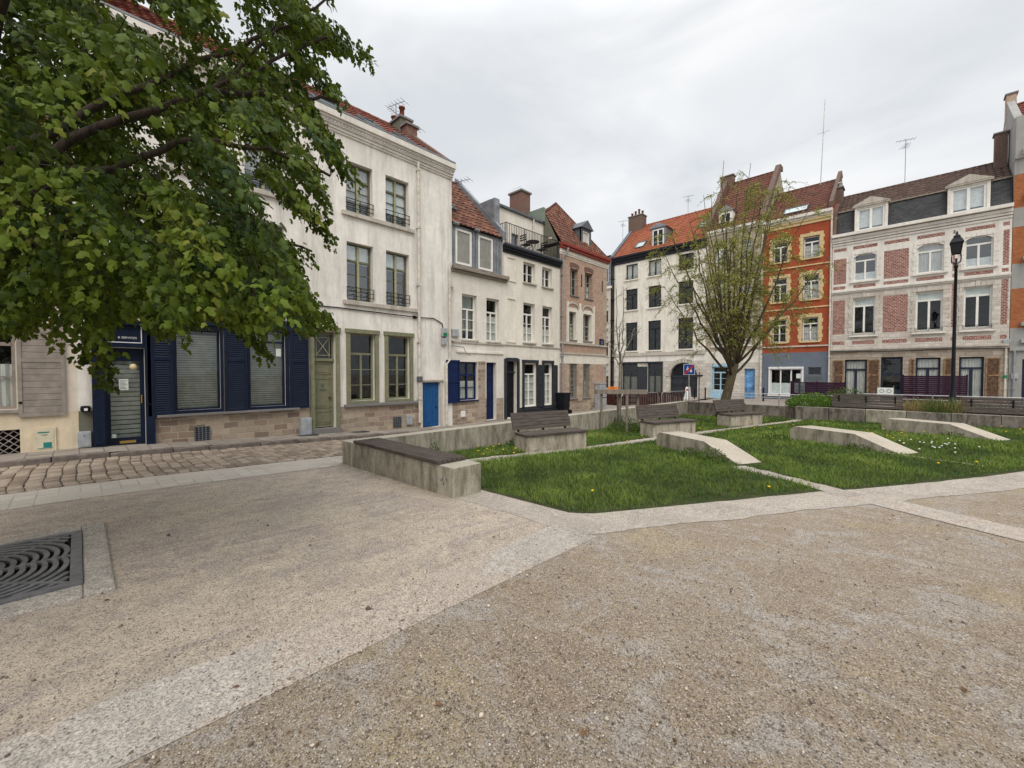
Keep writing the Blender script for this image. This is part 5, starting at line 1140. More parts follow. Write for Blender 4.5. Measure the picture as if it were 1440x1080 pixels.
def house_g():
    h = house('beige_house', 'beige plastered house with a high brown tiled roof and light blue door behind the willow', FR, -10); fa = FR; s0, s1 = -12.14, -8.15
    up = [(a, b, z0, z1) for (z0, z1) in ((10.3, 11.55), (7.55, 9.2), (3.72, 5.55)) for (a, b) in ((-11.6, -10.82), (-9.70, -8.93))]; gr_ = [(-11.6, -10.45, .25, 2.12), (-9.32, -8.61, -.35, 1.95)]
    mb = MB(); wall_grid(mb, fa, [(s0, s1, -.6, 12.5, 'plaster_g'), (s0, s1, -.6, 2.9, 'block_cream'), (s0, s1, 2.4, 3.3, 'plaster_f')], up+gr_, d=.15); body(mb, fa, s0, s1, -.6, 12.7, 9, 'plaster_g', (-4.5, 17.7)); mb.build('wall', h)
    tiles(fa, s0, s1, .2, 12.65, -4.5, 17.8, 'tile_brown', h, tw=.3, th=.36, seed=13); moulding(h, fa, s0, s1, [(12.35, 12.5, .1), (12.5, 12.68, .22)], 'white_trim')
    for s, w in ((s0-.1, .35), (s1-.25, .35)): p = MB(); p.prism([fa.p(s, .2, 12.7), fa.p(s, -4.5, 17.8), fa.p(s, -5.0, 17.8), fa.p(s, -5, 18.15), fa.p(s, -4.2, 18.15), fa.p(s, .25, 13.1)], (w, 0, 0), 'brick_dark'); p.build('gable_parapet', h)
    chimney(h, -12.5, -11.5, 38.8, 39.4, 16.5, 18.4, 'brick_dark', pots=0)
    for w in up: window(h, fa, *w, 'white_paint', fw=.07, tr=.7, cur=('curtain', 0, .6), sill=('white_trim', .1, .08, .12), glass='glass_sky')
    o = window(h, fa, *gr_[0], 'light_blue', fw=.08, tr=.76, bars=2, cur=None); surround(h, fa, *gr_[0], 'light_blue', w=.12, teeth=False, top=.2)
    pn = MB(); fa.box(pn, -11.75, -10.3, -.4, .2, -.01, .03, 'light_blue'); pn.build('shop_panel', h)
    door_panel(h, fa, -9.32, -8.61, -.35, 1.95, 'light_blue_door', panels=((.04, .3), (.36, .62), (.68, .95))); pipe(h, fa, s1-.08, 0, 12.3, 'pipe_white', r=.06)
    m = MB(); a, b = -11.35, -10.35; fa.box(m, a, b, 12.8, 14.1, -1.6, -.3, 'white_trim'); m.prism([fa.p(a-.1, -.2, 14.1), fa.p(b+.1, -.2, 14.1), fa.p((a+b)/2, -.2, 14.6)], (0, 2.2, 0), 'zinc'); dm = m.build('dormer', h)
    wm = MB(); frame(wm, fa, a+.1, b-.1, 12.9, 14.0, -.27, .09, 'white_paint', cols=2); fa.box(wm, a+.15, b-.15, 12.95, 13.95, -.295, -.285, 'glass_dark'); wm.build('window', dm, loc=dm['_o'])
house_g()
def house_h():
    h = house('orange_house', 'burnt orange house with yellow stone window surrounds above a blue-grey ground floor', FR, -6); fa = FR; s0, s1 = -8.14, -4.17
    up = [(a, b, z0, z1) for (z0, z1) in ((9.45, 10.9), (6.65, 8.32), (3.80, 5.42)) for (a, b) in ((-7.56, -6.69), (-5.76, -4.85))]; gr_ = [(-7.62, -5.72, .10, 1.92), (-5.38, -4.64, 1.50, 2.02)]
    mb = MB(); wall_grid(mb, fa, [(s0, s1, -.6, 12.1, 'orange_wall'), (s0, s1, -.6, 3.05, 'blue_wall')], up+gr_, d=.14); body(mb, fa, s0, s1, -.6, 12.4, 9, 'orange_wall', (-4, 15.6)); mb.build('wall', h)
    tiles(fa, s0, s1, .25, 12.45, -4, 15.7, 'tile_brown', h, tw=.3, th=.36, seed=14); moulding(h, fa, s0, s1, [(11.75, 11.95, .06), (11.95, 12.1, .12)], 'yellow_trim', 'frieze'); moulding(h, fa, s0, s1, [(12.1, 12.25, .15), (12.25, 12.45, .28)], 'white_trim')
    moulding(h, fa, s0, s1, [(6.05, 6.13, .05), (8.92, 9.0, .05)], 'yellow_trim', 'string_course'); moulding(h, fa, s0, s1, [(3.42, 3.52, .08)], 'stone_trim', 'string_course')
    for i, w in enumerate(up):
        o = window(h, fa, *w, 'white_paint', fw=.07, tr=.74, bars=1, cur=('curtain', 0, .6) if i % 2 else None, sill=('yellow_trim', .1, .10, .12), rail=('iron', .02, .16, 2)); surround(h, fa, *w, 'yellow_trim', w=.20)
    p = MB(); p.prism([fa.p(s1-.2, .25, 12.4), fa.p(s1-.2, -4, 15.7), fa.p(s1-.2, -4.4, 15.9), fa.p(s1-.2, -3.8, 16.2), fa.p(s1-.2, .3, 12.85)], (.22, 0, 0), 'brick_dark'); p.build('gable_parapet', h)
    skylight(h, fa, -7.0, -5.6, .25, 12.45, -4, 15.7, .35, 1.35)
    w = window(h, fa, *gr_[0], 'sign_white', d=.03, fw=.07, cols=3, tr=None, cur=('blind_pale', 0, .45)); f = MB(); 
    for q in ((-7.72, -5.62, 1.92, 2.06, -.02, .10), (-7.72, -7.62, .02, 1.92, -.02, .06), (-5.72, -5.62, .02, 1.92, -.02, .06), (-7.75, -5.6, -.02, .095, -.02, .12)): fa.box(f, *q, 'sign_white')
    f.build('casing', w, loc=w['_o']); m = MB(); fa.box(m, -6.05, -5.78, 1.26, 1.58, -.05, -.04, 'paper'); m.build('notice', h)
    window(h, fa, *gr_[1], 'lead_grey', d=.05, fw=.05, cols=1); m = MB(); fa.box(m, -5.45, -4.6, .9, 1.44, 0, .04, 'lead_grey'); m.build('wall_panel', h)
    pipe(h, fa, s1-.05, 0, 12.1, 'pipe_white', r=.05); antenna(h, fa.p(-5.4, -3.8, 15.5), 6.2, 1)
house_h()
def house_i():
    h = house('brick_and_stone_house', 'white stone and red brick patterned house with a slate mansard and two pedimented dormers', FR, -.3); fa = FR; s0, s1 = -4.16, 3.50
    W3 = [(-3.05, -1.94, 7.50, 9.20), (-.14, .99, 7.50, 9.18), (1.79, 2.86, 7.50, 9.20)]; W2 = [(-3.05, -1.96, 4.10, 6.40), (-.14, .99, 4.10, 6.40), (1.80, 2.87, 4.12, 6.44)]
    G = [(-3.41, -2.30, .02, 2.48), (-1.64, -.64, -.2, 2.60), (-.08, .96, .1, 2.52), (1.69, 2.64, .1, 2.52)]
    reg = [(s0, s1, -.6, 3.0, 'block_grey'), (s0, s1, 3.0, 6.75, 'block_cream'), (s0, s1, 6.75, 10.0, 'white_trim')]
    B = [(-4.08, -3.42, 7.42, 9.04), (-1.60, -.48, 7.42, 9.12), (1.33, 1.42, 7.42, 9.3), (3.2, 3.42, 7.42, 9.3), (-4.08, -3.45, 4.15, 6.36), (-1.60, -.48, 4.12, 6.38), (1.33, 1.42, 4.24, 6.66), (3.18, 3.42, 4.24, 6.66)]
    for z0, z1 in ((7.06, 7.26), (3.46, 3.68)): B += [(a, b, z0, z1) for a, b in ((-4.08, -3.45), (-3.05, -1.97), (-1.60, -.48), (-.14, 1.0), (1.33, 1.42), (1.8, 2.87), (3.18, 3.42))]
    B += [(a, b, 9.52, 9.72) for a, b in ((-4.08, -3.42), (-3.1, -1.92), (-1.60, -.48), (-.14, 1.0), (1.33, 1.42), (1.8, 2.9), (3.18, 3.42))]
    mb = MB(); wall_grid(mb, fa, reg+[(*b, 'brick_i') for b in B], [(*w, 'white_trim') for w in W3+W2]+[(*w, 'block_cream') for w in G], d=.18)
    for w in W3: arch_fill(mb, fa, w[0], w[1], 8.98, w[3], 'white_trim', d=.16)
    body(mb, fa, s0, s1, -.6, 10.6, 8, 'render_grey'); mb.build('wall', h)
    moulding(h, fa, s0, s1, [(9.90, 10.02, .06), (10.05, 10.2, .12), (10.2, 10.36, .2), (10.40, 10.58, .38)], 'white_trim'); moulding(h, fa, s0, s1, [(6.78, 6.86, .07), (6.86, 6.96, .13)], 'white_trim', 'string_course'); moulding(h, fa, s0, s1, [(2.98, 3.08, .08), (3.08, 3.2, .16)], 'stone_trim', 'string_course')
    for w in W3:
        window(h, fa, *w, 'white_paint', d=.14, fw=.075, tr=.74, glass='glass_sky', cur=('curtain', 0, 1) if w is W3[1] else ('blind_pale', 0, .3)); moulding(h, fa, w[0]-.18, w[1]+.18, [(7.38, 7.47, .12)], 'white_trim', 'sill_ledge')
        surround(h, fa, w[0], w[1], 7.5, 9.18, 'white_trim', w=.14, pr=.03, top=.16)
    for w in W2:
        window(h, fa, *w, 'white_paint', d=.16, fw=.085, tr=.78, cur=('blind_pale', .8, 1), rail=('black_paint', .03, .17, 4)); moulding(h, fa, w[0]-.16, w[1]+.16, [(3.92, 4.02, .12)], 'white_trim', 'sill_ledge'); surround(h, fa, w[0], w[1], 4.1, 6.42, 'block_cream', w=.17, pr=.03, top=.24)
    for w in (G[0], G[2], G[3]): window(h, fa, *w, 'dark_blue_frame', d=.14, fw=.09, tr=.74, cur=('curtain', 0, 1), sill=('bluestone', .08, .06, .05), mw=.14)
    d = MB(); frame(d, fa, *G[1], -.14, .11, 'dark_blue_frame', cols=1, tr=.62); fa.box(d, -1.55, -.73, -.18, .6, -.2, -.15, 'dark_blue_frame'); do = d.build('door', h); p = MB(); p.face([fa.p(-1.6, -.17, -.1), fa.p(-.68, -.17, -.1), fa.p(-.68, -.17, 2.55), fa.p(-1.6, -.17, 2.55)], 'glass'); p.build('pane', do, loc=do['_o'])
    for a, b in ((-4.0, -3.46), (-2.26, -1.70), (-.32, -.12), (1.10, 1.54), (2.70, 3.22)): shutter(h, fa, a, b, .05, 2.46, 'timber_raw', n=.03, split=.6, smat='timber_dark')
    # roof: slate mansard with tiled top
    z0, z1, n0, n1 = 10.60, 12.18, -.05, -.5; m = MB()
    m.face([fa.p(s0+.2, n0, z0), fa.p(s1-.02, n0, z0), fa.p(s1-.02, n1, z1), fa.p(s0+.2, n1, z1)], 'slate'); fa.box(m, s0+.2, s1-.02, z1-.02, z1+.06, n1-.05, n1+.09, 'gutter_wood'); m.build('mansard', h)
    tiles(fa, s0+.2, s1-.02, n1, z1+.06, -3.0, 13.95, 'tile_dark', h, tw=.26, th=.32, seed=15)
    for a, b in ((-2.92, -1.60), (1.20, 2.56)):
        m = MB(); zt = 12.12; fa.box(m, a-.13, a, 10.6, zt, -.8, .06, 'white_trim'); fa.box(m, b, b+.13, 10.6, zt, -.8, .06, 'white_trim'); fa.box(m, a, b, zt-.1, zt, -.8, .06, 'white_trim'); fa.box(m, a-.24, b+.24, zt, zt+.09, -1.4, .16, 'stone_trim')
        m.prism([fa.p(a-.26, .18, zt+.09), fa.p(b+.26, .18, zt+.09), fa.p((a+b)/2, .18, zt+.52)], (0, .22, 0), 'stone_trim'); m.prism([fa.p(a-.2, .0, zt+.08), fa.p(b+.2, .0, zt+.08), fa.p((a+b)/2, .0, zt+.46)], (0, 1.6, 0), 'lead_grey'); dm = m.build('dormer', h, bevel=.006)
        m = MB(); frame(m, fa, a, b, 10.62, zt-.1, .0, .1, 'white_paint', cols=2, mw=.13); fa.box(m, a+.05, b-.05, 10.7, zt-.15, -.14, -.12, 'blind_pale'); wd = m.build('window', dm, loc=dm['_o']); p = MB(); p.face([fa.p(a, -.04, 10.62), fa.p(b, -.04, 10.62), fa.p(b, -.04, zt-.1), fa.p(a, -.04, zt-.1)], 'glass_sky'); p.build('pane', wd, loc=wd['_o'])
    p = MB(); p.prism([fa.p(s0-.02, .1, 10.6), fa.p(s0-.02, -.5, 12.4), fa.p(s0-.02, -3, 14.3), fa.p(s0-.02, -3.4, 14.3), fa.p(s0-.02, -3.4, 10.6)], (.2, 0, 0), 'brick_dark'); p.build('gable_parapet', h)
    chimney(h, s0-.05, s0+.3, 36.2, 37.0, 12, 14.2, 'brick_dark', pots=1, potm='white_trim')
    chimney(h, 2.95, 3.44, 36.6, 37.1, 12.5, 15.2, 'brick_dark', pots=0); antenna(h, fa.p(-.8, -2.9, 13.9), 2.9)
    c = MB(); c.tube([fa.p(s0, .19, 3.02), fa.p(-1, .2, 2.96), fa.p(1, .2, 3.0), fa.p(s1, .19, 2.95)], .02, 5, 'iron'); c.build('cable', h); pipe(h, fa, 3.40, 0, 3.0, 'pipe_white', r=.04)
    m = MB(); fa.box(m, 3.34, 3.46, 1.35, 1.5, 0, .13, 'green_plastic'); m.build('socket', h)
    for a in (3.3, 3.9): wallbox(h, fa, a, a+.25, 3.2, 3.42, .15, 'box_grey', 'meter_box')
house_i()
def house_j():
    h = house('banded_brick_house', 'tall orange brick house with grey render bands at the far right edge', FR, 5.5); fa = FR; s0, s1 = 3.52, 8.5
    ops = [(a, a+1.1, z0, z1) for (z0, z1) in ((11.0, 12.6), (7.75, 9.55), (4.3, 6.2)) for a in (4.0, 6.2)]+[(3.98, 5.0, 0, 2.35), (6.0, 7.4, .8, 2.4)]
    reg = [(s0, s1, -.6, 13.2, 'render_grey'), (s0, s1, 4.0, 6.1, 'brick_j'), (s0, s1, 7.4, 9.35, 'brick_j'), (s0, s1, 10.35, 12.1, 'brick_j')]
    mb = MB(); wall_grid(mb, fa, reg, ops); body(mb, fa, s0, s1, -.6, 13.2, 9, 'render_grey', (-4, 17.4)); mb.build('wall', h)
    for o in ops[:6]: window(h, fa, *o, 'white_paint', fw=.09, tr=.74, sill=('render_grey', .2, .25, .12), cur=('curtain', 0, .6))
    window(h, fa, *ops[7], 'anthracite', sill=('render_grey', .1, .1, .1)); door_panel(h, fa, *ops[6], 'dark_blue_frame')
    tiles(fa, s0+.3, s1, .2, 13.3, -4, 17.4, 'tile_red', h, tw=.3, th=.34, seed=16); moulding(h, fa, s0+.25, s1, [(13.1, 13.2, .15), (13.2, 13.36, .45)], 'white_trim')
    p = MB(); p.prism([fa.p(s0, .12, 12.9), fa.p(s0, .12, 15.1), fa.p(s0, -.6, 15.3), fa.p(s0, -4.0, 17.8), fa.p(s0, -4.5, 17.8), fa.p(s0, -4.5, 12.9)], (.3, 0, 0), 'render_grey'); p.build('gable_parapet', h)
    chimney(h, 3.5, 3.9, 38.4, 39.0, 16.5, 18.0, 'brick_d', pots=0); pipe(h, fa, 3.7, 0, 2.9, 'pipe_grey')
    wallbox(h, fa, 3.6, 3.85, 1.3, 1.6, .08, 'box_grey', 'meter_box'); moulding(h, fa, s0, s1, [(2.8, 3.0, .12)], 'render_grey', 'string_course')
house_j()

# =================================================================== STREET FURNITURE
def lamp():
    t = lthing('street_lamp', 'tall dark iron street lamp with a four-sided lantern behind the planter', 'street lamp', (.93, 21.9, T(.93, 21.9)))
    m = MB(); m.lathe((0, 0, 0), [(.13, 0), (.13, .25), (.10, .3), (.09, .9), (.075, .95), (.06, 1.1), (.05, 3.2), (.042, 5.4), (.06, 5.42), (.06, 5.5), (.03, 5.55), (.03, 5.75)], 12, 'black_paint'); m.build('pole', t, smooth=True)
    m = MB(); z = 5.9
    for a in range(4):
        an = R(45)+a*R(90); c, s = math.cos(an), math.sin(an); m.tube([(0, 0, 5.55), (c*.16, s*.16, 5.62), (c*.17, s*.17, 5.8), (c*.15, s*.15, z)], .014, 5, 'black_paint'); m.tube([(c*.15, s*.15, z), (c*.21, s*.21, z+.40)], .014, 5, 'black_paint')
    m.build('lantern_frame', t)
    m = MB()
    def ring(r, zz): return [(r*math.cos(R(45)+a*R(90)), r*math.sin(R(45)+a*R(90)), zz) for a in range(4)]
    prof = [(.25, 6.28), (.25, 6.31), (.17, 6.44), (.14, 6.44), (.12, 6.54), (.04, 6.60), (.04, 6.66), (.0, 6.74)]
    rs = [ring(*p) for p in prof]
    for a, b in zip(rs[:-1], rs[1:]):
        for i in range(4): m.face([a[i], a[(i+1) % 4], b[(i+1) % 4], b[i]], 'black_paint')
    m.face(rs[0][::-1], 'black_paint'); m.build('lantern_roof', t)
    m = MB(); a, b = ring(.13, z), ring(.205, z+.38)
    for i in range(4): m.face([a[i], a[(i+1) % 4], b[(i+1) % 4], b[i]], 'glass_dark')
    m.build('glazing', t)
lamp()
def hoarding(x0, x1, y, h, lab, ret=False):
    z = T((x0+x1)/2, y); t = lthing('purple_hoarding', lab, 'hoarding', ((x0+x1)/2, y, z), 'purple boarded screens'); m = MB(); W_ = (x1-x0)/2; n = int(h/.105)
    for i in range(n): zz = .03+i*h/n; m.box(-W_, W_, -.02, .02, zz, zz+h/n-.008, 'purple')
    if ret: 
        for i in range(n): zz = .03+i*h/n; m.box(-W_-.02, -W_+.02, .02, 1.2, zz, zz+h/n-.008, 'purple')
    m.build('boards', t); k_ = max(2, int(W_*2/1.2)+1)
    for i in range(k_): m = MB(); x = -W_+2*W_*i/(k_-1); m.box(x-.035, x+.035, -.005, .05, -.05, h+.08, 'purple'); m.build('post', t)
hoarding(-5.7, -3.05, 31.2, 1.22, 'long low purple boarded screen in front of the orange and blue house', True)
hoarding(-.55, 1.82, 31.4, 1.50, 'taller purple boarded screen in front of the brick and stone house')
def banner():
    t = lthing('banner', 'white printed banner hung on the railing in front of the dark doorway', 'banner', (-1.25, 31.0, T(-1, 31))); m = MB(); m.box(-.33, .33, -.01, .01, .40, .90, 'paper')
    for c in (-.15, .15):
        P = [(c+.09*math.cos(i*.52), -.014, .72+.09*math.sin(i*.52)) for i in range(13)]; m.tube(P, .012, 4, 'ink', False)
    m.box(-.28, .28, -.014, -.01, .50, .53, 'ink'); m.build('cloth', t)
    for s in (-.34, .34): m = MB(); m.tube([(s, 0, 0), (s, 0, 1.02)], .015, 6, 'steel'); m.build('post', t)
banner()
def barrier(L, lab):
    t = lthing('crowd_barrier', lab, 'barrier', (0, 0, 0), 'galvanised barriers'); m = MB(); H = 1.02; r = .12
    P = [(-L/2, 0, 0), (-L/2, 0, H-r), (-L/2+r*.3, 0, H-r*.3), (-L/2+r, 0, H), (L/2-r, 0, H), (L/2-r*.3, 0, H-r*.3), (L/2, 0, H-r), (L/2, 0, 0)]; m.tube(P, .019, 7, 'steel'); m.tube([(-L/2, 0, .22), (L/2, 0, .22)], .015, 6, 'steel'); m.build('frame', t, smooth=True)
    m = MB()
    for i in range(1, int(L/.13)): x = -L/2+.13*i; m.tube([(x, 0, .22), (x, 0, H)], .006, 4, 'steel')
    m.build('bars', t)
    for s in (-1, 1): m = MB(); m.tube([(s*L*.4, -.3, .02), (s*L*.4, 0, .16), (s*L*.4, .3, .02)], .015, 6, 'steel'); m.build('foot', t)
    return t
for (a, b, lab) in (((-8.72, 15.5), (-8.38, 18.15), 'galvanised crowd barrier behind the low wall, left of the sign'), ((-8.3, 18.35), (-8.05, 20.5), 'galvanised crowd barrier in front of the arched carriage door')):
    a, b = Vector(a), Vector(b); o = barrier((b-a).length, lab); c = (a+b)/2; o.location = (c.x, c.y, T(c.x, c.y)+.012); d = b-a; o.rotation_euler = (0, 0, math.atan2(d.y, d.x))
def rail(x0, x1, y, lab):
    t = lthing('guard_rail', lab, 'railing', (x0, y, T(x0, y)), 'galvanised street railings'); m = MB(); L = x1-x0
    for z in (.62, .80): m.tube([(0, 0, z), (L, 0, z)], .020, 6, 'steel')
    m.build('rail', t); n = int(L/1.9)
    for i in range(n+1): m = MB(); x = L*i/n; m.tube([(x, 0, -.05), (x, 0, .82)], .026, 8, 'steel'); m.build('post', t)
rail(-7.4, -2.6, 24.6, 'galvanised street railing in front of the blue-grey ground floor'); rail(-1.9, 5.2, 24.3, 'long galvanised street railing behind the planter grasses')
def screen():
    t = lthing('terrace_screen', 'dark red slatted terrace screen beyond the end of the low street wall', 'screen', (-11.6, 23, T(-11.6, 23))); m = MB()
    for i in range(44): x = -2.35+i*.107; m.box(x, x+.085, -.012, .012, .03, .80+.01*(i % 3), 'rust')
    m.build('slats', t); m = MB(); m.box(-2.4, 2.4, -.03, .03, .80, .88, 'rust'); m.box(-2.4, 2.4, .02, .06, .2, .27, 'rust'); m.build('rail', t)
    for i in range(4): m = MB(); x = -2.35+i*1.56; m.box(x-.04, x+.04, .02, .10, -.05, .95, 'rust'); m.build('post', t)
    t = lthing('orange_crate', 'bright orange plastic crate on top of the dark red terrace screen', 'crate', (-13.62, 23.2, T(-11.6, 23)+.9)); m = MB()
    m.box(-.28, .28, -.18, .18, 0, .03, 'orange_plastic')
    for q in ((-.28, .28, -.18, -.16), (-.28, .28, .16, .18), (-.28, -.26, -.16, .16), (.26, .28, -.16, .16)):
        for z in (.03, .12): m.box(*q, z, z+.06, 'orange_plastic')
        m.box(*q, .2, .23, 'orange_plastic')
    for x in (-.27, 0, .27):
        for y in (-.17, .17): m.box(x-.012, x+.012, y-.012, y+.012, .03, .2, 'orange_plastic')
    m.build('crate_body', t, bevel=.006); tb = lthing('timber_stack', 'low stack of dark timber behind the red terrace screen', 'timber', (-13.5, 23.35, T(-11.6, 23))); m = MB()
    for i in range(6): m.box(-.5, .7, -.25+.01*i, .35, .15*i, .15*i+.14, 'timber_dark')
    m.build('planks', tb)
screen()
def sign():
    t = lthing('traffic_sign', 'square blue sign with red diagonal bar in front of the arched carriage door', 'sign', (-8.92, 23.1, T(-8.9, 23)), None, R(28)); m = MB(); m.tube([(0, .03, 0), (0, .03, 2.35)], .028, 8, 'steel'); m.build('pole', t)
    m = MB(); z0 = 1.82; w = .29; m.box(-w, w, -.012, .0, z0, z0+2*w, 'sign_white'); m.box(-w+.025, w-.025, -.016, -.012, z0+.025, z0+2*w-.025, 'sign_blue'); cx, cz = -.08, z0+.38
    def disc(x, z, r, mt, y=-.020): m.prism([(x+r*math.cos(i*.628), y, z+r*math.sin(i*.628)) for i in range(10)], (0, .003, 0), mt)
    disc(cx, cz+.04, .035, 'sign_white'); m.prism([(cx-.05, -.02, cz-.02), (cx+.05, -.02, cz-.02), (cx+.06, -.02, cz-.22), (cx-.06, -.02, cz-.22)], (0, .003, 0), 'sign_white'); disc(cx+.17, cz-.06, .025, 'sign_white'); m.prism([(cx+.13, -.02, cz-.1), (cx+.21, -.02, cz-.1), (cx+.22, -.02, cz-.24), (cx+.12, -.02, cz-.24)], (0, .003, 0), 'sign_white')
    m.prism([(-w+.03, -.024, z0+.03), (-w+.10, -.024, z0+.03), (w-.03, -.024, z0+2*w-.1), (w-.03, -.024, z0+2*w-.03), (w-.10, -.024, z0+2*w-.03), (-w+.03, -.024, z0+.1)], (0, .003, 0), 'sign_red'); m.build('sign_plate', t)
    t = lthing('sign_back', 'grey sign seen from behind on a dark post in front of the purple screen', 'sign', (-4.75, 28.2, T(-4.7, 28)), None, R(8)); m = MB(); m.tube([(0, 0, 0), (0, 0, 1.45)], .03, 8, 'anthracite'); m.build('pole', t); m = MB(); m.box(-.24, .24, .03, .05, .72, 1.25, 'lead_grey'); m.box(-.2, .2, .0, .03, .85, .89, 'lead_grey'); m.box(-.2, .2, 0, .03, 1.08, 1.12, 'lead_grey'); m.build('sign_plate', t)
    t = lthing('street_pole', 'thin dark pole standing right of the arched carriage door', 'pole', (-10.35, 28.5, T(-10, 28))); m = MB(); m.tube([(0, 0, 0), (0, 0, 2.0)], .035, 8, 'anthracite'); m.box(-.22, .22, -.03, .03, 1.72, 1.84, 'anthracite'); m.build('pole', t)
sign()
def bollard(x, y, lab):
    t = lthing('bollard', lab, 'bollard', (x, y, T(x, y)+.012), 'dark iron bollards'); m = MB(); m.lathe((0, 0, 0), [(.07, 0), (.06, .05), (.05, .1), (.045, .75), (.06, .78), (.06, .84), (.03, .92), (0, .93)], 10, 'black_paint'); m.build('post', t, smooth=True)
bollard(-11.75, 31.5, 'dark bollard left of the light blue shop window'); bollard(-11.0, 31.5, 'dark bollard directly in front of the light blue shop window'); bollard(-7.3, 31.5, 'dark bollard under the white framed window of the blue-grey ground floor')
def aboard():
    t = lthing('pavement_board', 'narrow white folding board at the right foot of the carriage door', 'sign board', (-11.9, 30.6, T(-11.9, 30))); m = MB(); m.prism([(-.18, -.2, 0), (.18, -.2, 0), (.15, 0, 1.0), (-.15, 0, 1.0)], (0, .03, 0), 'paper'); m.prism([(-.18, .22, 0), (.18, .22, 0), (.15, .02, 1.0), (-.15, .02, 1.0)], (0, .03, 0), 'sign_white'); m.build('panel', t); m = MB(); m.box(-.09, .05, -.06, -.03, .72, .86, 'sign_red'); m.build('mark', t)
aboard()

# =================================================================== TREES
CA = R(44); CP = R(1.456)
FW = np.array([-math.sin(CA)*math.cos(CP), math.cos(CA)*math.cos(CP), -math.sin(CP)]); RT = np.array([math.cos(CA), math.sin(CA), 0]); UP = np.cross(RT, FW)
def leafmesh(name, C, D, Nn, size, mat, tint, parent, loc, shape='maple', ratio=.8):
    """C centre (leaf base), D tip direction, Nn face normal"""
    n = len(C); D = D/np.linalg.norm(D, axis=1)[:, None]; S = np.cross(D, Nn); S /= np.linalg.norm(S, axis=1)[:, None]+1e-9; N2 = np.cross(S, D)
    if shape == 'maple':
        P = np.array([(0, 0, 0), (-.50, .30, -.10), (-.26, .52, .0), (-.30, .74, -.06), (0, 1.0, -.10), (.30, .74, -.06), (.26, .52, .0), (.50, .30, -.10), (0, .5, .07)])
        Fb = np.array([(0, 8, 2, 1), (2, 8, 4, 3), (8, 6, 5, 4), (0, 7, 6, 8)])
    elif shape == 'blade':
        P = np.array([(-.5, 0, 0), (.5, 0, 0), (.32, .55, .05), (-.32, .55, .05), (.04, 1, .22), (-.04, 1, .22)]); Fb = np.array([(0, 1, 2, 3), (3, 2, 4, 5)])
    else:
        P = np.array([(0, 0, 0), (-.5, .45, .0), (0, 1, -.05), (.5, .45, 0)]); Fb = np.array([(0, 3, 2, 1)])
    sz = size if isinstance(size, np.ndarray) else np.full(n, size)
    V = C[:, None, :]+sz[:, None, None]*(P[None, :, 0, None]*ratio*S[:, None, :]+P[None, :, 1, None]*D[:, None, :]+P[None, :, 2, None]*N2[:, None, :])
    Fs = (Fb[None]+np.arange(n)[:, None, None]*len(P)).reshape(-1, 4); return npmesh(name, V.reshape(-1, 3), Fs, mat, np.repeat(tint, len(Fb)), parent, loc)
def inpoly(px, py, poly):
    r = np.zeros(len(px), bool); j = len(poly)-1
    for i in range(len(poly)):
        xi, yi = poly[i]; xj, yj = poly[j]
        c = ((yi > py) != (yj > py)) & (px < (xj-xi)*(py-yi)/((yj-yi) or 1e-9)+xi); r ^= c; j = i
    return r
def project(P):
    d = P-np.array([0, 0, CAMZ]); D = d@FW; return 720+590*(d@RT)/D, 540-590*(d@UP)/D, D
# --- maple at the left: crown of drooping sprays on real limbs
def maple_near(r_, cen, rad, poly, holes, LN, lim):
    out = []; tries = 0
    while len(out) < 440 and tries < 300000:      # the side of the crown nearest the square is the leafiest
        tries += 1; p = cen+r_.uniform(-1, 1, 3)*rad*1.05
        if (((p-cen)/rad)**2).sum() > 1.15 or p[2] < 1.95: continue
        px, py, D = project(p[None])
        if not (2.45 < D[0] < 4.3) or px[0] < -120 or py[0] < -60: continue
        dv = (p-cen)*np.array([1, 1, .25]); dv /= np.linalg.norm(dv)+1e-6
        Lf = 0
        for L0 in (.62, .42, .25, .14):
            a, b, _ = project(np.array([p+dv*L0*.9+np.array([0, 0, -L0*.72-.04]), p, p+dv*L0*.5+np.array([0, 0, -L0*.25])]))
            if inpoly(a, b, poly).all() and not any(inpoly(a, b, h).any() for h in holes): Lf = L0; break
        if not Lf: continue
        k_ = (lim[2] > D[0]) & (np.hypot(lim[0]-a[2], lim[1]-b[2]) < 26) & (lim[1] < 240)
        if k_.any() and r_.random() < .85: continue
        out.append(p); LN[tuple(np.round(p, 6))] = Lf
    return out
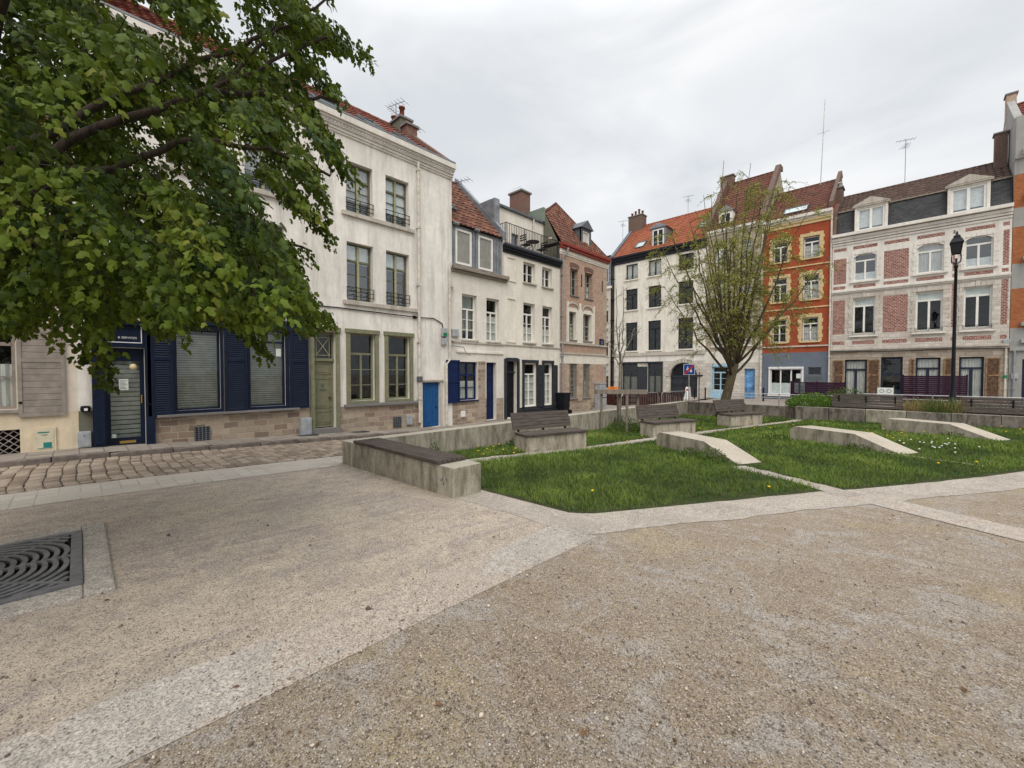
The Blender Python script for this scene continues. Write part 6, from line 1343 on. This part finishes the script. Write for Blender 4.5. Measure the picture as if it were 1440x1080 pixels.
def maple():
    base = np.array([-5.24, -.75, 0.]); t = thing('maple_tree', 'large leafy maple whose crown hangs in from the upper left, rooted in the grate', 'tree', tuple(base)); r_ = np.random.default_rng(21)
    limbs = [[(-5.24, -.75, 0), (-5.22, -.72, 1.2), (-5.18, -.7, 2.3), (-5.1, -.6, 3.0)],
             [(-5.15, -.65, 2.6), (-4.9, .0, 3.5), (-4.85, .9, 4.25), (-4.9, 1.7, 4.6), (-4.9, 2.2, 4.8)],
             [(-5.15, -.65, 2.5), (-4.9, -.1, 3.1), (-4.8, .7, 3.7), (-4.8, 1.4, 3.9), (-4.75, 2.0, 3.8)],
             [(-5.1, -.6, 3.0), (-5.2, .3, 4.1), (-5.5, 1.2, 5.1), (-5.6, 1.9, 6.0)], [(-5.15, -.65, 2.4), (-4.4, -.5, 3.2), (-3.7, -.2, 3.8), (-3.2, .2, 4.0)],
             [(-5.1, -.6, 3.0), (-5.1, -.6, 4.4), (-5.0, -.4, 6.0)], [(-5.15, -.65, 2.5), (-5.5, .3, 3.0), (-5.9, 1.4, 3.3), (-6.1, 2.3, 3.3)], [(-5.15, -.7, 2.6), (-5.9, -1.2, 3.6), (-7.0, -1.8, 4.4)], [(-5.15, -.7, 2.6), (-4.8, -1.8, 3.7), (-4.5, -2.8, 4.3)],
             [(-4.9, .9, 4.25), (-4.6, 1.5, 4.8), (-4.5, 2.0, 5.2)], [(-4.9, .9, 4.25), (-4.7, 1.5, 5.1), (-4.6, 2.0, 5.7)]]
    m = MB(); samp = []
    for i, L in enumerate(limbs):
        P = []; 
        for a, b in zip(L[:-1], L[1:]):
            for q in range(5): f = q/5; P.append(Vector(a).lerp(Vector(b), f)+Vector(r_.normal(0, .02, 3))*(1 if i else .3))
        P.append(Vector(L[-1])); n = len(P); r0 = .15 if i == 0 else (.016 if i > 8 else .034); rr = [r0*(1-.8*k_/(n-1))**.9+.006 if i else .15-.05*k_/(n-1) for k_ in range(n)]
        m.tube(P, rr, 8, 'bark')
        if i: samp += [np.array(p) for p in P[3:]]
    m.build('trunk', t, smooth=True); samp = np.array(samp)
    poly = [(-900, -700), (330, -420), (400, -60), (425, -10), (428, 20), (470, 38), (508, 72), (500, 84), (462, 80), (440, 66), (420, 78), (440, 100), (466, 124), (455, 128), (425, 118), (418, 128), (440, 165), (480, 225), (482, 240), (462, 232), (440, 205), (425, 215), (445, 250), (458, 285), (440, 278), (415, 245), (405, 262), (440, 290), (456, 322), (440, 320), (420, 300), (385, 320), (395, 335), (425, 342), (410, 352), (418, 372), (425, 400), (440, 425), (462, 440), (440, 446), (410, 446), (405, 462), (385, 458), (365, 480), (345, 470), (315, 455), (290, 460), (262, 468), (240, 480), (222, 475), (200, 460), (160, 465), (142, 468), (140, 518), (120, 512), (128, 460), (100, 462), (50, 478), (0, 480), (-300, 520), (-900, 520)]
    holes = [[(175, 178), (240, 205), (238, 226), (205, 215)], [(325, 188), (350, 195), (345, 222), (328, 215)], [(128, -10), (200, 14), (284, 46), (270, 58), (200, 30), (135, 8)], [(-20, 30), (14, 32), (24, 60), (-20, 72)], [(58, 412), (86, 416), (84, 440), (60, 436)], [(212, 360), (226, 362), (224, 372), (212, 370)], [(348, 265), (392, 278), (400, 312), (352, 292)], [(205, 45), (232, 60), (222, 72), (206, 62)], [(300, -40), (330, -40), (326, 30), (305, 28)], [(180, 340), (200, 350), (190, 362)], [(345, 370), (360, 372), (356, 390), (344, 388)], [(395, 60), (412, 90), (404, 110), (392, 95)], [(170, -30), (176, -5), (165, 10), (150, -10)], [(412, 150), (425, 190), (412, 200), (404, 170)], [(388, 205), (398, 208), (396, 232), (386, 228)]]
    holes = [[(sum(q[0] for q in h)/len(h)+(p_[0]-sum(q[0] for q in h)/len(h))*1.35, sum(q[1] for q in h)/len(h)+(p_[1]-sum(q[1] for q in h)/len(h))*1.7) for p_ in h] for h in holes]
    cen = np.array([-5.0, -.1, 4.2]); rad = np.array([3.3, 3.35, 2.9]); SP = []; LN = {}; tries = 0
    while len(SP) < 1500 and tries < 400000:
        tries += 1; v = r_.normal(size=3); v /= np.linalg.norm(v); q = r_.uniform(.35, 1)**.5; p = cen+v*rad*q
        if p[2] < 2.0+.10*max(0, 3-np.hypot(p[0], p[1])): continue
        px, py, D = project(p[None])
        if D[0] < 2.7: 
            if D[0] > -.5 and px[0] > -700 and D[0] > 0: continue
            if r_.random() < .6: continue
            SP.append(p); continue
        out = np.hypot(*(p[:2]-cen[:2])); dv = (p-cen)*np.array([1, 1, .25]); dv /= np.linalg.norm(dv)+1e-6
        Lf = 0
        for L0 in (.68, .45, .26, .14):
            a, b, _ = project(np.array([p+dv*L0*.9+np.array([0, 0, -L0*.72-.04]), p, p+dv*L0*.5+np.array([0, 0, -L0*.25])]))
            if inpoly(a, b, poly).all() and not any(inpoly(a, b, h).any() for h in holes): Lf = L0; break
        if px[0] > -250 and py[0] > -150:
            if not Lf: continue
        elif r_.random() < .55: continue
        SP.append(p); LN[tuple(np.round(p, 6))] = Lf or .6
    lx, ly, lD = project(np.vstack([samp]))
    SP = SP+maple_near(r_, cen, rad, poly, holes, LN, (lx, ly, lD))
    # extra long pendulous sprays that make the ragged right-hand edge
    def at(px, py, D): d = FW*D+RT*(px-720)/590*D+UP*(540-py)/590*D; return d+np.array([0, 0, CAMZ])
    for L in ([(430, 10), (470, 42), (506, 74)], [(400, 66), (436, 98), (462, 124)], [(396, 95), (430, 160), (462, 215), (482, 240)], [(385, 200), (425, 240), (452, 282)], [(380, 240), (425, 285), (452, 320)], [(345, 360), (395, 345), (425, 345)], [(380, 420), (440, 436), (455, 442)], [(132, 455), (134, 490), (132, 515)], [(350, 400), (400, 425), (425, 445)], [(300, 440), (350, 470), (365, 482)], [(410, 440), (436, 441), (462, 441)]):
        D = r_.uniform(4.6, 5.2) if L[0][0] > 200 else 3.9
        for (a, b) in zip(L[:-1], L[1:]):
            k_ = max(2, int(math.hypot(b[0]-a[0], b[1]-a[1])/9))
            for i in range(k_): f = i/k_; SP.append(at(a[0]+(b[0]-a[0])*f+r_.normal(0, 3), a[1]+(b[1]-a[1])*f+r_.normal(0, 3), D+r_.normal(0, .08)))
    SP = np.array(SP); n_ex = 0
    Cs, Ds, Ns, Ts, Sz = [], [], [], [], []; tw = MB()
    for p in SP:
        dv = (p-cen)*np.array([1, 1, .25]); dv /= np.linalg.norm(dv)+1e-6; dv += r_.normal(0, .25, 3)*np.array([1, 1, .4]); dv /= np.linalg.norm(dv); side = np.cross(dv, [0, 0, 1.]); side /= np.linalg.norm(side)+1e-6
        L = LN.get(tuple(np.round(p, 6)), .26)*r_.uniform(.85, 1.05); tone = np.clip(r_.normal(.36, .22), 0, 1); n = int(18+r_.uniform(62, 84)*L); u = r_.random(n)
        path = p+dv*(u*L)[:, None]+np.array([0, 0, -1.])*((u**1.7)*L*.75)[:, None]
        sgn = r_.choice([-1, 1], n); C = path+side*(sgn*r_.uniform(0, .12, n)*(1-.6*u))[:, None]+r_.normal(0, .02, (n, 3))
        D = dv*.45+side*(sgn*r_.uniform(.0, .9, n))[:, None]+np.array([0, 0, -1.])*r_.uniform(.3, 1.5, n)[:, None]+r_.normal(0, .25, (n, 3)); N = np.array([0, 0, 1.])*.7+dv*.4+r_.normal(0, .6, (n, 3))
        Cs.append(C); Ds.append(D); Ns.append(N); Ts.append(np.clip(tone+.25*u+r_.normal(0, .12, n), 0, .97)); Sz.append(r_.uniform(.038, .084, n))
        near = samp[np.argmin(((samp-p)**2).sum(1))]; d = np.linalg.norm(near-p)
        mid = (near+p)/2+np.array([0, 0, .06*d]); sh = p+(near-p)*min(1, .14/(d+1e-6)); tw.tube(([near, mid] if d < .35 else [sh, (sh+p)/2])+[p, p+dv*L*.6+np.array([0, 0, -.06])], [.004, .0035, .003, .002], 3, 'bark', False)
    tw.build('twigs', t)
    leafmesh('crown', np.vstack(Cs), np.vstack(Ds), np.vstack(Ns), np.concatenate(Sz), 'leaf_maple', np.concatenate(Ts), t, (0, 0, 0), ratio=.80).location = (-base[0], -base[1], -base[2])
maple()
# --- open willow-like tree behind the far bench
def branchy(name, label, base, lean, limbs, seedn, H, spread, leafn, leaf, mat, bark, r0, twl, droop=.25, cat='tree', side_n=9, sub_n=5, lbark='bark'):
    r_ = np.random.default_rng(seedn); base = np.array(base); t = thing(name, label, cat, tuple(base)); m = MB(); C, D = [], []
    fk = base+np.array(lean); P = [base+(fk-base)*f+np.array([0, 0, -.1*(1-f)]) for f in (0, .3, .6, 1)]; m.tube([Vector(p) for p in P], [r0*1.3, r0*1.05, r0*.95, r0*.85], 12, lbark)
    for i in range(limbs):
        az = 2*math.pi*(i+r_.uniform(-.3, .3))/limbs; out = (r_.uniform(.42, .90) if i % 3 else r_.uniform(.05, .5))*spread; h = H*(1-.42*(out/spread)**2)*r_.uniform(.85, 1.04)
        st = base+(fk-base)*r_.uniform(.75, 1); end = np.array([base[0]+lean[0]*.5+out*math.cos(az), base[1]+lean[1]*.5+out*math.sin(az), base[2]+h]); pts = []
        for k_ in range(11):
            f = k_/10; hor = st[:2]+(end[:2]-st[:2])*(f**.9); z = st[2]+(end[2]-st[2])*(f**1.08); pts.append(np.array([hor[0], hor[1], z])+r_.normal(0, .035, 3)*(k_ > 0)*H/9)
        m.tube([Vector(p) for p in pts], [r0*.27*(1-f/10)**1.1+.009 for f in range(11)], 7, lbark)
        for j in range(side_n):
            f = r_.uniform(.22, .99); a = int(f*10); p = pts[a]+(pts[min(a+1, 10)]-pts[a])*(f*10-a); an = r_.uniform(0, 6.28); L = min(spread, 3.1)*r_.uniform(.22, .46)*(1.15-f*.6); dr = np.array([math.cos(an), math.sin(an), r_.uniform(.2, 1.1)]); ou = p[:2]-base[:2]; dr[:2] += ou/(np.linalg.norm(ou)+.3)*.7; dr /= np.linalg.norm(dr)
            q = [p+dr*L*s-np.array([0, 0, droop*L*s*s])+r_.normal(0, .02, 3) for s in (0, .33, .66, 1)]; m.tube([Vector(x) for x in q], [.012, .009, .007, .005], 4, bark, False)
            for s in range(sub_n):
                u = r_.uniform(.25, 1); b = p+dr*L*u-np.array([0, 0, droop*L*u*u]); d2 = dr+r_.normal(0, .6, 3); d2[2] -= droop*1.6; d2 /= np.linalg.norm(d2); l2 = twl*r_.uniform(.5, 1.2)
                e = [b+d2*l2*s2-np.array([0, 0, droop*1.3*l2*s2*s2]) for s2 in (0, .5, 1)]; m.tube([Vector(x) for x in e], [.006, .005, .003], 3, bark, False)
                for q2 in range(leafn): u2 = r_.uniform(.05, 1); C.append(b+d2*l2*u2-np.array([0, 0, droop*1.3*l2*u2*u2])+r_.normal(0, .03, 3)); D.append(d2*.6+r_.normal(0, .6, 3)-np.array([0, 0, .45]))
    m.build('trunk', t, smooth=True); C = np.array(C); D = np.array(D); n = len(C)
    if n: leafmesh('crown', C, D, r_.normal(size=(n, 3))+np.array([0, 0, .6]), r_.uniform(.6, 1.35, n)*leaf, mat, r_.random(n), t, (0, 0, 0), 'leaf', .34).location = tuple(-base)
    return t
branchy('willow_tree', 'broad open willow with fresh yellow-green leaves and a leaning dark trunk behind the far bench', (-5.72, 18.05, T(-5.7, 18)), (.42, .38, 2.2), 29, 5, 10.0, 3.7, 18, .080, 'leaf_willow', 'bark_olive', .175, .62, .36, side_n=13, sub_n=5, lbark='bark_olive')
branchy('young_tree', 'thin young tree with bare twigs tied between timber stakes', (-7.02, 12.33, T(-7, 12.3)), (.02, .03, 2.2), 5, 9, 4.9, .75, 1, .05, 'leaf_young', 'bark_pale', .055, .32, .05, side_n=5, sub_n=3, lbark='bark_pale')
def stakes():
    t = thing('tree_stakes', 'four timber stakes joined by a flat plank around the young tree', 'tree support', (-7.02, 12.33, T(-7, 12.3)))
    for (x, y) in ((-7.42, 11.9), (-7.3, 12.75), (-6.42, 11.75), (-6.55, 12.7)): m = MB(); z = T(x, y); m.tube([(x, y, z-.1), (x, y, .93)], .042, 10, 'stake_wood'); m.build('stake', t, smooth=False)
    m = MB(); m.prism([(-7.62, 11.83, .93), (-7.50, 11.72, .93), (-6.22, 12.68, .93), (-6.34, 12.80, .93)], (0, 0, .14), 'stake_wood'); m.build('plank', t, bevel=.005)
    m = MB(); m.tube([(-7.42, 11.92, .80), (-7.02, 12.33, .82), (-6.55, 12.68, .80)], .012, 5, 'iron'); m.build('tie', t)
stakes()

# =================================================================== GRASS, WEEDS, FLOWERS
LP = np.array(LAWN)
def seg_dist(x, y, pts):
    d = np.full(len(x), 9.)
    for a, b in zip(pts[:-1], pts[1:]):
        a = np.array(a); b = np.array(b); ab = b-a; t = np.clip(((x-a[0])*ab[0]+(y-a[1])*ab[1])/(ab@ab), 0, 1); d = np.minimum(d, np.hypot(x-a[0]-t*ab[0], y-a[1]-t*ab[1]))
    return d
RAMPS = [(-4.52, 9.73), (-2.34, 12.77), (-.72, 16.35)]
def smooth_noise(x, y, sc, seed): return np.array([mnoise.noise(Vector((a*sc, b*sc, seed))) for a, b in zip(x, y)])
def grass():
    n = 330000; x = rng.uniform(-7.5, 6.5, n); y = rng.uniform(3.95, 18.85, n)
    D = -x*math.sin(CA)+y*math.cos(CA); p = np.clip((6.2/np.maximum(D, 2))**1.25, .16, 1); k_ = (rng.random(n) < p) & inpoly(x, y, LAWN); x, y, D = x[k_], y[k_], D[k_]
    nz_ = smooth_noise(x, y, .9, 1.3); nz2 = smooth_noise(x, y, 3.4, 7.7); pd = seg_dist(x, y, PATH); cd = seg_dist(x, y, [(-2.35, 8.42), (-.55, 7.3)])
    k_ = (pd > .16+.10*nz2) & (cd > .12+.06*nz2)
    for (a, b) in RAMPS:
        u = (x-a)*math.cos(R(-27.5))+(y-b)*math.sin(R(-27.5)); v = -(x-a)*math.sin(R(-27.5))+(y-b)*math.cos(R(-27.5)); k_ &= ~((u > -.02) & (u < 2.6) & (v > 0) & (v < .60))
    edge = seg_dist(x, y, LAWN[:7]); k_ &= (edge > .03+.10*np.abs(nz2)) ; x, y, D, nz_, nz2, edge, pd = (q[k_] for q in (x, y, D, nz_, nz2, edge, pd)); n = len(x)
    z = np.array([T(a, b) for a, b in zip(x, y)]); h = (.055+.05*np.clip(nz_+.4, 0, 1)+.035*np.clip(nz2, 0, 1))*rng.uniform(.6, 1.35, n)*np.clip(.45+edge*2, .45, 1)*np.clip(.5+pd*1.5, .5, 1)
    an = rng.uniform(0, 6.28, n); le = rng.uniform(.15, .9, n); Dn = np.stack([np.cos(an)*le+.25*nz2, np.sin(an)*le, np.ones(n)], 1); N = np.stack([np.cos(an), np.sin(an), np.full(n, .2)], 1)
    w = np.clip(.0055*(D/5), .005, .016); t = np.clip(.40+.5*nz_+.35*nz2+rng.normal(0, .16, n), 0, 1)
    s = h; Dn /= np.linalg.norm(Dn, axis=1)[:, None]; S = np.cross(Dn, N); S /= np.linalg.norm(S, axis=1)[:, None]; B = np.stack([x, y, z+.004], 1); bend = np.stack([np.cos(an), np.sin(an), -np.ones(n)*.3], 1)*(h*.35)[:, None]
    V = np.stack([B-S*w[:, None]*.5, B+S*w[:, None]*.5, B+Dn*(s*.6)[:, None]+S*w[:, None]*.4, B+Dn*(s*.6)[:, None]-S*w[:, None]*.4, B+Dn*s[:, None]+bend+S*w[:, None]*.06, B+Dn*s[:, None]+bend-S*w[:, None]*.06], 1)
    Fb = np.array([(0, 1, 2, 3), (3, 2, 4, 5)]); Fs = (Fb[None]+np.arange(n)[:, None, None]*6).reshape(-1, 4)
    o = npmesh('grass', V.reshape(-1, 3), Fs, 'grass_blade', np.repeat(t, 2)); tag(o, 'short green grass of the lawns', 'grass', None, 'stuff'); print('blades', n)
grass()
def clump(name, label, x, y, r, h, n, mat, leaf, ratio=.5, cat='weed', upright=.5, group=None, z=None, seed=0, shape='leaf'):
    r_ = np.random.default_rng(seed+int(abs(x*100+y*10))); z = T(x, y) if z is None else z; t = thing(name, label, cat, (x, y, z), group)
    a = r_.uniform(0, 6.28, n); q = np.sqrt(r_.random(n))*r; hh = r_.random(n)**.8*h*(1-.6*(q/r)**2); C = np.stack([x+q*np.cos(a), y+q*np.sin(a), z+hh*(1 if shape != 'blade' else 0)], 1); D = np.stack([np.cos(a)*(1-upright), np.sin(a)*(1-upright), np.full(n, upright)], 1)+r_.normal(0, .3, (n, 3)); sz = r_.uniform(.6, 1.3, n)*leaf
    if shape == 'blade': sz = np.maximum(.1, hh)*1.1
    f = leafmesh('foliage', C, D, r_.normal(size=(n, 3))+np.array([0, 0, 1.]), sz, mat, np.clip(r_.normal(.45, .22, n), 0, 1), t, (0, 0, 0), shape, ratio); f.location = (-x, -y, -z)
    m = MB()
    for i in range(7): b = r_.uniform(0, 6.28); m.tube([(x, y, z-.02), (x+.5*r*math.cos(b), y+.5*r*math.sin(b), z+h*.5)], .004, 4, 'shrub_bark', False)
    m.build('stem', t); return t
W_ = 'weeds growing on the lawn'
for (x, y, r, h, n, lab) in ((-2.85, 8.55, .30, .26, 260, 'tall leafy weed tuft against the sloping end of the nearest ramp block'), (-3.35, 8.95, .28, .16, 200, 'low weeds along the foot of the nearest ramp block'), (-7.25, 5.15, .11, .30, 90, 'narrow weed climbing the inner face of the low wall near the timber seat'),
    (-6.6, 11.9, .55, .32, 620, 'bushy weeds round the foot of the tree stakes'), (-7.1, 12.9, .5, .42, 520, 'rank weeds behind the stakes against the low wall'), (-5.95, 12.3, .4, .5, 330, 'tall thin weeds left of the middle bench'), (-7.2, 7.6, .25, .16, 160, 'low weeds under the low wall behind the nearest bench'),
    (-5.2, 18.9, .35, .35, 260, 'dark weeds at the foot of the far concrete wall'), (-2.6, 12.6, .25, .2, 170, 'weeds at the upper end of the second ramp block'), (-.9, 12.0, .25, .12, 150, 'weeds along the shaded side of the second ramp block'), (.7, 15.6, .28, .14, 150, 'weeds along the side of the farthest ramp block'), (-3.9, 18.5, .5, .15, 300, 'yellow-green weeds at the corner of the planter wall')):
    clump('weed', lab, x, y, r, h, n, 'weed', .06, .5, 'weed', .6, W_)
clump('green_bush', 'bright green low bush on the planter, left of the bench back', -2.95, 19.7, .80, .62, 3200, 'bush_leaf', .07, .6, 'bush', .45, z=.24); clump('dark_bush', 'darker green bush behind the left bench back', -2.0, 20.6, .8, .82, 2400, 'weed', .07, .5, 'bush', .5, z=.24)
for (x, y, mat, lab) in ((-.05, 19.5, 'dry_grass', 'straw-coloured grass tuft beside the left bench back'), (.42, 19.75, 'grass_tall', 'tall green grass tuft in the middle of the planter'), (.80, 19.45, 'dry_grass', 'straw-coloured grass tuft beside the right bench back'), (.15, 20.2, 'grass_tall', 'wide green grass tuft at the back of the planter'), (.95, 20.4, 'grass_tall', 'green grass tuft behind the right bench back'), (.55, 19.3, 'weed', 'dark green leafy tuft at the planter edge between the two straw tufts')):
    clump('ornamental_grass', lab, x, y, .44, .62, 1100, mat, .5, .05, 'ornamental grass', .72, 'grasses on the planter', z=.24, shape='blade')
for i in range(6): clump('ornamental_grass', 'pale grass tuft in the planting strip behind the right bench back', 1.6+.55*i, 20.5, .35, .55, 420, 'grass_tall', .5, .05, 'ornamental grass', .72, 'grasses behind the right bench back', z=.24, shape='blade')
# dandelions and daisies
def flower(name, lab, cat, grp, mat, r, hgt):
    t = lthing(name, lab, cat, (0, 0, 0), grp); m = MB(); m.tube([(0, 0, 0), (.005, .003, hgt)], .003, 4, 'weed', False); m.build('stem', t); m = MB(); m.lathe((.005, .003, hgt), [(0, -.004), (r*.6, 0), (r, .010), (r*.7, .018), (0, .022)], 8, mat); m.build('flower_head', t); return t
f0 = flower('dandelion', 'small yellow dandelion in flower in the grass', 'flower', 'dandelions in the lawn', 'yellow_petal', .021, .10); f1 = flower('daisy', 'tiny white daisy in the grass of the right-hand lawn', 'flower', 'daisies in the lawn', 'white_petal', .018, .095)
spots = []
rr = random.Random(17)
for (cx, cy, sx, sy, n) in ((-6.7, 6.6, .3, .9, 14), (-6.4, 5.9, .25, .5, 5), (-1.7, 14.6, .9, .9, 22), (.2, 15.9, .5, .7, 6), (2.4, 17.0, .6, .7, 16), (-5.4, 13.6, .5, 1.2, 7), (-4.3, 17.6, .4, .9, 14), (-2.6, 5.1, .9, .4, 2), (-1.3, 6.8, .3, .3, 3), (.6, 10.4, .4, .6, 4), (-.2, 13.6, 1.2, 1.0, 12), (-5.2, 10.2, .1, .5, 4)):
    for i in range(int(n*.6+.5)): spots.append((rr.gauss(cx, sx), rr.gauss(cy, sy)))
ok = [s for s in spots if inpoly(np.array([s[0]]), np.array([s[1]]), LAWN)[0]]
for i, (x, y) in enumerate(ok): o = f0 if i == 0 else dup(f0, (0, 0, 0), 0); o.location = (x, y, T(x, y)); o.rotation_euler = (0, 0, rr.random()*6)
for i in range(20): x, y = rr.gauss(.25, .45), rr.gauss(12.9, .5); o = f1 if i == 0 else dup(f1, (0, 0, 0), 0); o.location = (x, y, T(x, y)); o.rotation_euler = (0, 0, rr.random()*6)
for o in bpy.data.objects:
    if '_o' in o: del o['_o']
print('objects', len(bpy.data.objects), 'faces', sum(len(m.polygons) for m in bpy.data.meshes))
